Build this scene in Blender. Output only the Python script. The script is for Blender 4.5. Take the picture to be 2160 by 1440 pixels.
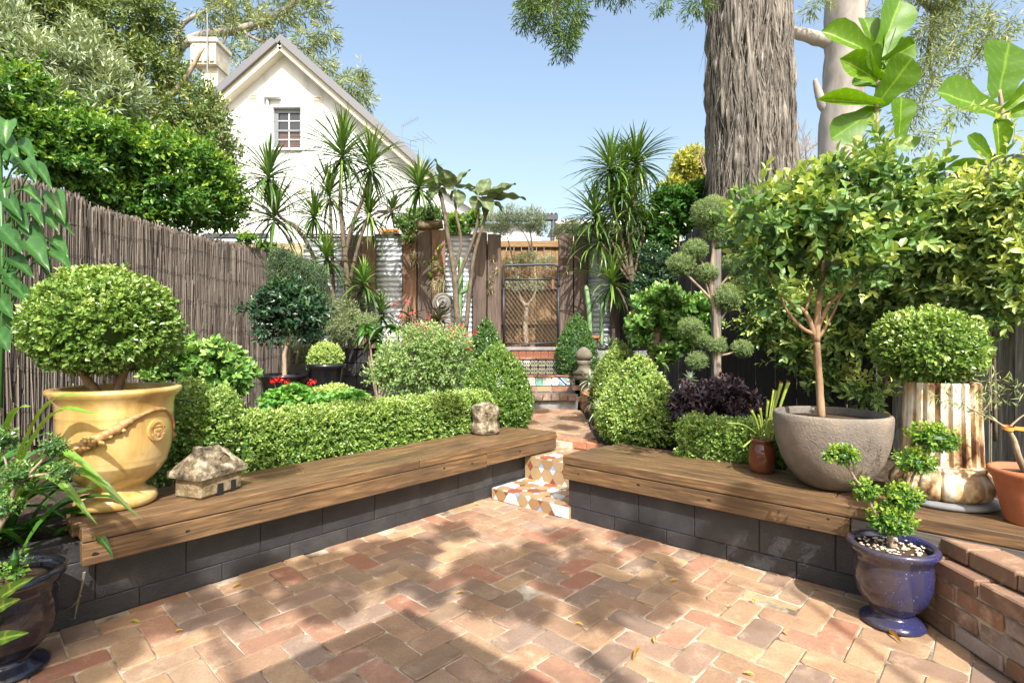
import bpy, math, random
import numpy as np
from mathutils import Vector, Matrix, Euler

sc = bpy.context.scene
for o in list(bpy.data.objects):
    bpy.data.objects.remove(o)
COL = sc.collection
rng = np.random.default_rng(7)
random.seed(7)

# ------------------------------------------------------------------ camera, sky, sun, exposure
F = 1127.0          # focal length in photo pixels
EYE = 1.35          # camera height above the patio
HOR = 715.0         # horizon row
cam = bpy.data.cameras.new('camera')
cam.sensor_width = 36.0
cam.lens = 36.0 * F / 2160.0
cam.shift_y = -5.0 / 2160.0
cam.clip_start = 0.05
cam.clip_end = 3000.0
camo = bpy.data.objects.new('camera', cam)
COL.objects.link(camo)
camo.location = (0, 0, EYE)
camo.rotation_euler = (math.radians(90), 0, 0)
sc.camera = camo

SUN_EL = math.radians(47.0)
SUN_AZ = (0.225, -0.974)        # horizontal direction towards the sun: behind the camera, a little right
wd = bpy.data.worlds.new('World')
sc.world = wd
wd.use_nodes = True
wn = wd.node_tree
wn.nodes.clear()
sky = wn.nodes.new('ShaderNodeTexSky')
sky.sky_type = 'NISHITA'
sky.sun_disc = False
sky.sun_elevation = SUN_EL
sky.sun_rotation = math.atan2(SUN_AZ[0], SUN_AZ[1])
sky.altitude = 20
sky.air_density = 1.35
sky.dust_density = 5.0
sky.ozone_density = 0.0
bg = wn.nodes.new('ShaderNodeBackground')
bg.inputs['Strength'].default_value = 0.15
wo = wn.nodes.new('ShaderNodeOutputWorld')
wn.links.new(sky.outputs[0], bg.inputs['Color'])
wn.links.new(bg.outputs[0], wo.inputs['Surface'])
sun = bpy.data.lights.new('sun', 'SUN')
sun.energy = 4.4
sun.angle = math.radians(0.55)
sun.color = (1.0, 0.97, 0.93)
suno = bpy.data.objects.new('sun', sun)
COL.objects.link(suno)
sd = Vector((SUN_AZ[0] * math.cos(SUN_EL), SUN_AZ[1] * math.cos(SUN_EL), math.sin(SUN_EL)))
suno.rotation_euler = (-sd).to_track_quat('-Z', 'Y').to_euler()
suno.location = (0, -6, 12)
sc.view_settings.view_transform = 'Standard'
sc.view_settings.look = 'None'
sc.view_settings.gamma = 1.0
sc.view_settings.use_curve_mapping = False
sc.view_settings.exposure = 1.0
sc.render.engine = 'CYCLES'
sc.cycles.use_denoising = True
sc.cycles.max_bounces = 7
sc.cycles.transmission_bounces = 4
sc.cycles.transparent_max_bounces = 4

# ------------------------------------------------------------------ helpers
def at(u, v, Y):
    """point seen at photo pixel u, v that lies Y metres deep"""
    return np.array(((u - 1080.0) / F * Y, Y, EYE - (v - HOR) / F * Y))
def on(u, v, z):
    return at(u, v, (EYE - z) * F / (v - HOR))
def lin(r, g, b):
    f = lambda c: (c / 255.0 / 12.92) if c / 255.0 <= 0.04045 else ((c / 255.0 + 0.055) / 1.055) ** 2.4
    return (f(r), f(g), f(b))
def nrm(a):
    a = np.asarray(a, float)
    return a / np.maximum(np.linalg.norm(a, axis=-1, keepdims=True), 1e-9)

WM = {}
def put(o, parent=None, world=None):
    world = world or Matrix.Identity(4)
    COL.objects.link(o)
    WM[o.name] = world
    if parent is not None:
        o.parent = parent
        o.matrix_parent_inverse = WM[parent.name].inverted()
    o.matrix_basis = world
    return o
def tag(o, label=None, cat=None, group=None, kind=None):
    if label: o['label'] = label
    if cat: o['category'] = cat
    if group: o['group'] = group
    if kind: o['kind'] = kind
    return o
def thing(name, label, cat, loc, group=None):
    o = bpy.data.objects.new(name, None)
    o.empty_display_size = 0.1
    put(o, None, Matrix.Translation(Vector([float(c) for c in loc])))
    return tag(o, label, cat, group)
def inst(name, me, parent, world, color=None):
    o = bpy.data.objects.new(name, me)
    if color is not None: o.color = (*color, 1.0)
    return put(o, parent, world)
def frame(origin, x, y, z):
    m = Matrix.Identity(4)
    for i, c in enumerate((x, y, z, origin)):
        for k in range(3): m[k][i] = float(c[k])
    return m

def brick_shape(g, c, size, ax=None, tint=.5, seed=None):
    """paving brick: rounded, slightly irregular outline, soft arris on the top"""
    r = np.random.default_rng(seed) if seed is not None else rng
    hx, hy, hz = [q / 2 for q in size]; k = r.uniform(.008, .016, 4); P = []
    for i, (sx, sy) in enumerate(((1, 1), (-1, 1), (-1, -1), (1, -1))):
        a = (sx * hx, sy * (hy - k[i])); b = (sx * (hx - k[i] * 1.2), sy * hy)
        P += [a, b] if sx * sy > 0 else [b, a]
    P = np.array(P) + r.normal(0, .0015, (8, 2)); n = 8; e = r.uniform(.004, .007)
    Pi = P * (1 - e / np.maximum(np.abs(P), .02))
    V = np.concatenate([np.c_[P, np.full(n, -hz)], np.c_[P, np.full(n, hz - e * .8)], np.c_[Pi, np.full(n, hz) + r.normal(0, .0006, n)]])
    q = [(j + i, j + (i + 1) % n, j + n + (i + 1) % n, j + n + i) for j in (0, n) for i in range(n)]
    if ax is not None: V = V @ np.asarray(ax, float)
    g.add(V + np.asarray(c, float), [q, [list(range(2 * n, 3 * n))]], tint)
    return g
class G:
    def __init__(s):
        s.v = []; s.f = []; s.t = []; s.n = 0
    def add(s, V, faces, tint=0.5):
        V = np.asarray(V, float).reshape(-1, 3)
        for fk in faces:
            fk = np.asarray(fk, int)
            if fk.size: s.f.append(fk + s.n)
        s.v.append(V)
        s.t.append(np.broadcast_to(np.asarray(tint, float), (len(V),)))
        s.n += len(V)
    def mesh(s, name, mat, smooth=False):
        me = bpy.data.meshes.new(name)
        V = np.concatenate(s.v)
        me.vertices.add(len(V))
        me.vertices.foreach_set('co', V.astype(np.float32).ravel())
        idx = np.concatenate([f.ravel() for f in s.f]).astype(np.int32)
        tot = np.concatenate([np.full(len(f), f.shape[1]) for f in s.f])
        st = (np.cumsum(tot) - tot).astype(np.int32)
        me.loops.add(len(idx))
        me.loops.foreach_set('vertex_index', idx)
        me.polygons.add(len(tot))
        me.polygons.foreach_set('loop_start', st)
        me.polygons.foreach_set('use_smooth', np.full(len(tot), bool(smooth)))
        me.update(calc_edges=True)
        a = me.attributes.new('tint', 'FLOAT', 'POINT')
        a.data.foreach_set('value', np.concatenate(s.t).astype(np.float32))
        if mat: me.materials.append(mat)
        return me
    def build(s, name, mat, parent=None, smooth=False, world=None, color=None):
        o = bpy.data.objects.new(name, s.mesh(name, mat, smooth))
        if color is not None: o.color = (*color, 1.0)
        return put(o, parent, world)
    # --- shapes
    def box(s, c, size, ax=None, tint=0.5):
        h = np.asarray(size, float) / 2
        S = np.array([(x, y, z) for x in (-1, 1) for y in (-1, 1) for z in (-1, 1)], float) * h
        if ax is not None: S = S @ np.asarray(ax, float)
        s.add(S + np.asarray(c, float), [[(0, 1, 3, 2), (4, 6, 7, 5), (0, 4, 5, 1), (2, 3, 7, 6), (0, 2, 6, 4), (1, 5, 7, 3)]], tint)
        return s
    def cbox(s, c, size, ch, ax=None, tint=0.5, jit=0.0, seed=None):
        """box with chamfered edges; jit roughens the corners"""
        r = np.random.default_rng(seed) if seed is not None else rng
        h = np.asarray(size, float) / 2
        ch = min(ch, h.min() * 0.9)
        V = []; ids = {}
        for x in (-1, 1):
            for y in (-1, 1):
                for z in (-1, 1):
                    sg = np.array((x, y, z), float)
                    j = r.normal(0, 1, 3) * jit
                    for a in range(3):
                        p = sg * (h - ch); p[a] = sg[a] * h[a]
                        ids[(x, y, z, a)] = len(V); V.append(p + j)
        q = []; t = []
        for a in range(3):
            b, c2 = (a + 1) % 3, (a + 2) % 3
            for sg in (-1, 1):
                k = []
                for sb, sc2 in ((-1, -1), (1, -1), (1, 1), (-1, 1)):
                    key = [0, 0, 0]; key[a] = sg; key[b] = sb; key[c2] = sc2
                    k.append(ids[(*key, a)])
                q.append(k if sg > 0 else k[::-1])
            for sb in (-1, 1):
                for sc2 in (-1, 1):
                    k = []
                    for sg in (-1, 1):
                        key = [0, 0, 0]; key[a] = sg; key[b] = sb; key[c2] = sc2
                        k.append((ids[(*key, b)], ids[(*key, c2)]))
                    f = [k[0][0], k[1][0], k[1][1], k[0][1]]
                    q.append(f if sb * sc2 < 0 else f[::-1])
        for x in (-1, 1):
            for y in (-1, 1):
                for z in (-1, 1):
                    f = [ids[(x, y, z, a)] for a in range(3)]
                    t.append(f if x * y * z > 0 else f[::-1])
        V = np.array(V)
        if ax is not None: V = V @ np.asarray(ax, float)
        s.add(V + np.asarray(c, float), [q, t], tint)
        return s
    def tube(s, pts, rad, k=8, tint=0.5, cap=True, wob=0.0):
        P = np.asarray(pts, float)
        n = len(P)
        R = np.broadcast_to(np.asarray(rad, float), (n,))
        T = np.gradient(P, axis=0); T = nrm(T)
        ref = np.array((0.31, 0.17, 0.93)) if abs(T[0, 2]) < 0.8 else np.array((1.0, 0.2, 0.0))
        A = nrm(np.cross(T[0], ref)); V = []
        ang = np.arange(k) * 2 * math.pi / k
        for i in range(n):
            A = A - T[i] * np.dot(A, T[i]); A = nrm(A); B = np.cross(T[i], A)
            r = R[i] * (1 + (rng.normal(0, wob, k) if wob else 0))
            V.append(P[i] + np.outer(np.cos(ang) * r, A) + np.outer(np.sin(ang) * r, B))
        V = np.concatenate(V)
        i = np.arange(n - 1)[:, None] * k; j = np.arange(k)[None, :]; j2 = (j + 1) % k
        q = np.stack([i + j, i + j2, i + k + j2, i + k + j], -1).reshape(-1, 4)
        fs = [q]
        if cap: fs += [[list(range(k))[::-1]], [list(range((n - 1) * k, n * k))]]
        s.add(V, fs, tint)
        return s
    def lathe(s, prof, c=(0, 0, 0), k=48, mod=None, tint=0.5, cap=True):
        P = np.asarray(prof, float); n = len(P)
        th = np.arange(k) * 2 * math.pi / k
        V = np.zeros((n, k, 3))
        for i in range(n):
            r = P[i, 0] * (mod(th, P[i, 1]) if mod else 1.0)
            V[i, :, 0] = np.cos(th) * r; V[i, :, 1] = np.sin(th) * r; V[i, :, 2] = P[i, 1]
        i = np.arange(n - 1)[:, None] * k; j = np.arange(k)[None, :]; j2 = (j + 1) % k
        q = np.stack([i + j, i + j2, i + k + j2, i + k + j], -1).reshape(-1, 4)
        fs = [q]
        if cap: fs += [[list(range(k))[::-1]], [list(range((n - 1) * k, n * k))]]
        s.add(V.reshape(-1, 3) + np.asarray(c, float), fs, tint)
        return s
    def prism(s, poly, o, x, y, z, d0, d1, tint=0.5):
        """polygon in the plane o,x,y pushed from d0 to d1 along z"""
        p = np.asarray(poly, float); n = len(p)
        o, x, y, z = [np.asarray(a, float) for a in (o, x, y, z)]
        b = o + p[:, :1] * x + p[:, 1:2] * y
        V = np.concatenate([b + z * d0, b + z * d1])
        q = [(i, (i + 1) % n, n + (i + 1) % n, n + i) for i in range(n)]
        s.add(V, [q, [list(range(n))[::-1]], [list(range(n, 2 * n))]], tint)
        return s
    def leaves(s, P, N, T, L, W, kind='d', tint=0.5, fold=0.18, curl=0.0):
        P = np.asarray(P, float); m = len(P)
        T = nrm(T); B = nrm(np.cross(N, T)); Nn = np.cross(T, B)
        L = np.broadcast_to(np.asarray(L, float), (m,))[:, None]; W = np.broadcast_to(np.asarray(W, float), (m,))[:, None]
        if kind == 'd':
            tpl = [(0, 0, 0), (.45, .5, fold), (1, 0, -curl), (.45, -.5, fold)]
            fs = [[(0, 2, 1), (0, 3, 2)]]
        elif kind == 'q':
            tpl = [(0, 0, 0), (.55, .5, fold), (1, 0, 0), (.55, -.5, fold)]
            fs = [[(0, 3, 2, 1)]]
        else:
            tpl = [(0, 0, 0), (.28, .42, fold), (.3, 0, 0), (.28, -.42, fold), (.68, .42, fold - curl * .5), (.7, 0, -curl * .5), (.68, -.42, fold - curl * .5), (1, 0, -curl)]
            fs = [[(0, 2, 1), (0, 3, 2), (4, 5, 7), (5, 6, 7)], [(1, 2, 5, 4), (2, 3, 6, 5)]]
        k = len(tpl)
        V = np.stack([P + T * L * a + B * W * b + Nn * (W * c if c >= 0 else L * c) for a, b, c in tpl], 1)
        off = (np.arange(m) * k)[:, None, None]
        s.add(V.reshape(-1, 3), [(np.asarray(f)[None] + off).reshape(-1, len(f[0])) for f in fs],
              np.repeat(np.broadcast_to(np.asarray(tint, float), (m,)), k))
        return s
    def strap(s, P, W, up, tint=0.5, fold=0.25, arch=None):
        """long leaf along the points P, width W (array), folded on its midrib"""
        P = np.asarray(P, float); n = len(P)
        T = nrm(np.gradient(P, axis=0)); B = nrm(np.cross(np.broadcast_to(up, (n, 3)), T)); Nn = np.cross(T, B)
        W = np.asarray(W, float)[:, None]
        V = np.stack([P + B * W / 2 + Nn * W * fold, P, P - B * W / 2 + Nn * W * fold], 1).reshape(-1, 3)
        i = np.arange(n - 1) * 3
        q = np.concatenate([np.stack([i, i + 3, i + 4, i + 1], 1), np.stack([i + 1, i + 4, i + 5, i + 2], 1)])
        s.add(V, [q], tint)
        return s

def rdir(n):
    return nrm(rng.normal(0, 1, (n, 3)))
def sprigs(g, P, S, k, ln, L, W, kind='d', t0=0.5, tv=0.15, up=0.5, fold=0.18, curl=0.0, tip=0.15, spread=0.9, lv=0.2):
    """k leaves on each short stem that starts at P and grows along S"""
    P = np.asarray(P, float); S = nrm(S); M = len(P)
    j = np.arange(k)
    a = nrm(np.cross(S, rdir(M))); b = np.cross(S, a)
    ph = rng.uniform(0, 6.28, M)[:, None] + j[None] * 2.4
    rad = np.cos(ph)[..., None] * a[:, None] + np.sin(ph)[..., None] * b[:, None]
    Q = P[:, None] + S[:, None] * (ln * (j / max(k - 1, 1)))[None, :, None]
    fw = (0.25 + 0.9 * j / max(k - 1, 1))[None, :, None]
    T = nrm(S[:, None] * fw + rad * spread)
    N = nrm(S[:, None] * 0.8 + rdir(M * k).reshape(M, k, 3) * 0.35 + np.array((0, 0, up)))
    sz = rng.uniform(1 - lv, 1 + lv, (M, k)).ravel()
    t = np.clip(np.broadcast_to(np.asarray(t0, float), (M,))[:, None] + rng.normal(0, tv, (M, 1)) + rng.normal(0, tv * .6, (M, k)) + tip * (j / max(k - 1, 1) - .5)[None], 0, 1)
    g.leaves(Q.reshape(-1, 3), N.reshape(-1, 3), T.reshape(-1, 3), L * sz, W * sz, kind, t.ravel(), fold, curl)
def lump(D, seed, amp=0.16, f=3.0):
    r = np.random.default_rng(seed)
    o = np.zeros(len(D))
    for i in range(5):
        o += np.sin(D @ (r.normal(0, 1, 3) * f * (1 + .5 * i)) + r.uniform(0, 6.28)) / (1 + .4 * i)
    return 1 + amp * o / 2.2
def clumps(cl, n, inner=0.5, amp=0.16, seed=1, ymin=None):
    """points and outward directions through a set of ellipsoids (c, r)"""
    A = np.array([max(r[0] * r[1], 1e-4) + r[0] * r[2] + r[1] * r[2] for c, r in cl]); A = A / A.sum()
    PP, DD = [], []
    for i, (c, r) in enumerate(cl):
        m = max(3, int(n * A[i])); D = rdir(m)
        q = rng.uniform(inner ** 2, 1, m) ** 0.5 * lump(D, seed + i, amp)
        PP.append(np.asarray(c) + D * q[:, None] * np.asarray(r)); DD.append(nrm(D / np.asarray(r)))
    return np.concatenate(PP), np.concatenate(DD)
def cpx(u, v, Y, a, b, d):
    """a clump: centre at pixel u, v at depth Y; radii a, b photo pixels; d metres deep"""
    k = Y / F; tx, tz = (u - 1080) / F, (v - HOR) / F      # depth of the clump also widens it off the axis
    return (at(u, v, Y), (max(a * a * k * k - (tx * d) ** 2, (.55 * a * k) ** 2) ** .5, d, max(b * b * k * k - (tz * d) ** 2, (.55 * b * k) ** 2) ** .5))
def curve(pts, n=12):
    """smooth path through points (Catmull-Rom)"""
    P = np.asarray(pts, float)
    P = np.concatenate([[2 * P[0] - P[1]], P, [2 * P[-1] - P[-2]]])
    out = []
    for i in range(1, len(P) - 2):
        for t in np.linspace(0, 1, n, endpoint=False):
            a, b, c, d = P[i - 1], P[i], P[i + 1], P[i + 2]
            out.append(0.5 * (2 * b + (c - a) * t + (2 * a - 5 * b + 4 * c - d) * t * t + (3 * b - a - 3 * c + d) * t ** 3))
    out.append(P[-2])
    return np.array(out)

# ------------------------------------------------------------------ materials
def node_mat(name):
    m = bpy.data.materials.new(name); m.use_nodes = True
    nt = m.node_tree; nt.nodes.clear()
    out = nt.nodes.new('ShaderNodeOutputMaterial')
    return m, nt, out
class NT:
    def __init__(s, nt): s.nt = nt
    def n(s, t, **kw):
        x = s.nt.nodes.new(t)
        for k, v in kw.items(): setattr(x, k, v)
        return x
    def l(s, a, b): s.nt.links.new(a, b)
    def val(s, sock, v):
        if hasattr(v, 'is_linked') or hasattr(v, 'links'): s.l(v, sock)
        else: sock.default_value = v
    def m(s, op, a, b=0.0, c=None):
        x = s.n('ShaderNodeMath', operation=op)
        s.val(x.inputs[0], a); s.val(x.inputs[1], b)
        if c is not None: s.val(x.inputs[2], c)
        return x.outputs[0]
    def mix(s, f, a, b, blend='MIX'):
        x = s.n('ShaderNodeMix', data_type='RGBA', blend_type=blend)
        s.val(x.inputs[0], f)
        for i, v in ((6, a), (7, b)):
            if isinstance(v, tuple): v = (*v[:3], 1.0)
            s.val(x.inputs[i], v)
        return x.outputs[2]
    def noise(s, vec, scale, detail=4.0, rough=0.55, dist=0.0):
        x = s.n('ShaderNodeTexNoise')
        if vec is not None: s.l(vec, x.inputs['Vector'])
        x.inputs['Scale'].default_value = scale; x.inputs['Detail'].default_value = detail
        x.inputs['Roughness'].default_value = rough; x.inputs['Distortion'].default_value = dist
        return x.outputs[0]
    def mapv(s, vec, scale=(1, 1, 1), loc=None):
        x = s.n('ShaderNodeMapping')
        s.l(vec, x.inputs['Vector']); x.inputs['Scale'].default_value = scale
        if loc is not None: s.val(x.inputs['Location'], loc)
        return x.outputs[0]
    def ramp(s, f, stops, interp='LINEAR'):
        x = s.n('ShaderNodeValToRGB'); r = x.color_ramp; r.interpolation = interp
        while len(r.elements) < len(stops): r.elements.new(0.5)
        for e, (p, c) in zip(r.elements, stops):
            e.position = p; e.color = (*c[:3], 1.0) if isinstance(c, tuple) else (c, c, c, 1.0)
        s.l(f, x.inputs[0])
        return x.outputs[0]
    def bump(s, h, strength=0.4, dist=0.01):
        x = s.n('ShaderNodeBump'); x.inputs['Strength'].default_value = strength; x.inputs['Distance'].default_value = dist
        s.l(h, x.inputs['Height'])
        return x.outputs[0]
    def bsdf(s, col, rough=0.6, normal=None, **kw):
        x = s.n('ShaderNodeBsdfPrincipled')
        s.val(x.inputs['Base Color'], (*col[:3], 1.0) if isinstance(col, tuple) else col)
        s.val(x.inputs['Roughness'], rough)
        for k, v in kw.items(): s.val(x.inputs[k.replace('_', ' ')], v)
        if normal is not None: s.l(normal, x.inputs['Normal'])
        return x.outputs[0]
def objcoord(N, rnd=True):
    tc = N.n('ShaderNodeTexCoord')
    if not rnd: return tc.outputs['Object']
    oi = N.n('ShaderNodeObjectInfo')
    a = N.n('ShaderNodeVectorMath', operation='ADD'); N.l(tc.outputs['Object'], a.inputs[0])
    c = N.n('ShaderNodeCombineXYZ')
    for i, k in enumerate((37.0, 91.0, 53.0)): N.l(N.m('MULTIPLY', oi.outputs['Random'], k), c.inputs[i])
    N.l(c.outputs[0], a.inputs[1])
    return a.outputs[0]
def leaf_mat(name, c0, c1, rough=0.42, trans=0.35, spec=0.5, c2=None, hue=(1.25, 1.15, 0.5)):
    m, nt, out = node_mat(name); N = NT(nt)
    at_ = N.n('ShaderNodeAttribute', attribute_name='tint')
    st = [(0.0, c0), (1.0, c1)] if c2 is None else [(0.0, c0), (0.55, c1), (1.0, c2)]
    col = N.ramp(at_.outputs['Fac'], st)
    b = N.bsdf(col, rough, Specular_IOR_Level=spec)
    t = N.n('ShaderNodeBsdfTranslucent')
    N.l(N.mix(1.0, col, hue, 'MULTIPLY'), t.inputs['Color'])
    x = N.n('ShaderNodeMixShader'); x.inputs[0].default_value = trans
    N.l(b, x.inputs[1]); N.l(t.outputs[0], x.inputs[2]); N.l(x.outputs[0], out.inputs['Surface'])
    return m
def rough_mat(name, c0, c1, scale=8.0, rough=0.8, bump=0.4, dist=0.01, stretch=(1, 1, 1), c2=None, rnd=False, fine=None, spec=0.3, p=(0.3, 0.7), coat=0.0, seed_attr=False):
    """two- or three-tone noisy surface with relief"""
    m, nt, out = node_mat(name); N = NT(nt)
    v = N.mapv(objcoord(N, rnd), stretch)
    f = N.noise(v, scale, 6.0, 0.6)
    col = N.ramp(f, [(p[0], c0), (p[1], c1)] if c2 is None else [(p[0], c0), ((p[0] + p[1]) / 2, c1), (p[1], c2)])
    if seed_attr:
        at_ = N.n('ShaderNodeAttribute', attribute_name='tint')
        k = N.m('ADD', N.m('MULTIPLY', at_.outputs['Fac'], 0.9), 0.55)
        cc = N.n('ShaderNodeCombineXYZ')
        for i in range(3): N.l(k, cc.inputs[i])
        col = N.mix(1.0, col, cc.outputs[0], 'MULTIPLY')
    h = N.noise(v, (fine or scale * 6), 5.0, 0.65)
    b = N.bsdf(col, rough, N.bump(h, bump, dist), Specular_IOR_Level=spec, Coat_Weight=coat)
    N.l(b, out.inputs['Surface'])
    return m
def tint_mat(name, base0, base1, rough=0.7):
    m, nt, out = node_mat(name); N = NT(nt)
    a = N.n('ShaderNodeAttribute', attribute_name='tint')
    f = N.noise(objcoord(N, False), 30.0, 4.0)
    col = N.mix(N.m('MULTIPLY', f, 0.35), N.ramp(a.outputs['Fac'], [(0, base0), (1, base1)]), tuple(c * .45 for c in base0))
    N.l(N.bsdf(col, rough, Specular_IOR_Level=.25), out.inputs['Surface'])
    return m
def flat_mat(name, col, rough=0.5, metal=0.0, spec=0.5, coat=0.0):
    m, nt, out = node_mat(name); N = NT(nt)
    f = N.noise(objcoord(N, True), 14.0, 5.0)
    c = N.mix(N.m('MULTIPLY', f, 0.4), tuple(col), tuple(x * .72 for x in col))
    N.l(N.bsdf(c, rough, Metallic=metal, Specular_IOR_Level=spec, Coat_Weight=coat), out.inputs['Surface'])
    return m
def brick_mat(name, use_attr=False, worn=1.0):
    """fired clay: the object's own colour, smoke-dark patches, pale bloom, grit"""
    m, nt, out = node_mat(name); N = NT(nt)
    if use_attr:
        a = N.n('ShaderNodeAttribute', attribute_name='tint')
        base = N.ramp(a.outputs['Fac'], [(0, lin(160, 130, 110)), (.3, lin(180, 140, 114)), (.5, lin(188, 152, 122)), (.75, lin(172, 140, 116)), (1, lin(150, 126, 112))])
        v = N.n('ShaderNodeTexCoord').outputs['Object']
    else:
        oi = N.n('ShaderNodeObjectInfo'); base = oi.outputs['Color']; v = objcoord(N)
    big = N.noise(v, 5.5, 3.0, 0.5)
    dark = N.ramp(big, [(0.5, 0.0), (0.72, 1.0)])
    c = N.mix(N.m('MULTIPLY', dark, 0.62 * worn), base, lin(112, 88, 70))
    pale = N.ramp(N.noise(v, 8.0, 5.0, 0.65, 0.4), [(0.54, 0.0), (0.75, 1.0)])
    c = N.mix(N.m('MULTIPLY', pale, 0.55 * worn), c, lin(204, 178, 148))
    gp = N.n('ShaderNodeNewGeometry').outputs['Position']
    grime = N.ramp(N.noise(gp, 2.3, 6.0, 0.62, 0.5), [(0.45, 0.0), (0.68, 1.0)])
    c = N.mix(N.m('MULTIPLY', grime, 0.5 * worn), c, lin(112, 90, 70))
    moss = N.ramp(N.noise(gp, 5.0, 7.0, 0.7), [(0.6, 0.0), (0.72, 1.0)])
    c = N.mix(N.m('MULTIPLY', moss, 0.35), c, lin(104, 94, 66))
    g = N.noise(v, 90.0, 4.0, 0.7)
    c = N.mix(N.m('MULTIPLY', N.ramp(g, [(0.35, 1.0), (0.55, 0.0)]), 0.35), c, lin(110, 84, 70))
    h = N.m('ADD', N.m('MULTIPLY', g, 0.5), N.noise(v, 22.0, 5.0, 0.6))
    N.l(N.bsdf(c, 0.78, N.bump(h, 0.45, 0.006), Specular_IOR_Level=0.3), out.inputs['Surface'])
    return m
def wood_mat(name, c0, c1, c2, rough=0.45, stain=0.6, bump=0.3, grain=(1.2, 22, 22), stain_col=(0.02, 0.016, 0.013)):
    """long timber, grain along the local X axis"""
    m, nt, out = node_mat(name); N = NT(nt)
    v = objcoord(N)
    g = N.noise(N.mapv(v, grain), 3.0, 7.0, 0.62, 0.6)
    big = N.noise(N.mapv(v, (0.9, 3.0, 3.0)), 1.6, 4.0, 0.55)
    c = N.ramp(g, [(0.3, c0), (0.52, c1), (0.74, c2)])
    c = N.mix(N.m('MULTIPLY', N.ramp(big, [(0.46, 0.0), (0.68, 1.0)]), stain), c, stain_col)
    crack = N.ramp(N.noise(N.mapv(v, (0.8, 46, 46)), 2.2, 5.0, 0.7, 0.3), [(0.30, 1.0), (0.36, 0.0)])
    c = N.mix(N.m('MULTIPLY', crack, 0.8), c, (0.012, 0.009, 0.007))
    h = N.m('SUBTRACT', g, crack)
    r = N.m('ADD', N.m('MULTIPLY', big, 0.25), rough - 0.1)
    N.l(N.bsdf(c, r, N.bump(h, bump, 0.006), Specular_IOR_Level=0.4), out.inputs['Surface'])
    return m
def glaze_mat(name, cols, scale=3.0, rough=0.12, stretch=(1, 1, 0.35), speck=None, p=(0.35, 0.68), craze=0.0):
    m, nt, out = node_mat(name); N = NT(nt)
    v = objcoord(N, False)
    f = N.noise(N.mapv(v, stretch), scale, 6.0, 0.6, 0.5)
    n = len(cols)
    c = N.ramp(f, [(p[0] + (p[1] - p[0]) * i / (n - 1), cols[i]) for i in range(n)])
    if speck:
        s = N.ramp(N.noise(v, 170.0, 2.0, 0.5), [(0.69, 0.0), (0.73, 1.0)])
        c = N.mix(N.m('MULTIPLY', s, .8), c, speck)
    if craze:
        d = N.ramp(N.noise(v, 14.0, 6.0, 0.7), [(0.6, 0.0), (0.75, 1.0)])
        c = N.mix(N.m('MULTIPLY', d, craze), c, lin(150, 112, 62))
    h = N.noise(v, 9.0, 3.0)
    N.l(N.bsdf(c, rough, N.bump(h, 0.12, 0.01), Specular_IOR_Level=0.5, Coat_Weight=0.3, Coat_Roughness=0.05), out.inputs['Surface'])
    return m
M = {}
M['brick'] = brick_mat('paving_brick')
M['brick_far'] = brick_mat('paving_brick_rest', True)
M['wallbrick'] = brick_mat('rough_wall_brick', worn=1.3)
M['mortar'] = rough_mat('sand_mortar', lin(104, 90, 74), lin(160, 146, 124), 7, .95, .8, .006, c2=lin(190, 178, 158), fine=90, p=(.36, .62))
M['soil'] = rough_mat('leaf_litter_soil', lin(40, 33, 27), lin(66, 54, 42), 22, .95, .9, .02, c2=lin(98, 82, 62))
M['ground'] = rough_mat('bare_ground', lin(92, 84, 64), lin(120, 112, 84), 3, .95, .5, .03)
M['block'] = rough_mat('black_painted_block', lin(37, 37, 39), lin(50, 50, 52), 5, .5, .8, .005, c2=lin(72, 69, 66), fine=75, rnd=True, spec=.5, p=(.3, .8))
M['bench'] = wood_mat('oiled_hardwood', lin(70, 56, 43), lin(108, 84, 58), lin(150, 118, 82), .36, .6, .35, stain_col=lin(52, 44, 38))
M['bench_grey'] = wood_mat('grey_hardwood', lin(70, 66, 62), lin(108, 102, 96), lin(150, 142, 134), .6, .3, .4)
M['sleeper'] = wood_mat('dark_sleeper', lin(60, 50, 45), lin(88, 74, 65), lin(118, 102, 90), .75, .5, .6, stain_col=lin(44, 36, 34))
M['sleeper_warm'] = wood_mat('warm_sleeper', lin(86, 66, 52), lin(126, 96, 74), lin(160, 126, 98), .75, .55, .6, stain_col=lin(52, 42, 38))
M['paling'] = wood_mat('tan_paling', lin(98, 76, 50), lin(140, 110, 74), lin(170, 138, 98), .75, .2, .3)
M['blackpaling'] = wood_mat('black_stained_paling', lin(30, 28, 30), lin(44, 42, 44), lin(62, 60, 62), .7, .2, .4)
M['greypaling'] = wood_mat('weathered_grey_paling', lin(66, 66, 62), lin(98, 98, 92), lin(134, 132, 124), .85, .2, .5)
M['hole'] = flat_mat('bolt_hole_dark', (.008, .007, .006), .9)
M['iron'] = rough_mat('galvanised_corrugated_iron', lin(168, 176, 184), lin(204, 208, 212), 5, .38, .1, .003, spec=.6)
M['steel'] = flat_mat('dark_gate_pipe', lin(52, 56, 64), .45, .3)
M['wire'] = flat_mat('wire', lin(120, 112, 100), .5, .6)
M['rust'] = flat_mat('rusty_scroll', lin(118, 84, 64), .7)
M['blackwire'] = flat_mat('fence_wire', lin(40, 36, 34), .6, .3)
M['render'] = rough_mat('white_render', lin(172, 174, 174), lin(198, 200, 201), 1.1, .85, .15, .01, fine=60, stretch=(1.4, 1.4, .3), c2=lin(208, 210, 212), p=(.3, .6))
M['trim'] = flat_mat('cream_trim', lin(214, 206, 184), .6)
M['roofmetal'] = flat_mat('grey_roof_metal', lin(108, 109, 112), .5, .2)
M['gutter'] = flat_mat('dark_gutter', lin(62, 66, 76), .45)
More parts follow.
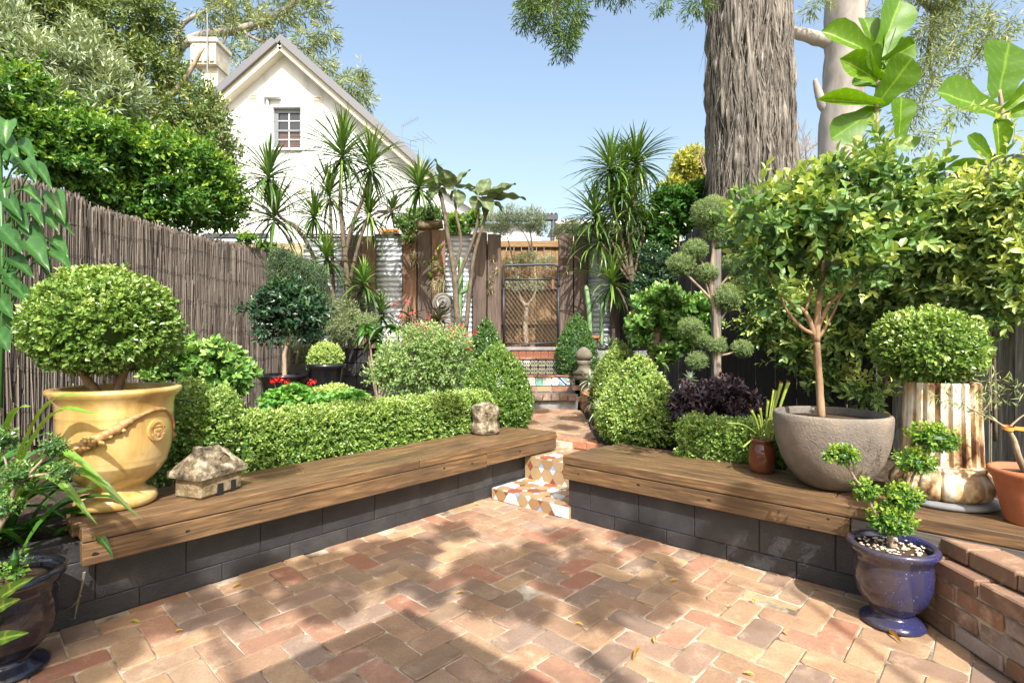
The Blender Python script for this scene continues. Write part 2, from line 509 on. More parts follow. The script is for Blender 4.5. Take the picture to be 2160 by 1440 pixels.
M['whiteroof'] = flat_mat('white_roof', lin(225, 226, 226), .5)
M['cream'] = flat_mat('cream_board', lin(196, 176, 142), .7)
M['sash'] = flat_mat('grey_sash', lin(112, 118, 124), .5)
M['glass'] = flat_mat('window_glass', lin(40, 42, 46), .04, 0, .9)
M['blind'] = flat_mat('brown_blind', lin(84, 64, 56), .2, 0, .6)
M['chimstone'] = rough_mat('chimney_stone', lin(176, 168, 148), lin(214, 208, 188), 5, .9, .4, .02)
M['alu'] = flat_mat('antenna_metal', lin(150, 152, 154), .4, .6)
M['stone'] = rough_mat('old_stone', lin(92, 80, 60), lin(132, 116, 88), 14, .95, .9, .012, c2=lin(164, 150, 122), fine=60)
M['lichen'] = rough_mat('lichen_stone', lin(52, 47, 40), lin(118, 106, 84), 16, .95, 1.0, .014, c2=lin(178, 168, 146), fine=55, p=(.36, .66))
M['finial'] = rough_mat('grey_finial_stone', lin(88, 82, 70), lin(122, 117, 102), 9, .9, .6, .008)
M['concrete'] = rough_mat('grey_concrete', lin(104, 106, 108), lin(142, 142, 142), 5, .85, .4, .006)
M['terra'] = rough_mat('terracotta', lin(146, 86, 58), lin(176, 110, 78), 7, .75, .3, .004)
M['urn'] = glaze_mat('ochre_urn_glaze', [lin(146, 116, 62), lin(186, 156, 94), lin(210, 188, 138)], 3.4, .2, (1, 1, .28), craze=.5)
M['urn_brown'] = rough_mat('urn_garland', lin(132, 92, 56), lin(184, 146, 92), 40, .35, .5, .006, spec=.5)
M['bluepot'] = glaze_mat('blue_pot_glaze', [lin(62, 54, 56), lin(40, 43, 80), lin(20, 32, 98)], 2.6, .14, (1, 1, .3), speck=lin(150, 152, 170), p=(.36, .68))
M['navypot'] = glaze_mat('navy_pot_glaze', [lin(24, 22, 24), lin(34, 36, 52), lin(70, 78, 104)], 3.5, .12, (1, 1, .3), p=(.35, .75))
M['blackpot'] = glaze_mat('black_pot_glaze', [lin(20, 20, 22), lin(34, 34, 38)], 4, .15)
M['brownpot'] = glaze_mat('brown_jar_glaze', [lin(74, 40, 26), lin(120, 66, 40)], 4, .1)
M['stonepot'] = rough_mat('pitted_stone_pot', lin(88, 83, 78), lin(120, 112, 102), 3.2, .85, .9, .008, c2=lin(150, 136, 118), fine=85)
M['column'] = rough_mat('peeling_column_paint', lin(96, 66, 44), lin(186, 158, 118), 11, .7, .8, .008, c2=lin(214, 206, 190), fine=30, p=(.38, .60), stretch=(1, 1, .4))
M['tread'] = rough_mat('worn_tread_tile', lin(118, 84, 64), lin(156, 118, 92), 9, .75, .4, .004)
M['dirt'] = rough_mat('potting_soil', lin(52, 40, 30), lin(96, 78, 58), 40, .95, .9, .01)
M['pebble'] = rough_mat('pale_pebble', lin(176, 160, 132), lin(214, 204, 182), 20, .8, .3, .003, rnd=True)
M['bark'] = rough_mat('smooth_grey_bark', lin(112, 98, 82), lin(168, 152, 130), 14, .9, .6, .006, stretch=(1, 1, .3))
M['bark_dark'] = rough_mat('rough_dark_bark', lin(70, 62, 52), lin(118, 106, 90), 18, .95, .9, .008, stretch=(1, 1, .5))
M['bark_red'] = rough_mat('orange_brown_bark', lin(104, 80, 60), lin(166, 138, 108), 16, .85, .6, .006, stretch=(1, 1, .3))
M['bark_pale'] = rough_mat('pale_gum_bark', lin(108, 103, 97), lin(160, 154, 146), 2.4, .8, .3, .01, stretch=(1, 1, .35))
M['bark_string'] = rough_mat('stringy_bark', lin(66, 60, 55), lin(112, 106, 98), 9.0, .95, 1.0, .03, stretch=(4, 4, .16), c2=lin(160, 153, 143), fine=34, p=(.3, .68), seed_attr=True)
M['brush'] = tint_mat('brushwood_stick', lin(58, 52, 47), lin(134, 125, 115), .9)
M['box'] = leaf_mat('box_leaf', lin(62, 96, 36), lin(112, 146, 62), c2=lin(190, 208, 122), trans=.3, rough=.3, spec=.6)
M['boxdark'] = leaf_mat('dark_box_leaf', lin(46, 82, 36), lin(82, 120, 58), c2=lin(132, 164, 84), trans=.28, rough=.32, spec=.6)
M['camellia'] = leaf_mat('camellia_leaf', lin(54, 88, 44), lin(106, 142, 76), c2=lin(184, 202, 110), rough=.4, trans=.32, spec=.5)
M['camellia_dark'] = leaf_mat('dark_camellia_leaf', lin(26, 50, 34), lin(46, 78, 50), c2=lin(84, 116, 60), rough=.28, trans=.15, spec=.6)
M['jasmine'] = leaf_mat('jasmine_leaf', lin(68, 100, 54), lin(126, 158, 88), c2=lin(206, 216, 122), rough=.36, trans=.32)
M['hedge'] = leaf_mat('bright_hedge_leaf', lin(40, 80, 30), lin(86, 132, 48), c2=lin(164, 192, 76), rough=.34, trans=.35)
M['olive'] = leaf_mat('olive_green_leaf', lin(60, 82, 36), lin(100, 122, 58), c2=lin(156, 164, 90), rough=.45, trans=.25)
M['silver'] = leaf_mat('silver_leaf', lin(92, 112, 84), lin(140, 156, 122), c2=lin(190, 202, 166), rough=.5, trans=.25)
M['gum'] = leaf_mat('gum_leaf', lin(92, 110, 76), lin(130, 146, 98), c2=lin(168, 174, 116), rough=.5, trans=.3)
M['gumdark'] = leaf_mat('green_gum_leaf', lin(58, 86, 40), lin(88, 118, 56), c2=lin(134, 152, 78), rough=.45, trans=.3)
M['yellowgum'] = leaf_mat('sunny_gum_leaf', lin(110, 120, 42), lin(158, 164, 66), c2=lin(200, 196, 96), rough=.5, trans=.35)
M['dracaena'] = leaf_mat('dracaena_leaf', lin(44, 72, 36), lin(82, 116, 50), c2=lin(140, 166, 74), rough=.35, trans=.22)
M['strap'] = leaf_mat('strap_leaf', lin(34, 74, 30), lin(66, 112, 38), c2=lin(140, 176, 62), rough=.3, trans=.25, spec=.6)
M['philo'] = leaf_mat('philodendron_leaf', lin(44, 82, 42), lin(74, 118, 58), c2=lin(150, 184, 100), rough=.32, trans=.35)
M['fiddle'] = leaf_mat('fiddle_fig_leaf', lin(70, 110, 14), lin(104, 144, 24), c2=lin(170, 192, 84), rough=.45, trans=.45, hue=(1.3, 1.25, .4))
M['kalan'] = leaf_mat('felt_leaf', lin(76, 90, 66), lin(102, 116, 84), c2=lin(128, 138, 102), rough=.8, trans=.15, spec=.1)
M['jade'] = leaf_mat('jade_leaf', lin(62, 104, 46), lin(104, 146, 66), c2=lin(172, 196, 112), rough=.28, trans=.12, spec=.6)
M['salvia'] = leaf_mat('salvia_leaf', lin(88, 124, 60), lin(128, 160, 92), c2=lin(186, 202, 146), rough=.5, trans=.4)
M['purple'] = leaf_mat('purple_leaf', lin(46, 34, 44), lin(72, 56, 66), c2=lin(118, 96, 104), rough=.35, trans=.1)
M['juniper'] = leaf_mat('juniper_needle', lin(76, 100, 54), lin(112, 136, 78), c2=lin(156, 172, 112), rough=.6, trans=.2)
M['rosemary'] = leaf_mat('rosemary_leaf', lin(48, 70, 48), lin(78, 104, 70), c2=lin(122, 142, 96), rough=.6, trans=.15)
M['vine'] = leaf_mat('vine_leaf', lin(36, 74, 28), lin(62, 106, 40), c2=lin(110, 148, 58), rough=.36, trans=.3)
M['pitcher'] = leaf_mat('pitcher_tube', lin(120, 150, 62), lin(166, 186, 86), c2=lin(200, 206, 110), rough=.4, trans=.3)
M['pitcher_lip'] = flat_mat('pitcher_hood', lin(178, 112, 78), .5)
M['bronze'] = leaf_mat('bronze_cordyline_leaf', lin(50, 62, 42), lin(84, 88, 62), c2=lin(140, 92, 84), rough=.35, trans=.2)
M['grey_succ'] = leaf_mat('grey_succulent', lin(110, 132, 110), lin(146, 164, 138), c2=lin(184, 196, 170), rough=.5, trans=.1)
M['geran'] = leaf_mat('geranium_leaf', lin(70, 122, 48), lin(104, 158, 66), c2=lin(150, 190, 92), rough=.55, trans=.3)
M['airplant'] = leaf_mat('airplant_leaf', lin(128, 128, 92), lin(168, 164, 120), c2=lin(198, 190, 144), rough=.7, trans=.15)
M['red'] = leaf_mat('red_petal', lin(176, 14, 24), lin(214, 24, 34), rough=.5, trans=.3, hue=(1.1, .5, .5))
M['pink'] = leaf_mat('pink_petal', lin(200, 70, 90), lin(226, 120, 130), rough=.5, trans=.3, hue=(1.1, .8, .8))
M['cactus'] = rough_mat('cactus_skin', lin(92, 124, 84), lin(134, 164, 116), 9, .6, .3, .004)
M['dry'] = leaf_mat('fallen_leaf', lin(150, 110, 40), lin(190, 150, 60), c2=lin(176, 180, 90), rough=.6, trans=.2)
M['orange'] = flat_mat('orange_tag', lin(236, 140, 62), .5)
M['ink'] = flat_mat('black_ink', (.02, .02, .02), .6)
M['white'] = flat_mat('white_paint', lin(220, 220, 218), .6)
M['redbrick'] = flat_mat('red_brick_cap', lin(150, 84, 62), .8)

# ------------------------------------------------------------------ plan of the garden
P0 = np.array((-1.965, 2.44)); LU = np.array((.675, .737)); LN = np.array((-.737, .675))     # left bench: front edge, along, inward
C0 = np.array((.376, 4.0)); RU = np.array((.756, -.655)); RN = np.array((.655, .756))         # right bench
ZT = .48
def v3(p, z): return np.array((p[0], p[1], z))
def U3(p): return np.array((p[0], p[1], 0.0))
ZZ = np.array((0, 0, 1.0))
def LB(s, n, z): return v3(P0 + LU * s + LN * n, z)
def RB(s, n, z): return v3(C0 + RU * s + RN * n, z)
def fenceL(Y): return -4.11 + .196 * (Y - 4.98)
def fenceR(Y): return 3.42 - .31 * (Y - 3.57)

g = G(); g.add([(-900, -900, -.06), (900, -900, -.06), (900, 1500, -.06), (-900, 1500, -.06)], [[(0, 1, 2, 3)]])
tag(g.build('ground', M['ground']), kind='structure')
g = G(); g.add([(-6, -3, -.02), (3.5, -3, -.02), (3.5, 5.5, -.02), (-6, 5.5, -.02)], [[(0, 1, 2, 3)]])

# ---- patio: herringbone bricks
patio = bpy.data.objects.new('patio', g.mesh('patio', M['mortar']))
# fine undulating mortar bed just under the brick tops
g = G(); g.add([(-4.5, .2, -.006), (2.4, .2, -.006), (2.4, 5.2, -.006), (-4.5, 5.2, -.006)], [[(0, 1, 2, 3)]])
put(patio); tag(patio, kind='structure')
g.build('mortar_bed', M['mortar'], patio)
S = .1315
def brick_meshes(n, size, ch, jit, mat, name='brick'):
    return [G().cbox((0, 0, 0), size, ch, jit=jit, seed=50 + i).mesh(name, mat) for i in range(n)]
PAL = [lin(178,144,114), lin(184,148,114), lin(176,134,108), lin(184,152,118), lin(164,136,114), lin(178,144,116), lin(190,158,120), lin(154,132,114), lin(178,126,100), lin(172,146,118)]
def herring(o, ex, ey, keep, i0, i1, j0, j1):
    out = []
    for x in range(i0, i1):
        for y in range(j0, j1):
            k = (x - y) % 4
            if k == 0: c = (x + 1.0, y + .5); r = 0
            elif k == 3: c = (x + .5, y + 1.0); r = 1
            else: continue
            p = np.asarray(o) + np.asarray(ex) * c[0] * S + np.asarray(ey) * c[1] * S
            if keep(p): out.append((p, r))
    return out
ex = np.array((.690, .724)); ey = np.array((-.724, .690))
def inpatio(p):
    l = (p - P0) @ LN; r = (p - C0) @ RN
    return l < .15 and r < .13 and p[0] < 2.2 and p[1] > .3 and p[0] > -4.2 and not ((p[0] > 1.97) and p[1] < 2.7 and p[0] > 2.1)
BR = herring((0.02, 1.0), ex, ey, inpatio, -30, 45, -30, 45)
def shows(p):
    Y = p[1]
    if Y < 1.9: return -Y
    u = 1080 + F * p[0] / Y; v = HOR + F * EYE / Y
    return 1 / Y ** 2 * 100 if -40 < u < 2200 and v < 1490 else -Y
BR.sort(key=lambda b: -shows(b[0]))
bm = [brick_shape(G(), (0, 0, 0), (.2575, .1265, .05), seed=50 + i).mesh('brick', M['brick']) for i in range(12)]
g = G()
for i, (p, r) in enumerate(BR):
    a = ex if r == 0 else ey
    ang = math.atan2(a[1], a[0]) + rng.normal(0, .012)
    z = -.026 + rng.normal(0, .0018)
    if i < 300:
        c = np.array(PAL[rng.integers(len(PAL))]) * rng.uniform(.66, .9)
        w = Matrix.Translation((p[0], p[1], z)) @ Euler((rng.normal(0, .012), rng.normal(0, .008), ang)).to_matrix().to_4x4()
        inst('brick', bm[rng.integers(12)], patio, w, tuple(c))
    else:
        ca, sa = math.cos(ang), math.sin(ang)
        brick_shape(g, (p[0], p[1], z), (.2575, .1265, .05), [(ca, sa, 0), (-sa, ca, 0), (0, 0, 1)], rng.uniform(0, 1))
tag(g.build('more_bricks', M['brick_far'], patio), kind='stuff')

# ---- garden beds and terrace
def sheet(name, pts, z, mat, n=30, amp=.02, kind='structure'):
    """bumpy ground sheet over a convex quad a,b,c,d"""
    a, b, c, d = [np.asarray(p, float) for p in pts]
    s, t = np.meshgrid(np.linspace(0, 1, n), np.linspace(0, 1, n))
    s = s[..., None]; t = t[..., None]
    Q = (a * (1 - s) + b * s) * (1 - t) + (d * (1 - s) + c * s) * t
    zz = z + rng.normal(0, amp * .5, (n, n)) + amp * np.sin(Q[..., 0] * 5) * np.cos(Q[..., 1] * 6)
    V = np.concatenate([Q, zz[..., None]], -1).reshape(-1, 3)
    i = np.arange(n - 1)[:, None] * n + np.arange(n - 1)[None]
    q = np.stack([i, i + 1, i + n + 1, i + n], -1).reshape(-1, 4)
    o = G(); o.add(V, [q]); o = o.build(name, mat, None, True)
    return tag(o, kind=kind)
lw = P0 + LN * .14
sheet('garden_bed', [lw - LU * 2.2 + LN * .1, lw + LU * 3.45 + LN * .1, (-.12, 8.3), (-4.6, 8.3)], .385, M['soil'], 60)
rw = C0 + RN * .12
sheet('garden_bed', [rw + RN * .35 + RU * .1, rw + RU * 3.6 + RN * .1, (3.9, 8.3), (1.02, 8.3)], .385, M['soil'], 50)
g = G(); g.box((0, 11.0, .55), (9, 4.6, 1.3)); tag(g.build('terrace', M['soil']), kind='structure')

# ---- low block walls under the benches
def block_wall(name, label, base, u, n, s0, s1, courses, thick=.14):
    b3 = v3(base + u * s0, 0)
    t = thing(name, label, 'wall', b3)
    g = G()
    c = base + u * (s0 + s1) / 2 + n * (thick / 2 + .006)
    zt = sum(h for h, o in courses)
    g.box(v3(c, zt / 2 - .03), (s1 - s0 - .01, thick, zt + .05), ax=[U3(u), U3(n), ZZ]); g.build('mortar_core', M['block'], t)
    z = 0; meshes = {}
    for h, off in courses:
        s = s0 - off
        while s < s1:
            a, b = max(s, s0), min(s + .39, s1)
            if b - a > .05:
                key = (round(b - a, 2), h)
                if key not in meshes:
                    meshes[key] = G().cbox((0, 0, 0), (b - a - .003, thick + .004, h - .004), .003, jit=.0008, seed=len(meshes)).mesh('block', M['block'])
                p = base + u * (a + b) / 2 + n * (thick / 2)
                inst('block', meshes[key], t, frame(v3(p + n * rng.normal(0, .0012), z + h / 2), U3(u), U3(n), ZZ))
            s += .39
        z += h
    return t
LWB = P0 + LN * .125; RWB = C0 + RN * .062
block_wall('block_wall', 'low black painted block wall under the left timber bench', LWB, LU, LN, -1.6, 3.46, [(.095, .1), (.20, .28)])
block_wall('block_wall', 'short black painted block wall beside the strappy plant, left of the bench', LWB + LN * .004, LU, LN, -1.6, .02, [(.295, 0), (.10, .2)])
block_wall('block_wall', 'low black painted block wall under the right timber bench', RWB, RU, RN, .015, 3.4, [(.095, .0), (.20, .2)])

# ---- timber benches
def plank(name, parent, p0, p1, wide, thick, side, mat, cut=0.0):
    """timber from p0 to p1 (front top edge), wide along side, thick downwards; cut slopes the far end"""
    p0 = np.asarray(p0, float); p1 = np.asarray(p1, float)
    L = np.linalg.norm(p1 - p0); x = (p1 - p0) / L; y = np.asarray(side, float); z = np.cross(x, y); z = z if z[2] > 0 else -z
    g = G(); g.cbox((L / 2, wide / 2, -thick / 2), (L, wide, thick), .005, jit=.0008)
    if cut:
        V = g.v[0]; V[(V[:, 0] > L * .9) & (V[:, 2] < -thick / 2), 0] += cut
    ym = np.cross(z, x)
    if np.dot(ym, y) < 0:
        V = g.v[0]; V[:, 1] *= -1; g.f = [f[:, ::-1] for f in g.f]
    return g.build(name, mat, parent, False, frame(p0, x, ym, z))
def hole(parent, c, n, r=.009, side=1.0):
    r *= .75
    g = G(); n = nrm(n); a = nrm(np.cross(n, ZZ)); b = np.cross(n, a)
    th = np.linspace(0, 6.28, 12, endpoint=False)
    poly = np.stack([np.cos(th) * r * side, np.sin(th) * r * .8], 1) * rng.uniform(.7, 1.2, (12, 1))
    g.prism(poly, c, a, b, n, -.004, .0012); g.build('bolt_hole', M['hole'], parent)
lb = thing('timber_bench', 'long timber bench topping the left wall, under the ochre urn', 'bench', LB(0, 0, .29))
wd_ = [.125, .14, .14, .14]; n0 = 0.0
for i, w in enumerate(wd_):
    cuts = [[0, 1.93, 3.53], [-.02, 2.6, 3.5], [.01, 1.2, 3.46], [0, 2.2, 3.42]][i]
    for a, b in zip(cuts[:-1], cuts[1:]):
        plank('plank', lb, LB(a + .002, n0 + .002, ZT), LB(b - .002, n0 + .002, ZT - rng.uniform(0, .003)), w - .005, .064, U3(LN), M['bench'], .03 if b > 3.4 else 0)
    n0 += w
fz = ZT - .068
fl = [plank('fascia_timber', lb, LB(a + .002, .006, fz), LB(b - .002, .006, fz), .06, h, U3(LN), M['bench']) for a, b, h in ((0, 2.62, .108), (2.62, 3.54, .100))]
for s in (.05, .43, .80, 2.16, 2.45, 3.02, 3.36): hole(fl[0 if s < 2.62 else 1], LB(s, .006, fz - rng.uniform(.03, .06)), -U3(LN), rng.choice([.007, .012, .015]), 1.4)
rb = thing('timber_bench', 'timber bench topping the right wall, under the stone bowl and column', 'bench', RB(0, 0, .29))
n0 = 0.0
for i, w in enumerate([.13, .14, .15, .15, .13]):
    cuts = [[0, 3.5], [-.01, 1.75, 3.5], [.02, 3.5], [.05, 2.3, 3.5], [.08, 3.5]][i]
    for a, b in zip(cuts[:-1], cuts[1:]):
        plank('plank', rb, RB(a + .002, n0 + .002, ZT), RB(b - .002, n0 + .002, ZT - rng.uniform(0, .003)), w - .005, .064, U3(RN), M['bench'])
    n0 += w
fr = [plank('fascia_timber', rb, RB(0.002, .006, fz), RB(1.84, .006, fz), .06, .106, U3(RN), M['bench']),
      plank('fascia_timber', rb, RB(1.845, .008, fz), RB(3.5, .008, fz), .06, .088, U3(RN), M['bench_grey'])]
for s in (.14, .62, 1.1, 1.74, 2.08, 2.52): hole(fr[0 if s < 1.84 else 1], RB(s, .006 if s < 1.84 else .008, fz - rng.uniform(.025, .05)), -U3(RN), rng.choice([.008, .013]), 1.4)

# ---- tiled steps between the benches
SO = np.array((-.165, 4.528)); E1 = U3(RU); E2 = U3(RN)
ts = thing('tiled_steps', 'two low steps faced with tan, white and blue geometric tiles', 'steps', v3(SO, 0))
M['grout'] = rough_mat('tile_grout', lin(132, 112, 84), lin(160, 140, 110), 30, .9, .3, .003)
TC = {'tan': flat_mat('tan_tile', lin(160, 136, 102), .35), 'ochre': flat_mat('ochre_tile', lin(148, 120, 86), .35), 'white': flat_mat('white_tile', lin(206, 206, 200), .3),
      'blue': flat_mat('pale_blue_tile', lin(136, 160, 200), .3), 'brown': flat_mat('red_brown_tile', lin(128, 74, 58), .35), 'orange': flat_mat('terracotta_tile', lin(150, 88, 64), .4)}
g = G()
g.box(v3(SO, .042) + E1 * .39 + E2 * .55, (.80, 1.1, .088), ax=[E1, E2, ZZ])
g.box(v3(SO, .145) + E1 * .39 + E2 * .80, (.80, .72, .288), ax=[E1, E2, ZZ])
g.build('step_core', M['grout'], ts)
def clip(poly, w, h):
    for ax, lim, sg in ((0, 0, 1), (0, w, -1), (1, 0, 1), (1, h, -1)):
        out = []
        for i in range(len(poly)):
            a, b = poly[i - 1], poly[i]
            da, db = (a[ax] - lim) * sg, (b[ax] - lim) * sg
            if (da >= 0) != (db >= 0):
                t = da / (da - db); out.append((a[0] + (b[0] - a[0]) * t, a[1] + (b[1] - a[1]) * t))
            if db >= 0: out.append(b)
        poly = out
        if len(poly) < 3: return []
    return poly
def mosaic(o, x, y, z, w, h, cw, chh, dw, dh, ph, seed, white):
    r = random.Random(seed)
    def tile(poly, col):
        poly = clip(poly, w, h)
        if len(poly) < 3: return
        p = np.array(poly); c = p.mean(0)
        ar = abs(sum(p[i - 1][0] * p[i][1] - p[i][0] * p[i - 1][1] for i in range(len(p)))) / 2
        if ar < 1.5e-4: return
        d = p - c; p = c + d * (1 - .0014 / np.maximum(np.linalg.norm(d, axis=1, keepdims=True), .004))
        G().prism(p, o, x, y, z, -.002, .0045 + r.uniform(0, .0015)).build('tile', TC[col], ts)
    nx = int(w / cw) + 2; ny = int(h / chh) + 2
    for i in range(-1, nx):
        for j in range(-1, ny):
            X, Yy = (i + ph) * cw, j * chh
            if r.random() < .12 and white:
                k = 'white'
            else: k = r.choices(['tan', 'ochre', 'orange', 'brown', 'white'], [6, 3, 1.1 if white else .1, .5, 1.2 if white else .1])[0]
            tile([(X + dw, Yy), (X + cw - dw, Yy), (X + cw, Yy + dh), (X + cw, Yy + chh - dh), (X + cw - dw, Yy + chh), (X + dw, Yy + chh), (X, Yy + chh - dh), (X, Yy + dh)], k)
            a, b = r.choice([('white', 'blue'), ('white', 'white'), ('white', 'blue'), ('brown', 'brown'), ('blue', 'white')])
            if a == b: tile([(X - dw, Yy), (X, Yy - dh), (X + dw, Yy), (X, Yy + dh)], a)
            else:
                tile([(X - dw, Yy), (X + dw, Yy), (X, Yy + dh)], a)
                tile([(X - dw, Yy), (X, Yy - dh), (X + dw, Yy)], b)
so = v3(SO, 0)
mosaic(so + E1 * 0 + E2 * -.003 + ZZ * .002, E1, ZZ, -E2, .785, .084, .118, .088, .03, .04, .35, 3, True)
mosaic(so + ZZ * .087, E1, E2, ZZ, .785, .435, .12, .11, .026, .034, .2, 5, True)
mosaic(so + E2 * .437 + ZZ * .090, E1, ZZ, -E2, .785, .196, .125, .118, .032, .046, .5, 8, False)
mosaic(so + E2 * .44 + ZZ * .290, E1, E2, ZZ, .785, .52, .13, .12, .026, .034, .1, 9, True)

# ---- upper path of bricks
PZ = .37
path = G(); path.box((.38, 6.35, PZ - .13), (1.5, 2.35, .22)); path = tag(path.build('path', M['mortar']), kind='structure')
def inpath(p): return (p - SO) @ RN > 1.14 and -.3 < p[0] < .97 and p[1] < 7.48
BP = herring((.0, 5.0), np.array((.69, .724)), np.array((-.724, .69)), inpath, -12, 30, -12, 30)
for p, r in BP:
    a = ex if r == 0 else ey
    c = np.array(PAL[rng.integers(len(PAL))]) * rng.uniform(.58, .8)
    inst('brick', bm[rng.integers(12)], path, Matrix.Translation((p[0], p[1], PZ - .025 + rng.normal(0, .001))) @ Euler((rng.normal(0, .005), 0, math.atan2(a[1], a[0]))).to_matrix().to_4x4(), tuple(c))
nb = brick_meshes(3, (.225, .16, .076), .006, .0015, M['brick'])
for i in range(5):
    p = SO + RU * (-.05 + .23 * i) + RN * 1.06
    inst('edging_brick', nb[i % 3], path, frame(v3(p, PZ - .036), E1, E2, ZZ), tuple(np.array(lin(196, 128, 96)) * rng.uniform(.9, 1.1)))

# ---- back steps up to the gate
bs = thing('garden_steps', 'flight of steps below the gate with brick nosing and patterned tiles', 'steps', (.4, 7.5, PZ))
g = G()
g.box((.4, 7.75, .44), (1.06, .4, .25)); g.box((.4, 8.1, .56), (1.06, .46, .48)); g.box((.4, 8.4, .66), (1.06, .5, .70)); g.box((.4, 8.77, .72), (1.06, .6, .9))
g.build('step_core', M['concrete'], bs)
nose = brick_meshes(4, (.112, .30, .085), .006, .002, M['brick'])
for i in range(9):
    inst('nosing_brick', nose[i % 4], bs, Matrix.Translation((-.1 + .118 * i, 7.64, .53)), tuple(np.array(lin(120, 104, 94)) * rng.uniform(.7, 1.1)))
def tile_pattern(name, kind):
    m, nt, out = node_mat(name); N = NT(nt)
    tc = N.n('ShaderNodeTexCoord'); sp = N.n('ShaderNodeSeparateXYZ'); N.l(tc.outputs['Object'], sp.inputs[0])
    x = N.m('MULTIPLY', sp.outputs[0], 1 / .055); y = N.m('MULTIPLY', sp.outputs[2], 1 / .055)
    ax, ay = N.m('ABSOLUTE', x), N.m('ABSOLUTE', y)
    def ball(cx, cy, r, k=1.0):   # diamond ring cell
        d = N.m('ADD', N.m('ABSOLUTE', N.m('SUBTRACT', ax, cx)), N.m('MULTIPLY', N.m('ABSOLUTE', N.m('SUBTRACT', ay, cy)), k))
        return N.m('LESS_THAN', d, r)
    rad = N.m('SQRT', N.m('ADD', N.m('MULTIPLY', x, x), N.m('MULTIPLY', y, y)))
    if kind == 0:
        c = N.mix(ball(.5, .5, .44), lin(36, 58, 118), lin(214, 214, 146)); c = N.mix(ball(.5, .5, .16), c, lin(70, 92, 60))
        c = N.mix(N.m('LESS_THAN', rad, .2), c, lin(190, 204, 226)); c = N.mix(N.m('GREATER_THAN', ax, .9), c, lin(206, 202, 198))
    elif kind == 1:
        c = N.mix(ball(.5, 0, .34), lin(226, 214, 200), lin(40, 34, 44)); c = N.mix(ball(0, .5, .34), c, lin(150, 74, 60))
        c = N.mix(ball(.5, 0, .15), c, lin(226, 214, 200)); c = N.mix(ball(0, .5, .15), c, lin(226, 214, 200)); c = N.mix(ball(1, 1, .4), c, lin(52, 40, 46)); c = N.mix(ball(0, 0, .2), c, lin(40, 34, 44))
    elif kind == 2:
        d = N.m('ADD', x, y)
        c = N.mix(N.m('LESS_THAN', N.m('ABSOLUTE', d), .62), lin(112, 150, 140), lin(228, 226, 216)); c = N.mix(N.m('LESS_THAN', N.m('ABSOLUTE', d), .36), c, lin(44, 70, 140))
    elif kind == 3:
        f = N.noise(tc.outputs['Object'], 60, 3); c = N.mix(N.ramp(f, [(.45, 0.0), (.6, 1.0)]), lin(96, 150, 138), lin(142, 188, 170))
    elif kind == 4:
        c = N.mix(ball(.5, .5, .42), lin(220, 216, 200), lin(70, 104, 150)); c = N.mix(ball(.5, .5, .2), c, lin(226, 196, 110)); c = N.mix(N.m('LESS_THAN', rad, .24), c, lin(206, 150, 70))
    else:
        c = N.mix(N.m('GREATER_THAN', N.m('MAXIMUM', ax, ay), .9), lin(126, 82, 62), lin(90, 58, 47)); c = N.mix(N.m('LESS_THAN', N.m('ABSOLUTE', N.m('SUBTRACT', N.m('ADD', ax, ay), .55)), .07), c, lin(82, 46, 38))
    N.l(N.bsdf(c, .3), out.inputs['Surface'])
    return m
tp = [tile_pattern(n, i) for i, n in enumerate(('blue_yellow_tile', 'black_white_tile', 'striped_tile', 'sea_green_tile', 'flower_tile', 'diamond_terracotta_tile'))]
def tilemesh(m, w=.112, h=.112): return G().cbox((0, 0, 0), (w, .012, h), .002).mesh('tile', m)
tm = [tilemesh(m) for m in tp]
plain = [tilemesh(M['tread'], .236, .075), tilemesh(TC['tan'], .2, .075)]
order = [4, 3, 1, 4, 3, 4, 1, 2, 0]
for i in range(9):
    X = -.07 + .117 * i
    inst('patterned_tile', tm[order[i]], bs, Matrix.Translation((X, 7.862, .725)))
    for z in (.866, .978): inst('patterned_tile', tm[0], bs, Matrix.Translation((X, 8.142, z)))
    inst('terracotta_tile', tm[5], bs, Matrix.Translation((X, 8.464, 1.112)))
for i in range(4): inst('plain_tile', plain[(i + 1) % 2], bs, Matrix.Translation((-.01 + .24 * i, 7.862, .618)))
for i in range(4):
    g = G().cbox((-.02 + .26 * i, 7.98, .80), (.255, .27, .028), .006, jit=.002); g.build('tread_tile', M['tread'], bs)
    g = G().cbox((-.02 + .26 * i, 8.3, 1.05), (.255, .36, .028), .006, jit=.002); g.build('tread_tile', M['tread'], bs)
g = G().cbox((.4, 8.60, 1.197), (1.1, .32, .05), .006); g.build('sill', M['concrete'], bs)

# ---- brick wall beside the path, pier and finial
wallb = brick_meshes(5, (.228, .11, .072), .007, .003, M['wallbrick'])
def brick_wall(name, label, pts, z0, courses, two=False, pal=None, thick=.11):
    t = thing(name, label, 'wall', v3(pts[0], z0))
    a, b = np.asarray(pts[0], float), np.asarray(pts[1], float)
    L = np.linalg.norm(b - a); u = (b - a) / L; n = np.array((-u[1], u[0]))
    G().box(v3((a + b) / 2, z0 + courses * .041 - .012), (L - .01, thick - .014, courses * .082 - .03), ax=[U3(u), U3(n), ZZ]).build('mortar_core', M['mortar'], t)
    for c in range(courses):
        s = -.12 if c % 2 else 0.0
        while s < L - .06:
            p = a + u * (s + .117)
            inst('brick', wallb[rng.integers(5)], t, frame(v3(p + n * rng.normal(0, .003), z0 + .041 + c * .082), U3(u), U3(n), ZZ), tuple(np.array(random.choice(pal)) * rng.uniform(.8, 1.15)))
            s += .238
    return t
PALW = [lin(150, 112, 86), lin(132, 98, 80), lin(166, 128, 98), lin(176, 132, 92), lin(142, 116, 100)]
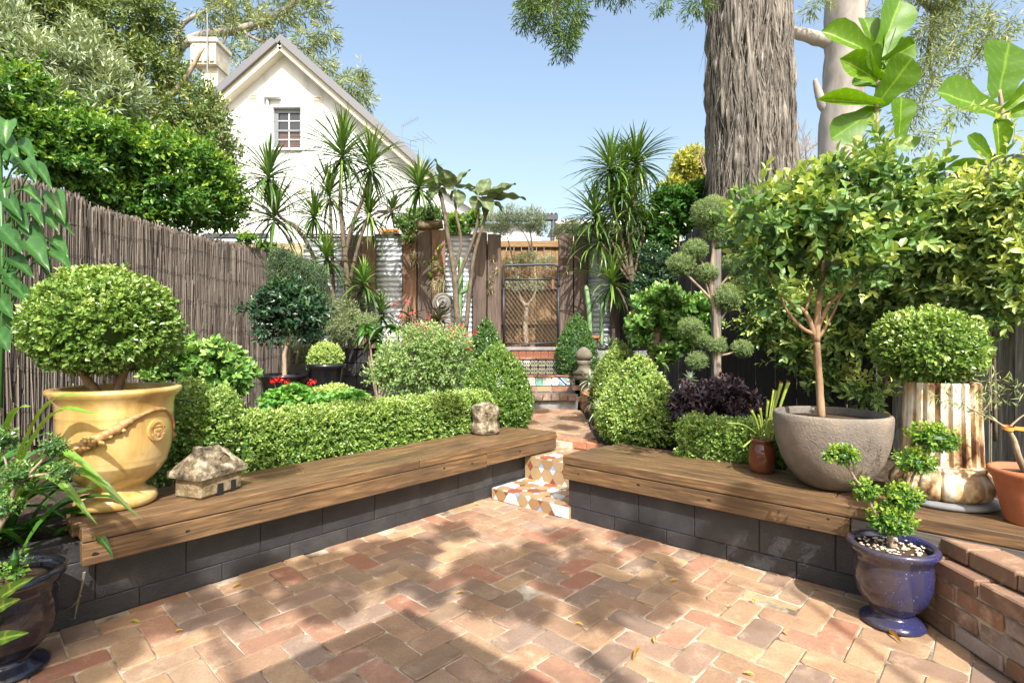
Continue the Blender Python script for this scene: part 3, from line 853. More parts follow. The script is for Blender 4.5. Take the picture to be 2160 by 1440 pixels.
brick_wall('brick_wall', 'low brick retaining wall along the right side of the path', [(1.02, 7.5), (1.06, 5.9)], PZ, 3, pal=PALW)
brick_wall('brick_wall', 'stepped brick pier under the stone finial beside the steps', [(.97, 7.62), (1.42, 7.62)], PZ, 5, pal=PALW)
brick_wall('brick_wall', 'low rough brick wall at the right edge behind the blue pot', [(2.03, 2.62), (2.03, 1.1)], 0, 4, pal=[lin(112, 86, 70), lin(126, 98, 80), lin(150, 138, 130), lin(140, 104, 80)])
t = thing('brick_wall', 'top course of rough bricks at right edge behind blue pot', 'wall', (2.15, 2.5, .33))
for i in range(6): inst('brick', nb[i % 3], t, frame((2.13, 2.52 - .232 * i, .366), (0, 1, 0), (-1, 0, 0), ZZ), tuple(np.array(lin(146, 116, 94)) * rng.uniform(.8, 1.1)))
g = G(); g.lathe([(.145, 0), (.15, .03), (.15, .05), (.12, .065), (.155, .08), (.155, .1), (.10, .13), (.085, .17), (.09, .21), (.105, .23), (.105, .265), (.075, .27), (.1, .285), (.118, .315), (.121, .345), (.108, .385), (.075, .425), (.028, .455), (.004, .462)], (1.02, 7.58, PZ + .41), 32)
tag(g.build('stone_finial', M['finial'], None, True), 'grey stone ball finial on the brick pier by the steps', 'finial')

# ---- retaining walls of the terrace
def slab_wall(label, x0, x1, y, z0, z1, mat, cols):
    t = thing('retaining_wall', label, 'wall', ((x0 + x1) / 2, y, z0))
    G().box(((x0 + x1) / 2, y + .1, (z0 + z1) / 2), (x1 - x0, .16, z1 - z0 - .02)).build('core', M['hole'], t)
    w = (x1 - x0) / cols; h = .2; nrow = int((z1 - z0) / h)
    me = G().cbox((0, 0, 0), (w - .008, .05, h - .008), .004).mesh('block', mat)
    for i in range(cols):
        for j in range(nrow): inst('block', me, t, Matrix.Translation((x0 + w * (i + .5), y, z0 + h * (j + .5))))
slab_wall('dark block retaining wall behind the left planting', -3.5, -.15, 8.22, .38, 1.22, M['block'], 9)
slab_wall('grey block retaining wall right of the steps', 1.2, 2.6, 8.05, .38, 1.22, M['concrete'], 4)

# ---- back fence: sleepers and corrugated iron
bf = thing('back_fence', 'back fence of upright old sleepers and corrugated iron sheets', 'fence', (0, 8.95, 1.2))
def sleeper(u0, u1, vt, mat, Y=8.85, zb=1.15, th=.12):
    x0, x1 = at(u0, 0, Y)[0], at(u1, 0, Y)[0]; zt = at(0, vt, Y)[2]
    g = G(); g.cbox(((zt - zb) / 2, 0, 0), (zt - zb, x1 - x0 - .003, th), .008, jit=.004)
    return g.build('sleeper_post', mat, bf, False, frame(((x0 + x1) / 2, Y + th / 2, zb), (0, 0, 1), (1, 0, 0), (0, 1, 0)))
for a in ((733, 762, 494, 'sleeper'), (763, 790, 497, 'sleeper_warm'), (848, 878, 484, 'sleeper_warm'), (879, 909, 487, 'sleeper'), (910, 939, 484, 'sleeper_warm'), (997, 1026, 490, 'sleeper'), (1028, 1057, 494, 'sleeper'), (1179, 1209, 492, 'sleeper'), (1211, 1240, 496, 'sleeper'), (1290, 1318, 492, 'sleeper'), (1319, 1347, 497, 'sleeper')):
    sleeper(a[0], a[1], a[2], M[a[3]])
x0, x1 = at(640, 0, 9.02)[0], at(1060, 0, 9.02)[0]; G().box(((x0 + x1) / 2, 9.04, 2.0), (x1 - x0 - .05, .03, 1.9)).build('gap_shade_board', M['blackpaling'], bf)  # dark sheet added so the slits between sleepers read as shade
x0, x1 = at(1180, 0, 9.02)[0], at(1400, 0, 9.02)[0]; G().box(((x0 + x1) / 2, 9.04, 2.0), (x1 - x0 - .05, .03, 1.9)).build('gap_shade_board', M['blackpaling'], bf)  # same added dark sheet, shading the sleeper gaps right of the gate
def iron(u0, u1, vt, Y=8.98, zb=1.15):
    x0, x1 = at(u0, 0, Y)[0], at(u1, 0, Y)[0]; zt = at(0, vt, Y)[2]
    n = int((zt - zb) / .085 * 10); z = np.linspace(zb, zt, n)
    y = Y + .011 * np.cos(z / .085 * 2 * math.pi)
    V = []
    for dy in (0, .004):
        for x in (x0, x1): V.append(np.stack([np.full(n, x), y + dy, z], 1))
    V = np.concatenate(V); i = np.arange(n - 1)
    q = lambda a, b: np.stack([a * n + i, b * n + i, b * n + i + 1, a * n + i + 1], 1)
    g = G(); g.add(V, [q(0, 1), q(3, 2), q(2, 0), q(1, 3)]); g.build('corrugated_sheet', M['iron'], bf, True)
for a in ((640, 733, 498), (790, 848, 496), (938, 998, 497), (1240, 1291, 497), (1346, 1400, 500)): iron(*a)
for a, b in ((640, 733), (790, 848), (939, 997), (1240, 1290)):
    p, q = at(a, 495, 8.96), at(b, 495, 8.96); G().box((p + q) / 2, (q[0] - p[0], .06, .02)).build('top_rail', M['sleeper'], bf)

# ---- gate
gt = thing('garden_gate', 'old pipe framed gate with chain wire and scroll, between dark sleepers', 'gate', (.3, 8.8, 1.24))
gp = lambda u, v: at(u, v, 8.78)
gl, gr, gtp, gmid, gbot = 1062.5, 1177.5, 560, 590, 724
r_ = .019
corner = lambda: curve([gp(gl, 606), gp(gl, 568), gp(gl + 5, 560.5), gp(gl + 14, 559.5), gp(1120, 558.5), gp(gr - 14, 558), gp(gr - 4, 560), gp(gr, 568), gp(gr + 1, 606)], 5)
G().tube(corner(), r_, 8).build('top_frame', M['steel'], gt, True)
for u in (gl, gr): G().tube([gp(u, 606), gp(u + .5, gbot)], r_, 8).build('stile', M['steel'], gt, True)
G().tube([gp(gl, gmid), gp(gr, gmid - 1)], r_ * .9, 8).build('mid_rail', M['steel'], gt, True)
G().tube([gp(gl, gbot), gp(1120, 725), gp(gr, 722)], r_ * .8, 8).build('bottom_rail', M['steel'], gt, True)
g = G(); x0, x1 = gp(gl, 0)[0] + .02, gp(gr, 0)[0] - .02; z0, z1 = gp(0, gbot)[2], gp(0, gmid)[2]
pitch = .066
for sgn in (1, -1):
    c = -3.0
    while c < 3.0:
        # line x - x0 = sgn*(z-z0)*.62 + c
        pts = []
        for z in np.linspace(z0, z1, 40):
            x = x0 + (c + sgn * (z - z0) * .72)
            if x0 <= x <= x1: pts.append((x, 8.78 + .004 * sgn, z))
        if len(pts) > 1: g.tube([pts[0], pts[-1]], .0026, 3)
        c += pitch
tag(g.build('chain_wire', M['wire'], gt), kind='stuff')
g = G()
th = np.linspace(0, 4.2 * math.pi, 50); cs = gp(1103, 715)
g.tube(np.stack([cs[0] + np.cos(th) * (.03 + .006 * th), np.full(50, 8.77), cs[2] + np.sin(th) * (.03 + .006 * th)], 1), .006, 6); g.build('scroll', M['rust'], gt, True)
g = G()
for a, b in (((1068, 588), (1120, 563)), ((1120, 563), (1172, 588)), ((1066, 562), (1120, 588)), ((1120, 588), (1174, 562))): g.tube([gp(*a), gp(*b)], .006, 6)
g.build('cross_brace', M['wire'], gt)
g = G(); th = np.linspace(0, 2 * math.pi, 22)
for u in (1085, 1155):
    c = gp(u, 575); g.tube(np.stack([c[0] + np.cos(th) * .07, np.full(22, 8.775), c[2] + np.sin(th) * .07], 1), .005, 5)
g.build('ring', M['wire'], gt)
G().cbox(gp(1166, 600), (.05, .04, .17), .01).build('latch', M['rust'], gt)

# ---- paling fence behind the gate
pf = thing('paling_fence', 'tan upright paling fence seen through the gate', 'fence', (.35, 10.3, 1.1))
zt = at(0, 520, 10.3)[2]
for i in range(17):
    w = .1; x = -1.05 + i * .145
    g = G(); g.cbox(((zt - 1.1) / 2, 0, 0), (zt - 1.1 + rng.uniform(-.01, .0), .139, .018), .003)
    g.build('paling', M['paling'], pf, False, frame((x, 10.3 + (i % 3) * .006, 1.1), (0, 0, 1), (1, 0, 0), (0, 1, 0)))
G().box((.11, 10.36, 2.1), (2.5, .02, 1.9)).build('gap_shade_board', M['blackpaling'], pf)  # added dark sheet that gives shadow lines between the palings
for z, h in ((zt + .04, .12), (at(0, 607, 10.3)[2], .09), (at(0, 680, 10.3)[2], .09)):
    g = G(); g.cbox((1.2, 0, 0), (2.5, .045, h), .004); g.build('rail', M['paling'], pf, False, Matrix.Translation((-1.1, 10.26, z)))

# ---- left brushwood fence
def brush_panel(t, Y0, Y1, hz):
    g = G()
    L = Y1 - Y0
    N_ = int(L * 2900); Ys = rng.uniform(Y0, Y1, N_); top = rng.random(N_) < .22
    z0s = np.where(top, 1.9, rng.uniform(.34, 2.2, N_)); ln_ = rng.uniform(.35, 1.0, N_)
    for Y, za, l_, tp_ in zip(Ys, z0s, ln_, top):
        ht = hz(Y) + rng.normal(0, .022); zb = ht if tp_ else min(za + l_, ht)
        za = max(.34, zb - l_)
        x = fenceL(Y) + rng.uniform(-.01, .034); w = rng.uniform(.0018, .0055); lean = rng.normal(0, .03) * (zb - za)
        p, q2 = np.array((x, Y, za)), np.array((x + rng.normal(0, .008), Y + lean, zb))
        V = [c + np.array(d) for c in (p, q2) for d in ((.006, 0, 0), (-.005, w, 0), (-.005, -w, 0))]
        g.add(V, [[(0, 1, 4, 3), (1, 2, 5, 4), (2, 0, 3, 5)], [(3, 4, 5)]], np.clip(rng.normal(.42, .26), 0, 1))
    tag(g.build('brushwood', M['brush'], t), kind='stuff')
bfh = lambda Y: 2.60 + .03 * math.sin(Y * 1.7) + (.05 if Y < 5.1 else 0)
bw = thing('brushwood_fence', 'tall grey brushwood fence along the left side', 'fence', (fenceL(6), 6, .38))
brush_panel(bw, 3.4, 8.95, bfh)
g = G(); a, b = np.array((fenceL(3.4) - .03, 3.4)), np.array((fenceL(8.95) - .03, 8.95)); g.box(v3((a + b) / 2, 1.45), (np.linalg.norm(b - a), .02, 2.14), ax=[U3(nrm(b - a)), U3((-.98, .192)), ZZ]); g.build('backing', M['sleeper'], bw)
for z in (.75, 1.1, 1.45, 1.8, 2.12, 2.4):
    Ys = np.linspace(3.4, 8.95, 60); g = G()
    g.tube(np.stack([fenceL(Ys) + .048 + rng.normal(0, .003, 60), Ys, z + .012 * np.sin(Ys * 9) + rng.normal(0, .005, 60)], 1), .0017, 4); g.build('wire', M['blackwire'], bw)

# ---- right dark paling fence
rf = thing('paling_fence', 'black stained paling fence along the right side behind the climbers', 'fence', (fenceR(5), 5, .38))
rdirv = nrm(np.array((-.31, 1.0)))
Y = 2.2; i = 0
while Y < 8.9:
    zt = 2.6 + (.0 if not 6.5 < Y < 7.35 else .40 * (1 - (Y - 6.5) / .85)) + rng.uniform(-.008, .008)
    grey = Y < 4.9
    g = G(); L = zt - .36; g.cbox((L / 2, 0, 0), (L, .132, .018), .002)
    g.build('paling', M['blackpaling'] if not grey else M['greypaling' if Y < 4.4 else 'blackpaling'], rf, False, frame((fenceR(Y) + .006 * (i % 2), Y, .36), (0, 0, 1), U3(rdirv), np.cross((0, 0, 1), U3(rdirv))))
    Y += .135; i += 1
g = G(); a, b = np.array((fenceR(2.2) + .03, 2.2)), np.array((fenceR(8.9) + .03, 8.9))
for z in (.8, 1.6, 2.3): g.box(v3((a + b) / 2, z), (np.linalg.norm(b - a), .04, .08), ax=[U3(rdirv), U3((.955, .296)), ZZ])
g.build('rail', M['blackpaling'], rf)

# ---- white house
HY = 16.0
hx = lambda u: at(u, 0, HY)[0]
hz_ = lambda v: at(0, v, HY)[2]
hs = thing('house', 'white rendered house with steep gable and small sash window', 'house', (hx(600), HY, 0))
ax_, az = hx(600), hz_(112); ex_, ez = hx(893), hz_(372)
hw = ex_ - ax_
wx0, wx1, wz0, wz1 = hx(576), hx(634), hz_(313), hz_(226)
# front wall as pieces around the window opening
def facepoly(g, pts, y0, y1): g.prism([(p[0], p[1]) for p in pts], (0, 0, 0), (1, 0, 0), (0, 0, 1), (0, 1, 0), y0, y1)
roofz = lambda x: az - abs(x - ax_) * (az - ez) / hw
g = G()
facepoly(g, [(ax_ - hw, 0), (wx0, 0), (wx0, roofz(wx0)), (ax_ - hw, ez)], HY, HY + .3)
facepoly(g, [(wx1, 0), (ax_ + hw, 0), (ax_ + hw, ez), (wx1, roofz(wx1))], HY, HY + .3)
facepoly(g, [(wx0, 0), (wx1, 0), (wx1, wz0), (wx0, wz0)], HY, HY + .3)
facepoly(g, [(wx0, wz1), (wx1, wz1), (wx1, roofz(wx1)), (ax_, az), (wx0, roofz(wx0))], HY, HY + .3)
g.box((ax_ - hw + .15, HY + 4.3, ez / 2), (.3, 8, ez)); g.box((ax_ + hw - .15, HY + 4.3, ez / 2), (.3, 8, ez))
g.build('wall', M['render'], hs)
for sg in (-1, 1):
    a = np.array((ax_, HY - .25, az + .02)); b = np.array((ax_ + sg * (hw + .25), HY - .25, az + .02 - (hw + .25) * (az - ez) / hw))
    d = nrm(b - a); up = np.array((-d[2] * sg, 0, d[0] * sg)) * 1.0
    up = up if up[2] > 0 else -up
    L = np.linalg.norm(b - a)
    rf_ = G().box((a + b) / 2 + up * .18 + np.array((0, 4.1, 0)), (L, 8.6, .2), ax=[d, (0, 1, 0), up]).build('roof', M['roofmetal'], hs)
    G().box((a + b) / 2 + up * .0 + np.array((0, -.06, 0)), (L, .05, .16), ax=[d, (0, 1, 0), up]).build('bargeboard', M['trim'], rf_)
    G().box((a + b) / 2 - up * .05 + np.array((0, .12, 0)), (L, .3, .06), ax=[d, (0, 1, 0), up]).build('soffit', M['trim'], rf_)
G().prism([(-.34, -.1), (0, .27), (.34, -.1), (.34, -.28), (0, .08), (-.34, -.28)], (ax_, HY - .32, az + .12), (1, 0, 0), ZZ, (0, 1, 0), 0, 8.6).build('ridge_cap', M['roofmetal'], hs)
win = G()
W_, H_ = wx1 - wx0, wz1 - wz0; wy = HY + .16
for x in (wx0 + .05, wx1 - .04): win.box((x, wy, (wz0 + wz1) / 2), (.1 if x < -6.8 else .06, .06, H_))
for z, h in ((wz0 + .03, .07), (wz1 - .06, .13), (wz0 + H_ * .47, .06)): win.box(((wx0 + wx1) / 2, wy - .004, z), (W_ - .01, .06, h))
win = win.build('window', M['sash'], hs)
mb = G(); mb.box(((wx0 + wx1) / 2 + .01, wy, (wz0 + wz1) / 2), (.025, .05, H_ - .03))
for f_ in (.25, .71): mb.box(((wx0 + wx1) / 2, wy + .003, wz0 + H_ * f_), (W_ - .03, .05, .025))
mb.build('glazing_bars', M['white'], win)
for i in range(2):
    for j in range(4):
        x = wx0 + .1 + (W_ - .16) * (i + .5) / 2; z = wz0 + .06 + (H_ - .16) * (j + .5) / 4
        G().box((x, wy + .02, z), ((W_ - .16) / 2 - .02, .006, (H_ - .16) / 4 - .02)).build('pane', M['glass'] if j > 1 else M['blind'], win)
G().box(((wx0 + wx1) / 2, HY - .02, wz0 - .04), (W_ + .1, .12, .06)).build('sill', M['render'], hs)
for u, v in ((535, 206), (670, 210), (637, 402), (548, 399)):
    c = at(u, v, HY); vt = G().cbox(c, (.26, .05, .17), .01).build('vent', M['trim'], hs)
    for k in range(3): G().box(c + np.array((0, -.025, .045 - .045 * k)), (.21, .02, .014)).build('vent_slat', M['bench_grey'], vt)  # slats coloured darker to stand in for the vent's shadows
G().cbox(at(576, 206, HY) + np.array((0, -.08, 0)), (.5, .16, .13), .015).build('cable_box', M['render'], hs)
G().tube([at(566, 206, HY) + np.array((0, -.06, 0)), at(566.5, 470, HY) + np.array((0, -.06, 0))], .035, 8).build('downpipe', M['render'], hs, True)
ch = thing('chimney', 'pale stone chimney with stepped cap behind the leafy tree', 'chimney', at(440, 200, 18))
cx = at(434, 0, 18)[0]
G().box((cx + .1, 18.4, 8.6), (.56, .7, 4.0)).build('shaft', M['chimstone'], ch)
G().box((cx, 18.3, at(0, 118, 18)[2]), (.84, .9, .7)).build('head', M['chimstone'], ch)
G().cbox((cx, 18.3, at(0, 90, 18)[2]), (.96, 1.0, .18), .03).build('cap', M['chimstone'], ch)
for k in range(4): G().box((cx - .30 + .2 * k, 17.83, at(0, 130, 18)[2]), (.13, .08, .16)).build('corbel', M['chimstone'], ch)
G().tube([at(437, 155, 17.7), at(437, 110, 17.7), at(437, 30, 17.7)], .025, 6).build('aerial_mast', M['alu'], ch)

# neighbouring roofs, sheds and boards behind the fence
an = thing('lean_to', 'low cream lean-to roof with dark gutter at the house foot', 'building', at(520, 520, 14))
a, b, c, d = at(430, 470, 15.6), at(500, 472, 15.6), at(565, 492, 13.6), at(430, 492, 13.6)
g = G(); g.add(np.array([a, b, c, d, a - ZZ * .06, b - ZZ * .06, c - ZZ * .06, d - ZZ * .06]), [[(0, 3, 2, 1), (4, 5, 6, 7), (3, 7, 6, 2), (0, 1, 5, 4), (1, 2, 6, 5)]]); g.build('roof', M['trim'], an)
p, q = at(430, 498, 13.55), at(566, 498, 13.55); G().cbox((p + q) / 2, (q[0] - p[0], .12, .13), .02).build('gutter', M['gutter'], an)
G().box(((p + q) / 2)[0:1].tolist() + [13.8, 1.9], (q[0] - p[0] - .1, .1, 3.6)).build('wall', M['render'], an)
wb = thing('weatherboard_wall', 'cream horizontal weatherboards behind the rosemary', 'wall', at(600, 600, 11))
for i in range(14):
    z = at(0, 512, 11)[2] - i * .088; x0, x1 = at(480, 0, 11)[0], at(694, 0, 11)[0]
    G().box(((x0 + x1) / 2, 11, z - .045), (x1 - x0, .03, .086), ax=[(1, 0, 0), (0, .97, .24), (0, -.24, .97)]).build('board', M['cream'], wb)
sh = thing('shed', 'cream shed with dark gutter and corrugated roof behind the gate', 'shed', (-.3, 12, 0))
x0, x1 = at(935, 0, 12)[0], at(1176, 0, 12)[0]; zt = at(0, 456, 12)[2]
G().box(((x0 + x1) / 2 - .1, 13.4, zt / 2 - .1), (x1 - x0 - .5, 2.6, zt - .1)).build('wall', M['render'], sh)
G().cbox(((x0 + x1) / 2, 11.95, zt - .05), (x1 - x0, .13, .14), .02).build('gutter', M['gutter'], sh)
n = 160; xs = np.linspace(x0 - .02, x1 + .02, n); zz = zt + .045 + .02 * np.cos((xs - x0) * 2 * math.pi / .09)
g = G(); V = np.concatenate([np.stack([xs, np.full(n, yy), zz + dz], 1) for yy, dz in ((11.9, 0), (14.8, .5), (11.9, -.012), (14.8, .488))]); i = np.arange(n - 1)
g.add(V, [np.stack([i, i + 1, n + i + 1, n + i], 1), np.stack([2 * n + i, i, i + 1, 2 * n + i + 1][::1], 1), np.stack([2 * n + i, 3 * n + i, 3 * n + i + 1, 2 * n + i + 1], 1)]); g.build('roof', M['roofmetal'], sh)
G().tube([(x1 - .1, 11.95, zt - .1), (x1 - .12, 11.95, zt - .6), (x1 - .12, 12.0, 1.0)], .05, 8).build('downpipe', M['gutter'], sh, True)
ob = thing('outbuilding', 'low white building with sloping roof line right of the house', 'building', at(960, 500, 14.8))
g = G(); g.prism([(at(893, 0, 15)[0], 0), (at(1010, 0, 15)[0], 0), (at(1010, 0, 15)[0], at(0, 452, 15)[2]), (at(930, 0, 15)[0], at(0, 398, 15)[2]), (at(893, 0, 15)[0], at(0, 398, 15)[2])], (0, 0, 0), (1, 0, 0), (0, 0, 1), (0, 1, 0), 15, 17); g.build('wall', M['render'], ob)
a, b = at(928, 394, 14.9), at(1012, 449, 14.9); d = nrm(b - a); G().box((a + b) / 2, (np.linalg.norm(b - a), .2, .06), ax=[d, (0, 1, 0), np.cross(d, (0, 1, 0)) * -1]).build('roof_edge', M['whiteroof'], ob)
w2 = thing('long_roof', 'long low white roof behind the right dracaena', 'building', at(1300, 480, 13.5))
p, q = at(1170, 463, 13.5), at(1440, 466, 13.5)
g = G(); g.add(np.array([p, q, q + np.array((0, 3, .12)), p + np.array((0, 3, .12)), p - ZZ * .1, q - ZZ * .1]), [[(0, 1, 2, 3), (4, 5, 1, 0)]]); g.build('roof', M['whiteroof'], w2)
G().box(((p + q) / 2)[:1].tolist() + [13.75, 1.9], (q[0] - p[0], .2, 4.2)).build('wall', M['cream'], w2)
def antenna(name, label, u, v0, v1, Y, rods):
    t = thing(name, label, 'antenna', at(u, v0, Y))
    G().tube([at(u, v0, Y), at(u, v1, Y)], .018, 6).build('mast', M['alu'], t)
    g = G()
    for a, b in rods: g.tube([at(*a, Y), at(*b, Y)], .008, 4)
    g.build('rods', M['alu'], t)
antenna('tv_antenna', 'rooftop antenna with short angled comb of elements', 848, 345, 262, 19, [((846, 268), (882, 249))] + [((850 + 4.4 * k - 2, 262 - 2.2 * k - 2), (850 + 4.4 * k + 2, 269 - 2.2 * k)) for k in range(8)])
antenna('tv_antenna', 'rooftop antenna of long horizontal rods beside the gable', 847, 350, 300, 19.5, [((818, 282 + 9 * k), (880, 300 + 10 * k)) for k in range(4)] + [((832, 290), (832, 322)), ((866, 297), (866, 335))])
antenna('tv_antenna', 'rooftop antenna on a white mast with crossed rods', 893, 352, 292, 20, [((865, 298), (905, 290)), ((880, 280), (912, 304)), ((890, 277), (920, 303)), ((896, 300), (872, 288))])
# ------------------------------------------------------------------ plants: makers
def topiary(name, label, cat, base, prof, mat, L=.02, dens=4200, k=5, amp=.05, group=None, stem=None, t0=.5, seed=1, parent=None, part='foliage', jit=.014, kind='d', bark='bark', top=.18, wl=.66, elong=(1, 1), inner=.03, trim=True):
    """clipped plant: leaf sprigs over a turned profile (r, z), with a leafy core coloured dark for inner shade"""
    base = np.asarray(base, float)
    t = parent or thing(name, label, cat, base, group)
    pr = np.asarray(prof, float).copy(); 
    if trim: pr[:, 0] = np.maximum(pr[:, 0] - L * .8, .004)
    zc_ = pr[:, 1].mean(); pr[:, 1] = zc_ + (pr[:, 1] - zc_) * (1 - trim * L * .8 / max(np.ptp(pr[:, 1]) / 2, .03))
    a, b = pr[:-1], pr[1:]
    ln = np.hypot(*(b - a).T); area = ln * math.pi * (a[:, 0] + b[:, 0])
    n = int(area.sum() * dens)
    i = rng.choice(len(a), n, p=area / area.sum()); f = rng.uniform(0, 1, n)
    q = a[i] + (b[i] - a[i]) * f[:, None]; d = (b - a)[i] / ln[i][:, None]
    th = rng.uniform(0, 2 * math.pi, n)
    Nn = np.stack([d[:, 1] * np.cos(th), d[:, 1] * np.sin(th), -d[:, 0]], 1)
    Pp = np.stack([q[:, 0] * np.cos(th) * elong[0], q[:, 0] * np.sin(th) * elong[1], q[:, 1]], 1)
    ctr = np.array((0, 0, pr[:, 1].mean())); lm = lump(nrm(Pp - ctr), seed, amp, 4.0)
    Pp = ctr + (Pp - ctr) * lm[:, None] - Nn * np.abs(rng.normal(0, jit, n))[:, None] - Nn * (rng.random(n) < .3)[:, None] * inner
    stray = rng.random(n) < .025; Pp[stray] += (Nn[stray] + rdir(stray.sum()) * .4) * rng.uniform(.2, 1.3, stray.sum())[:, None] * L
    keep = np.ones(n, bool)
    for hcx in Pp[rng.choice(n, max(2, int(area.sum() * 14)) if trim else 0)]: keep &= (np.linalg.norm(Pp - hcx, axis=1) > rng.uniform(.9, 2.6) * L) | (rng.random(n) < .12)
    Pp, Nn, lm = Pp[keep], Nn[keep], lm[keep]; n = len(Pp)
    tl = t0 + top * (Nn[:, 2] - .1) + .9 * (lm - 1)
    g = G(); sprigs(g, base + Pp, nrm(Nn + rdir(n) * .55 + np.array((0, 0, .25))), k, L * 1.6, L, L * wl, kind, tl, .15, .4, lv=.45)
    g2 = [(max(r * .84 - .02 * trim, .002), ctr[2] + (z - ctr[2]) * .84) for r, z in pr]
    c = G(); c.lathe(g2, (0, 0, 0), 20); V = c.v[0] * np.array((elong[0], elong[1], 1)); g.add(base + V, c.f, .05)  # core takes the darkest leaf tint, painting shade into the gaps
    fo = g.build(part, mat, t)
    if stem is not None:
        s = G()
        for pts, r0, r1 in stem: s.tube(curve(pts, 6), np.linspace(r0, r1, (len(pts) - 1) * 6 + 1), 7, wob=.08)
        s.build('stem', M[bark], t, True)
    return t
def ell(rx, rz, zc, n=14, flat=0.0):
    a = np.linspace(-math.pi / 2 + .02, math.pi / 2 - .02, n)
    return [(rx * math.cos(x), zc + rz * math.sin(x) * (1 - flat * (x < 0))) for x in a]
def hedge(name, label, pts, w, h, z0, mat, L=.02, dens=4200, k=5, amp=.03, t0=.5, seed=3):
    P = curve([v3(p, z0) for p in pts], 10); n0 = len(P)
    t = thing(name, label, 'hedge', P[0])
    seg = np.linalg.norm(np.diff(P, axis=0), axis=1).sum()
    n = int(seg * (2 * h + w) * dens)
    s = rng.uniform(0, n0 - 1.001, n); i = s.astype(int); f = (s - i)[:, None]
    c = P[i] * (1 - f) + P[i + 1] * f; T = nrm(P[i + 1] - P[i]); sd_ = np.cross(T, ZZ)
    ph = rng.uniform(-.12, math.pi + .12, n); ph[rng.random(n) < .45] = rng.uniform(-.1, math.pi + .1)
    ph = rng.uniform(0, 1, n) * math.pi
    pw = lambda x: np.sign(x) * np.abs(x) ** .45
    lx, lz = pw(np.cos(ph)), pw(np.sin(ph))
    Nn = nrm(sd_ * (np.sign(lx) * np.abs(lx) ** 3)[:, None] + ZZ * (np.abs(lz) ** 4)[:, None] + .001)
    bump = 1 + amp * np.sin(s * 1.3 + ph * 3) + amp * np.sin(s * 3.1 + 2)
    Q = c + sd_ * (lx * w / 2 * bump)[:, None] + ZZ * (lz * h * bump)[:, None] - Nn * np.abs(rng.normal(0, .016, n))[:, None]
    # sides reach the ground
    low = (np.abs(lx) > .9) & (rng.random(n) < .6); Q[low, 2] = z0 + rng.uniform(.02, .8, low.sum()) * h
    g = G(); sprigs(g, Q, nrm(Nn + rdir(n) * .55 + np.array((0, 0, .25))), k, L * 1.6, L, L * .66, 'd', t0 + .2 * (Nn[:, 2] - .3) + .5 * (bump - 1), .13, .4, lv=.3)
    m = 16; V = []
    for j in range(n0):
        Tj = nrm(P[min(j + 1, n0 - 1)] - P[max(j - 1, 0)]); sj = np.cross(Tj, ZZ)
        a = np.linspace(0, math.pi, m); V.append(P[j] + np.outer(pw(np.cos(a)) * w * .36, sj) + np.outer(pw(np.sin(a)) * h * .8, ZZ))
    V = np.concatenate(V); i = np.arange(n0 - 1)[:, None] * m; j = np.arange(m - 1)[None]
    g.add(V, [np.stack([i + j, i + j + 1, i + m + j + 1, i + m + j], -1).reshape(-1, 4), [list(range(m))], [list(range((n0 - 1) * m, n0 * m))]], .05)  # hedge core coloured darkest so openings between sprigs look shaded
    g.build('foliage', mat, t)
    s = G()
    for q in np.linspace(0.06, .94, int(seg / .22)):
        p = P[int(q * (n0 - 1))]; s.tube([p - ZZ * .02, p + ZZ * h * .35 + rng.normal(0, .03, 3), p + ZZ * h * .8 + rng.normal(0, .05, 3)], [.012, .009, .004], 5)
    s.build('stem', M['bark_red'], t); 
    return t
def tree(name, label, cl, mat, n, k, ln, L, W, trunk, bark, kind='d', t0=.5, tv=.13, up=.4, droop=0.0, inner=.45, amp=.2, seed=1, cat='tree', group=None, fold=.18, curl=0.0, base=None, tipb=.2, spread=.9, lit=.18, shoots=0):
    """crown of sprigs through clumps; trunk = list of (points, r0, r1)"""
    b0 = np.asarray(trunk[0][0][0] if trunk else base, float)
    t = thing(name, label, cat, b0, group)
    sh_r = .45 * (ln + L); cl = [(c, tuple(max(q - sh_r, q * .5) for q in r)) for c, r in cl]
    P, D = clumps(cl, n, inner, amp, seed)
    S_ = nrm(D + rdir(len(P)) * .7 + np.array((0, 0, .3 - droop)))
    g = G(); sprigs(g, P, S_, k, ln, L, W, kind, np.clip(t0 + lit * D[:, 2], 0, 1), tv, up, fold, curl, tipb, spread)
    if shoots:
        i_ = rng.choice(len(P), shoots); sprigs(g, P[i_], nrm(D[i_] * .8 + rdir(shoots) * .5 + ZZ * .5), 11, ln * 2.4, L, W, kind, np.clip(t0 + .15, 0, 1), tv, up, fold, curl, .4, spread * .9)
    g.build('crown', mat, t)
    if trunk:
        s = G()
        for pts, r0, r1 in trunk:
            c = curve(pts, 6); s.tube(c, np.linspace(r0, r1, len(c)), 9, wob=.05)
        s.build('trunk', M[bark], t, True)
    return t
def strap_path(b, az, el, L, droop, n=8, twist=0.0):
    """points of an arching leaf"""
    s = np.linspace(0, 1, n)
    h = np.array((math.cos(az), math.sin(az), 0))
    e = el - droop * s ** 1.3
    st = L / (n - 1)
    hx_ = np.concatenate([[0], np.cumsum(np.cos(e[:-1]) * st)]); hz2 = np.concatenate([[0], np.cumsum(np.sin(e[:-1]) * st)])
    side = np.array((-h[1], h[0], 0)) * twist
    return b + np.outer(hx_, h) + np.outer(hz2, ZZ) + np.outer(s ** 2 * L, side)
def strap_w(W, n=8, base=.5):
    s = np.linspace(0, 1, n)
    return W * np.clip(np.minimum(base + s * 2.5, 1) * (1 - np.clip((s - .45) / .55, 0, 1) ** 1.7), .03, 1)
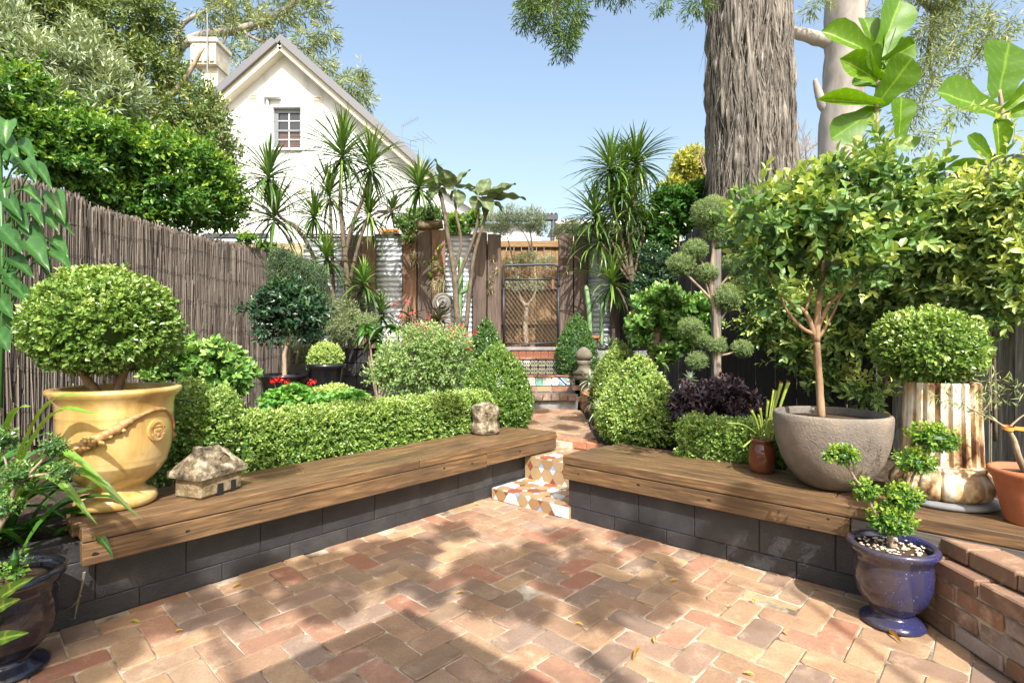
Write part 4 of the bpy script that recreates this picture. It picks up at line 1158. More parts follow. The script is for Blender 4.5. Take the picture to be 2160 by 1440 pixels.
def head(g, c, n, L, W, seed, lean=(0, 0), t0=.45, down=1.2):
    """rosette of long leaves at a stem end"""
    r = np.random.default_rng(seed)
    for i in range(n):
        f = i / n                                   # 0 oldest and lowest, 1 youngest and upright
        az = i * 2.4 + r.normal(0, .25); el = math.radians(-48 + 133 * f ** .8 + r.normal(0, 9))
        l = L * (0.75 + .35 * math.sin(math.pi * min(f + .2, 1))) * r.uniform(.8, 1.15)
        p = strap_path(np.asarray(c) + np.array((lean[0], lean[1], 0)) * f * .1 + ZZ * (-.22 * L + .25 * L * f), az, el, l, (down * (1 - .75 * f)) * r.uniform(.6, 1.5), 7, r.normal(0, .08))
        g.strap(p, strap_w(W * r.uniform(.85, 1.15), 7, .7), ZZ + np.array((.05, .02, 0)), np.clip(t0 + .3 * f + r.normal(0, .16), 0, 1), .2)
def big_leaf(name, mat, prof, n=14, m=9, droop=.25, cup=.12, wave=.02, seed=0, veins=7, tv=.5, vn=1.0, vs=6):
    """broad leaf, unit length along X, unit full width along Y"""
    r = np.random.default_rng(seed)
    s = np.linspace(0, 1, n); q = np.linspace(-1, 1, m)
    w = np.interp(s, *zip(*prof)) / 2
    x = np.repeat(s[:, None], m, 1) ; y = w[:, None] * q[None]
    z = -droop * s[:, None] ** 2 + cup * np.abs(q[None]) ** 1.5 * w[:, None] * 2 + wave * np.sin(s[:, None] * 15 + q[None] * 2 + seed)
    # heart lobes run back past the stalk
    x = x - (.10 * np.abs(q[None]) * np.clip(1 - s[:, None] * 4, 0, 1))
    V = np.stack([x, y, z], -1).reshape(-1, 3)
    i = np.arange(n - 1)[:, None] * m + np.arange(m - 1)[None]
    quad = np.stack([i, i + m, i + m + 1, i + 1], -1).reshape(-1, 4)
    ph = (s[:, None] * veins - np.abs(q[None]) * 1.6) % 1.0
    vein = np.clip(1 - np.abs(ph - .5) * vs, 0, 1) * .35 * vn
    vein = np.maximum(vein, np.clip(1 - np.abs(q[None]) * vs * .7, 0, 1) * .5 * vn)
    t = np.clip(tv + vein + r.normal(0, .03, (n, m)), 0, 1)
    g = G(); g.add(V, [quad], t.ravel())
    return g.mesh(name, mat, True)
def lay_leaf(me, parent, b, tip, width, nhint, name='leaf'):
    b = np.asarray(b, float); tip = np.asarray(tip, float)
    L = np.linalg.norm(tip - b); x = (tip - b) / L
    z = np.asarray(nhint, float); z = z - x * np.dot(z, x); z = nrm(z); y = np.cross(z, x)
    return inst(name, me, parent, frame(b, x * L, y * width, z * L))
def pot_soil(g, c, r): g.lathe([(r, 0), (r * .6, .012), (.01, .02)], c, 24); return g

# ------------------------------------------------------------------ left: urn, topiary, stone things on the bench
ub = np.array((-2.085, 2.82, ZT))
urn = thing('glazed_urn', 'large ochre glazed urn with rope garland and crest on the left bench', 'urn', ub)
up_ = [(.20, 0), (.225, .012), (.232, .035), (.22, .06), (.185, .075), (.16, .088), (.158, .105), (.175, .115), (.205, .135), (.25, .175), (.283, .22), (.287, .225), (.287, .232), (.291, .238), (.291, .245), (.296, .252), (.297, .258), (.308, .29), (.317, .34), (.322, .40), (.323, .45), (.322, .475), (.326, .482), (.322, .49), (.325, .498), (.323, .506), (.325, .53), (.335, .555), (.356, .578), (.372, .596), (.374, .606), (.366, .617), (.335, .62), (.318, .612), (.312, .58), (.30, .50)]
up_ = [(r * .79, z) for r, z in up_]
G().lathe(up_, ub, 96, cap=True).build('body', M['urn'], urn, True)
pot_soil(G(), ub + ZZ * .575, .248).build('soil', M['dirt'], urn, True)
rb_ = lambda z: np.interp(z, [p[1] for p in up_[:28]], [p[0] for p in up_[:28]])
def usurf(th, z, out=0.0):
    r = rb_(z) + out; return ub + np.array((math.sin(th) * r, -math.cos(th) * r, z))
for rep, off in enumerate((.636, 3.78)):
    ctl = [(-1.5, .335), (-.9, .328), (-.5, .358), (-.3, .39), (.0, .432), (.21, .468), (.52, .5), (.75, .508), (.96, .492), (1.18, .44), (1.32, .38)]
    pts = curve([usurf(off + a, z, .004) for a, z in ctl], 8); f = np.linspace(0, 1, len(pts))
    rad = np.interp(f, [0, .12, .36, .5, .56, 1], [.018, .03, .028, .02, .011, .009]) * (1 + .14 * np.sin(f * 130) * (f < .6))
    gr_ = G().tube(pts, rad, 8, wob=.07).build('garland', M['urn_brown'], urn, True)
    if rep == 0:
        g = G()
        for q in np.linspace(.1, .4, 26):
            p = pts[int(q * (len(pts) - 1))] + rng.normal(0, .014, 3); o_ = nrm(p - ub - ZZ * (p - ub)[2]); g.lathe([(.002, -.012), (.010, -.006), (.012, 0), (.009, .007), (.001, .011)], p + o_ * .014, 8)
        tag(g.build('fruit_relief', M['urn'], gr_, True), kind='stuff')
th0 = 1.33; mc = usurf(th0, .40, 0); mn = np.array((math.sin(th0), -math.cos(th0), .02)); mx = np.array((math.cos(th0), math.sin(th0), 0)); my = np.cross(mn, mx)
c24 = lambda r: [(r * math.cos(a), r * 1.12 * math.sin(a)) for a in np.linspace(0, 2 * math.pi, 28, endpoint=False)]
md = G().prism(c24(.050), mc, mx, my, mn, -.02, .010).build('medallion', M['urn'], urn)
G().prism(c24(.0455), mc, mx, my, mn, .009, .0115).build('medallion_ground', M['urn_brown'], md)
g = G()
for a in np.linspace(.25, 2 * math.pi + .25, 34, endpoint=False):
    for dr, tw in ((.036, .7), (.041, -.5)):
        p = np.array((math.cos(a) * dr, math.sin(a) * dr * 1.12)); d = np.array((math.cos(a + tw), math.sin(a + tw))) * .0055; e = np.array((-d[1], d[0])) * .3
        if abs(math.cos(a)) < .93 or abs(p[1]) > .02: g.prism([p - d, p + e, p + d, p - e], mc, mx, my, mn, .011, .0155)
tag(g.build('wreath', M['urn'], md), kind='stuff')
sh_ = [(-.021, .012), (.021, .012), (.021, -.016), (.0, -.033), (-.021, -.016)]
G().prism(sh_, mc, mx, my, mn, .011, .014).build('shield', M['urn'], md)
G().prism([(p[0] * .8, p[1] * .8 - .001) for p in sh_], mc, mx, my, mn, .0135, .0148).build('shield_field', M['urn_brown'], md)
g = G()
for x in (-.012, -.004, .004, .012): g.prism([(x - .0028, .004), (x + .0028, .004), (x + .0028, .009), (x - .0028, .009)], mc, mx, my, mn, .0147, .0165)
g.prism([(-.015, .0), (.015, .0), (.015, .0045), (-.015, .0045)], mc, mx, my, mn, .0147, .0163); g.prism([(-.004, -.026), (.004, -.026), (.004, -.012), (-.004, -.012)], mc, mx, my, mn, .0147, .0163)
tag(g.build('castle_relief', M['urn'], md), kind='stuff')
fc = bpy.data.curves.new('crest_lettering', 'FONT'); fc.body = 'CAILAR'; fc.size = .0155; fc.align_x = 'CENTER'; fc.extrude = .0016
fo = bpy.data.objects.new('lettering_source', fc); COL.objects.link(fo)
fm = bpy.data.meshes.new_from_object(fo.evaluated_get(bpy.context.evaluated_depsgraph_get())); bpy.data.objects.remove(fo)
fm.materials.clear(); fm.materials.append(M['urn']); tag(inst('crest_lettering', fm, md, frame(mc + mn * .013 + my * .0165, mx, my, mn)), kind='stuff')

ball = [(.05, .15), (.17, .16), (.26, .19), (.315, .25), (.34, .34), (.336, .42), (.305, .51), (.25, .585), (.175, .635), (.08, .665), (.01, .675)]
bc = ub + np.array((-.075, .02, .56))
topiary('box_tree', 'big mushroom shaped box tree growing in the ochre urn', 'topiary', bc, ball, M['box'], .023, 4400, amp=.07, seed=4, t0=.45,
        stem=[([bc + (-.02, 0, 0), bc + (-.10, -.02, .12), bc + (-.2, 0, .26)], .026, .014), ([bc + (.05, 0, 0), bc + (.09, 0, .12), bc + (.19, -.08, .22), bc + (.27, -.1, .33)], .026, .012), ([bc + (.06, .02, .06), bc + (.05, .03, .2), bc + (.1, .1, .36)], .018, .01)], bark='bark_red')

shb = on(408, 1043, ZT); hx3 = np.array((math.cos(1.2), math.sin(1.2), 0)); hy3 = np.array((-math.sin(1.2), math.cos(1.2), 0))
st = thing('stone_cottage', 'small weathered stone model cottage beside the ochre urn', 'ornament', shb)
hc = v3(P0 + LU * .60 + LN * .22, ZT)
W_, D_ = .27, .2
def hb(a, b, z): return hc + hx3 * a + hy3 * b + ZZ * z
G().cbox(hb(0, 0, .06), (W_, D_, .12), .012, ax=[hx3, hy3, ZZ], jit=.004).build('wall', M['stone'], st)
V = [hb(a * (W_ / 2 + .022), b * (D_ / 2 + .022), .112) for a in (-1, 1) for b in (-1, 1)] + [hb(a * (W_ / 2 + .022), b * (D_ / 2 + .022), .14) for a in (-1, 1) for b in (-1, 1)] + [hb(a * .06, b * .008, .262) for a in (-1, 1) for b in (-1, 1)]
g = G(); g.add(V, [[(0, 1, 3, 2), (0, 4, 5, 1), (2, 3, 7, 6), (0, 2, 6, 4), (1, 5, 7, 3), (4, 8, 9, 5), (6, 7, 11, 10), (4, 6, 10, 8), (5, 9, 11, 7), (8, 10, 11, 9)]]); rf2 = g.build('roof', M['lichen'], st)
for a, b, dx, dy in ((-.115, 0, -hx3, -hy3), (.03, -.08, -hy3, hx3), (.115, 0, hx3, hy3)):
    c = hb(a, b, .155); y_ = np.asarray(dx, float); x_ = np.asarray(dy, float)
    G().prism([(-.035, 0), (.035, 0), (.035, .045), (0, .075), (-.035, .045)], c, x_, ZZ, y_, -.07, .012).build('dormer', M['lichen'], rf2)
    G().prism([(-.022, .006), (.022, .006), (.022, .04), (0, .06), (-.022, .04)], c, x_, ZZ, y_, .011, .015).build('dormer_panel', M['stone'], rf2)
for a in (-.01, .075):
    G().box(hb(a, -D_ / 2 - .001, .036), (.034, .012, .06), ax=[hx3, hy3, ZZ]).build('doorway', M['hole'], st)
G().cbox(hb(-.02, .06, .23), (.05, .05, .06), .008, ax=[hx3, hy3, ZZ], jit=.004).build('chimney', M['lichen'], rf2)

tb = on(1024, 914, ZT); 
def torso_mod(th, z):
    f = 1 + .09 * np.cos(2 * th)
    f = f + .17 * np.exp(-((z - .175) / .03) ** 2) * (np.exp(-((th - 4.25) / .32) ** 2) + np.exp(-((th - 5.1) / .32) ** 2))
    return f - .03 * np.exp(-((z - .125) / .012) ** 2)
g = G(); g.lathe([(.105, 0), (.122, .01), (.126, .045), (.120, .07), (.112, .10), (.108, .12), (.112, .15), (.118, .18), (.121, .21), (.119, .235), (.110, .255), (.085, .268), (.05, .274), (.035, .286), (.005, .288)], tb, 40, torso_mod)
g.v[0] += rng.normal(0, .0022, g.v[0].shape)
tag(g.build('stone_torso', M['lichen'], None, True), 'small rough stone torso at the far end of the left bench', 'sculpture')

# ------------------------------------------------------------------ left bed: hedges and cones
hp = lambda s, n: P0 + LU * s + LN * n
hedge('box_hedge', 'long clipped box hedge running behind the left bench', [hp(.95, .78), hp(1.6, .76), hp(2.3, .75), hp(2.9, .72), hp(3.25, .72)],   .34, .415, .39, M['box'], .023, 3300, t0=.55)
topiary('box_ball', 'round box ball between the ochre urn and the long hedge', 'topiary', v3(hp(.72, .85), .38), [(.02, .0), (.2, .06), (.27, .2), (.285, .36), (.25, .54), (.15, .65), (.02, .69)], M['box'], .023, 3300, seed=8, amp=.07, t0=.5)
cone = lambda R, H: [(R * .6, 0), (R * .88, H * .08), (R, H * .22), (R * .99, H * .36), (R * .9, H * .5), (R * .76, H * .64), (R * .58, H * .77), (R * .38, H * .89), (R * .18, H * .98), (R * .05, H * 1.03)]
topiary('box_cone', 'box cone standing at the path beside the stone torso', 'topiary', (-.16, 5.72, .38), cone(.385, .93), M['box'], .022, 3300, seed=11, amp=.05, t0=.36)
topiary('box_cone', 'dark box cone left of the gate, behind the nearer cone', 'topiary', (-.36, 7.4, .38), cone(.32, 1.25), M['boxdark'], .022, 3000, seed=12, amp=.04, t0=.4)
topiary('box_cone', 'largest box cone right of the path, next to the bench', 'topiary', (1.18, 4.98, .36), [(R_ * (1 - .16 * z_ ** 2), z_ * 1.03) for R_, z_ in cone(.385, .81)], M['box'], .022, 3400, seed=13, amp=.05, t0=.62)
topiary('box_cone', 'box cone right of the path behind the largest cone', 'topiary', (1.25, 6.25, .38), cone(.335, .95), M['box'], .021, 3600, seed=14, amp=.04, t0=.62)
topiary('box_cone', 'dark egg shaped box behind the stone finial by the gate', 'topiary', (.98, 8.12, .72), cone(.325, 1.0), M['boxdark'], .022, 3000, seed=15, amp=.03, t0=.4)
hedge('box_hedge', 'short clipped box hedge behind the right bench', [v3(RB(.62, .72, 0)[:2], 0)[:2], RB(1.0, .78, 0)[:2], RB(1.4, .80, 0)[:2], RB(1.75, .78, 0)[:2]], .36, .36, .37, M['box'], .022, 3300, t0=.55)
sb = at(687, 755, 6.2)
topiary('box_ball', 'small bright box ball in a dark pot', 'topiary', sb - ZZ * .17, [(.02, 0), (.12, .03), (.185, .12), (.195, .19), (.16, .28), (.08, .335), (.01, .345)], M['box'], .02, 4200, seed=16, t0=.75)
g = G(); g.lathe([(.13, -.5), (.17, -.3), (.2, -.12), (.225, -.1), (.225, -.07), (.19, -.06), (.02, -.08)], sb, 32); tag(g.build('plant_pot', M['blackpot'], None, True), 'dark round pot under the small box ball', 'pot')
sb = at(700, 815, 5.4)
topiary('box_ball', 'flattened box mound behind the hedge below the small ball', 'topiary', (sb[0], sb[1], .45), [(.02, 0), (.22, .03), (.27, .14), (.28, .28), (.22, .38), (.1, .42), (.01, .43)], M['box'], .021, 4200, seed=17, t0=.7)

# ------------------------------------------------------------------ left bed: potted camellia, rosemary, jade, salvia
cb = at(600, 790, 6.3); cb[2] = .39
pp = thing('plant_pot', 'wide glossy black pot holding the dark camellia', 'pot', cb)
G().lathe([(.16, 0), (.18, .02), (.21, .2), (.24, .40), (.25, .47), (.29, .51), (.30, .535), (.285, .55), (.255, .548), (.24, .52), (.22, .4)], cb, 48).build('body', M['blackpot'], pp, True)
pot_soil(G(), cb + ZZ * .50, .245).build('soil', M['dirt'], pp, True)
tk = cb + ZZ * .5 + np.array((.0, 0, 0)); pu = lambda u, v, Y=6.3: at(u, v, Y)
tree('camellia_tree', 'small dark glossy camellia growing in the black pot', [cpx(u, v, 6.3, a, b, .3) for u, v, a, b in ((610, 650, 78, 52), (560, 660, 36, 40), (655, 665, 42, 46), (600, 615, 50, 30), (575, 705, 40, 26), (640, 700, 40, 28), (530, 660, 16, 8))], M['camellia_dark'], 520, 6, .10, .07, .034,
     [([tk, pu(600, 750), pu(605, 725)], .028, .022), ([pu(605, 728), pu(620, 715), pu(632, 690)], .018, .008), ([pu(604, 735), pu(590, 725), pu(578, 700)], .014, .006), ([pu(605, 725), pu(608, 695), pu(598, 660)], .018, .007)], 'bark', 'o', t0=.4, curl=.08)
tree('rosemary_bush', 'upright grey green rosemary bush behind the dark camellia', [cpx(u, v, 7.0, a, b, .25) for u, v, a, b in ((580, 580, 16, 55), (600, 570, 14, 60), (625, 580, 16, 55), (650, 590, 16, 50), (675, 600, 14, 46), (610, 620, 50, 40), (660, 640, 40, 40))], M['rosemary'], 2300, 9, .10, .035, .008,
     [([pu(610, 780, 7.0), pu(610, 640, 7.0), pu(600, 560, 7.0)], .02, .006), ([pu(625, 770, 7.0), pu(640, 650, 7.0), pu(655, 580, 7.0)], .02, .006)], 'bark', 'q', t0=.45, droop=-1.2, cat='shrub', spread=.7)
tree('feathery_shrub', 'loose pale green shrub beneath the left dracaena', [cpx(u, v, 7.2, a, b, .3) for u, v, a, b in ((690, 660, 40, 40), (740, 690, 50, 36), (690, 710, 40, 34), (640, 740, 30, 30), (770, 690, 30, 30), (730, 650, 14, 22))], M['gum'], 900, 8, .10, .05, .012,
     [([pu(700, 790, 7.2), pu(700, 700, 7.2), pu(690, 640, 7.2)], .014, .004)], 'bark', 'q', t0=.3, cat='shrub')
def jade(name, label, stems, cl, n, L, mat, seed):
    return tree(name, label, cl, mat, n, 7, .05, L, L * .62, stems, 'bark', 'o', t0=.45, tv=.14, up=.3, inner=.55, amp=.15, seed=seed, cat='succulent', fold=.1, curl=-.12, spread=1.0)
jb = at(440, 840, 4.6)
jade('jade_plant', 'glossy green jade plant beside the brushwood fence', [([v3((-2.45, 4.6), .38), at(420, 800, 4.6), at(390, 760, 4.6)], .022, .010), ([v3((-2.45, 4.6), .38), at(470, 800, 4.6), at(490, 765, 4.6)], .022, .010)],
     [cpx(u, v, 4.6, a, b, .22) for u, v, a, b in ((340, 770, 40, 34), (390, 755, 44, 34), (430, 745, 40, 26), (475, 760, 46, 30), (510, 790, 34, 26), (440, 790, 60, 26), (385, 725, 20, 14), (470, 730, 22, 12), (330, 800, 30, 20), (500, 820, 30, 22))], 430, .062, M['jade'], 5)
sv = [cpx(u, v, 6.2, a, b, .35) for u, v, a, b in ((880, 760, 80, 60), (830, 770, 40, 50), (940, 765, 60, 55), (900, 715, 60, 30), (960, 725, 34, 34), (850, 810, 50, 26), (930, 810, 60, 24), (800, 790, 26, 30))]
sl = tree('salvia_bush', 'airy pale green salvia bush dotted with red flowers behind hedge', sv, M['salvia'], 1700, 8, .13, .034, .022,
     [([at(890, 850, 6.2), at(880, 790, 6.2), at(860, 720, 6.2)], .008, .003), ([at(900, 850, 6.2), at(930, 780, 6.2), at(960, 715, 6.2)], .008, .003), ([at(880, 850, 6.2), at(840, 790, 6.2), at(832, 700, 6.2)], .008, .003)], 'bark', 'd', t0=.55, cat='shrub', seed=21)
fl_ = [(862, 636), (832, 641), (868, 660), (880, 683), (900, 690), (950, 712), (958, 700), (983, 705), (985, 723), (975, 690), (905, 668), (990, 735), (1000, 700), (948, 690), (845, 668)]
for i, (u, v) in enumerate(fl_):
    g = G(); c = at(u, v, 6.05); m_ = 9; sprigs(g, c + rng.normal(0, .015, (m_, 3)), rdir(m_), 4, .010, .016, .012, 'd', .5); g.build('flower', M['red' if i > 3 else 'pink'], sl)
    if v < 690:
        G().tube([at(u, v, 6.05), at(u + 4, v + 40, 6.1), at(u + 6, 730, 6.15)], .003, 4).build('flower_stem', M['bark_red'], sl)
ge = thing('geranium', 'red flowering geranium just behind the left hedge', 'flower', at(620, 870, 4.6))
gc = [cpx(u, v, 4.6, a, b, .2) for u, v, a, b in ((590, 845, 44, 14), (640, 850, 50, 12), (620, 830, 28, 12), (700, 846, 40, 10), (750, 842, 30, 10))]
P, D = clumps(gc, 330, .5); g = G(); sprigs(g, P, nrm(D + ZZ * .9), 4, .03, .05, .055, 'o', .5, .14, .8, curl=.1); g.build('leaves', M['geran'], ge)
for u, v, r in ((577, 803, .035), (592, 800, .03), (606, 805, .03), (655, 806, .03), (662, 804, .026), (588, 835, .01), (618, 828, .012)):
    g = G(); c = at(u, v, 4.55); D = rdir(int(9000 * r * r) + 8); g.leaves(c + D * r * .5, nrm(D + rdir(len(D)) * .4), nrm(np.cross(D, rdir(len(D)))), r * .8, r * .8, 'o', rng.uniform(0, 1, len(D))); g.build('flower_head', M['red'], ge)
    G().tube([c, at(u + 6, v + 20, 4.58), at(u + 12, 850, 4.6)], .003, 5).build('flower_stalk', M['geran'], ge)

# ------------------------------------------------------------------ dracaenas, kalanchoe and wall plants at the back
def dracaena(name, label, heads, stems, Y, n, L, W, seed):
    t = thing(name, label, 'dracaena', stems[0][0][0])
    for i, (u, v, f) in enumerate(heads):
        g = G(); head(g, at(u, v, Y + rng.normal(0, .12)), int(n * f * rng.uniform(.75, 1.15)), L * f * rng.uniform(.85, 1.15), W * rng.uniform(.85, 1.15), seed + i, t0=.35 + .1 * rng.random()); g.build('leaf_head', M['dracaena'], t)
    s = G()
    for pts, r0, r1 in stems:
        c = curve(pts, 5); s.tube(c, np.linspace(r0, r1, len(c)), 8, wob=.05)
    s.build('stem', M['bark_dark'], t, True)
D7 = lambda u, v: at(u, v, 7.75)
dracaena('dracaena', 'tall multi headed dracaena in front of the white house', [(722, 315, 1.1), (782, 340, 1.05), (695, 402, .95), (778, 445, 1.05), (662, 448, .8), (687, 535, .8), (767, 592, .8), (567, 362, 1.05), (578, 446, 1.05), (827, 440, .6), (804, 655, .7), (884, 385, .85)],
         [([D7(716, 800), D7(724, 700), D7(732, 600), D7(724, 500), D7(718, 420), D7(722, 330)], .05, .024), ([D7(722, 560), D7(745, 470), D7(765, 420), D7(782, 360)], .035, .022), ([D7(728, 640), D7(755, 520), D7(772, 470), D7(778, 455)], .028, .02),
          ([D7(712, 800), D7(706, 680), D7(700, 520), D7(696, 420)], .032, .02), ([D7(708, 720), D7(690, 640), D7(687, 560)], .02, .016), ([D7(735, 700), D7(755, 640), D7(767, 605)], .02, .016), ([D7(705, 640), D7(640, 500), D7(585, 450), D7(568, 380)], .03, .02), ([D7(600, 475), D7(580, 460)], .02, .018),
          ([D7(706, 610), D7(680, 500), D7(664, 460)], .02, .016), ([D7(748, 500), D7(790, 450), D7(827, 445)], .018, .014), ([D7(795, 460), D7(850, 430), D7(884, 395)], .018, .014), ([D7(735, 740), D7(770, 700), D7(804, 665)], .018, .014)], 7.75, 96, .64, .030, 30)
D8 = lambda u, v: at(u, v, 8.3)
dracaena('dracaena', 'dark multi headed dracaena right of the gate', [(1287, 345, 1.05), (1315, 352, .9), (1342, 332, 1.1), (1256, 448, .95), (1301, 432, .95), (1264, 498, 1.0), (1291, 585, 1.0), (1335, 430, .95), (1360, 470, .9), (1325, 480, .9), (1310, 395, .9)],
         [([D8(1335, 740), D8(1335, 620), D8(1330, 520), D8(1338, 430), D8(1342, 345)], .05, .022), ([D8(1332, 600), D8(1310, 500), D8(1290, 430), D8(1287, 360)], .03, .02), ([D8(1332, 540), D8(1318, 440), D8(1315, 365)], .025, .02), ([D8(1325, 580), D8(1290, 510), D8(1258, 460)], .025, .018),
          ([D8(1325, 590), D8(1290, 540), D8(1266, 510)], .022, .018), ([D8(1332, 680), D8(1310, 620), D8(1292, 600)], .02, .016), ([D8(1334, 600), D8(1350, 520), D8(1360, 480)], .022, .016)], 8.3, 92, .66, .030, 60)
fel = big_leaf('felt_leaf', M['kalan'], [(0, .25), (.15, .8), (.4, 1.0), (.7, .72), (.9, .35), (1, .04)], 15, 11, .15, .2, .035, 2, 5, .45)
kl = thing('felt_bush', 'tall felt bush with big scalloped grey green leaves before sleepers', 'succulent', at(965, 690, 8.25))
K = lambda u, v, d=0: at(u, v, 8.25 + d)
s = G()
for pts, r0, r1 in (([K(968, 700), K(962, 640), K(958, 575), K(945, 500), K(936, 440), K(925, 395)], .05, .028), ([K(958, 575), K(972, 510), K(962, 450), K(960, 400)], .03, .018), ([K(960, 600), K(985, 540), K(1005, 480), K(1010, 420)], .03, .02), ([K(982, 700), K(992, 600), K(1000, 540), K(1020, 470), K(1035, 430)], .035, .018)):
    c = curve(pts, 5); s.tube(c, np.linspace(r0, r1, len(c)), 8, wob=.08)
s.build('stem', M['bark_dark'], kl, True)
for b, tips in (((925, 395), [(868, 378), (885, 352), (925, 340), (905, 420), (958, 372), (940, 410)]), ((962, 398), [(935, 362), (985, 358), (1000, 392), (950, 420), (970, 432)]), ((1012, 415), [(985, 395), (1030, 378), (1052, 400), (1000, 440), (1035, 440)]), ((1036, 425), [(1080, 384), (1102, 412), (1066, 448), (1020, 455), (1060, 395)])):
    for k_, (u, v) in enumerate(tips):
        bp = K(*b); tp_ = K(u, v, rng.uniform(-.3, .15)); lay_leaf(fel, kl, bp + (tp_ - bp) * .12, bp + (tp_ - bp) * 1.1, rng.uniform(.2, .28), (rng.normal(0, .3), -.35, .9))
def small_head(name, label, cat, c, n, L, W, mat, seed, down=1.0, base=None, t0=.5, group=None):
    t = thing(name, label, cat, c, group)
    g = G(); head(g, c, n, L, W, seed, t0=t0, down=down); g.build('leaves', M[mat], t)
    return t
small_head('air_plant', 'spiky pale air plant on the three sleepers under the trough', 'air plant', at(873, 545, 8.72), 46, .2, .012, 'airplant', 3, 1.6)
oc = thing('orchid', 'leafy orchid with hanging roots mounted on the sleepers', 'orchid', at(925, 580, 8.7))
for i in range(16):
    a = rng.uniform(0, 6.28); b = at(915 + rng.normal(0, 6), 560 + rng.normal(0, 12), 8.7); g = G(); g.strap(strap_path(b, a, rng.uniform(.1, 1.2), rng.uniform(.12, .24), 1.0, 7), strap_w(.045, 7), ZZ, rng.uniform(.5, 1)); g.build('leaf', M['strap'], oc)
g = G()
for i in range(40):
    p = at(930 + rng.normal(0, 9), 592 + rng.normal(0, 8), 8.68); g.tube([p, p + rng.normal(0, .04, 3) - ZZ * .06, p + rng.normal(0, .06, 3) - ZZ * .16], .004, 4, tint=.3)
tag(g.build('roots', M['airplant'], oc), kind='stuff')
for i, (u, v) in enumerate(((1040, 545), (1047, 570), (1034, 588), (1036, 610), (1196, 570), (1222, 552))):
    small_head('air_plant', ['wispy air plant high on the sleeper left of the gate', 'small air plant second from the top left of the gate', 'small air plant third from the top left of the gate', 'lowest tiny air plant on the sleeper left of the gate', 'tiny pale air plant on the sleeper right of the gate', 'wispy air plant on the outer sleeper right of the gate'][i], 'air plant', at(u, v, 8.8), 22, .1, .008, 'airplant', 90 + i, 1.4)
tg = thing('stone_trough', 'curved stone trough of plants on top of three sleepers', 'planter', at(895, 480, 8.9))
x0, x1 = at(868, 0, 8.9)[0], at(934, 0, 8.9)[0]; zz = at(0, 474, 8.9)[2]
g = G(); g.tube(curve([(x0, 8.9, zz + .03), ((x0 + x1) / 2, 8.88, zz), (x1, 8.9, zz + .03)], 8), .10, 12); V = g.v[0]; V[:, 2] = np.minimum(V[:, 2], zz + .06); g.build('body', M['stone'], tg, True)
G().cbox(at(897, 489, 8.92), (.26, .12, .05), .005).build('brick_rest', M['redbrick'], tg)
tree('trough_plants', 'mixed trailing plants with pink blooms in the stone trough', [cpx(u, v, 8.85, a, b, .16) for u, v, a, b in ((880, 455, 30, 16), (905, 450, 26, 18), (860, 470, 26, 18), (845, 470, 14, 14), (862, 500, 10, 22), (925, 452, 14, 14))], M['salvia'], 420, 6, .07, .05, .03, [], 'bark', 'o', t0=.3, cat='plants', base=at(895, 465, 8.85), seed=41)
for u, v in ((829, 460), (832, 466), (940, 450)):
    g = G(); c = at(u, v, 8.8); D = rdir(14); g.leaves(c + D * .02, D, nrm(np.cross(D, rdir(14))), .035, .03, 'o', .3); o_ = g.build('geranium_bloom', M['pink']); tag(o_, 'pink geranium bloom beside the trough, ' + {829: 'upper left', 832: 'lower left', 940: 'right'}[u], 'flower')
tree('climbing_shrub', 'bright climber with pink tips between the felt bush and the shed', [cpx(u, v, 9.2, a, b, .16) for u, v, a, b in ((958, 470, 18, 22), (975, 480, 20, 16), (1000, 462, 16, 18), (950, 490, 16, 10))], M['hedge'], 240, 6, .08, .06, .045, [([at(960, 560, 9.2), at(962, 510, 9.2), at(965, 480, 9.2)], .01, .005)], 'bark', 'o', t0=.6, cat='shrub', seed=42)
for i, (u, v, s_) in enumerate(((935, 640, 1.0), (775, 636, .95))):
    c = at(u, v, 8.6 if i == 0 else 8.7); t = thing('spiral_corbel', ['grey spiral stone corbel below the orchid', 'grey spiral stone corbel behind the left dracaena'][i], 'ornament', c)
    R = .165 * s_
    for k_, (rr, d) in enumerate(((1.0, .06), (.72, .09), (.48, .115), (.28, .14), (.13, .165))):
        th = np.linspace(0, 2 * math.pi, 30, endpoint=False); off = np.array((.012 * k_, 0, .008 * k_))
        G().prism(np.stack([np.cos(th), np.sin(th)], 1) * R * rr, c + off, (1, 0, 0), (0, 0, 1), (0, -1, 0), -.05, d).build('ring', M['concrete'], t)
    th = np.linspace(0, 5.2 * math.pi, 90); rr_ = R * .95 * (1 - th / th[-1] * .92)
    G().tube(np.stack([c[0] + np.cos(th) * rr_, np.full(90, c[1]) - .055 - .12 * th / th[-1], c[2] + np.sin(th) * rr_], 1), .016, 7).build('spiral_ridge', M['finial'], t, True)
    tail = [(-R, 0), (R, 0), (R * 1.15, -.1), (R * 1.1, -.26), (R * .75, -.4), (R * .3, -.46), (-.02, -.36), (-R * .7, -.2)]
    G().prism(tail, c, (1, 0, 0), (0, 0, 1), (0, -1, 0), -.05, .035).build('tail', M['concrete'], t)
def cactus(label, pts, r, arms=(), pot=None):
    t = thing('cactus', label, 'cactus', pts[0])
    ribs = lambda P, R: G().tube(P, R, 12, wob=.0)
    for P_, R_ in [(pts, r)] + list(arms):
        c = curve(P_, 8); f = np.linspace(0, 1, len(c)); g = G().tube(c, R_ * np.minimum(1, (1 - f) * 9 + .35), 12); V = g.v[0].reshape(len(c), 12, 3); V[:, ::2] += (c[:, None] - V[:, ::2]) * .28
        g.v[0] = V.reshape(-1, 3); g.build('stem', M['cactus'], t, True)
    return t
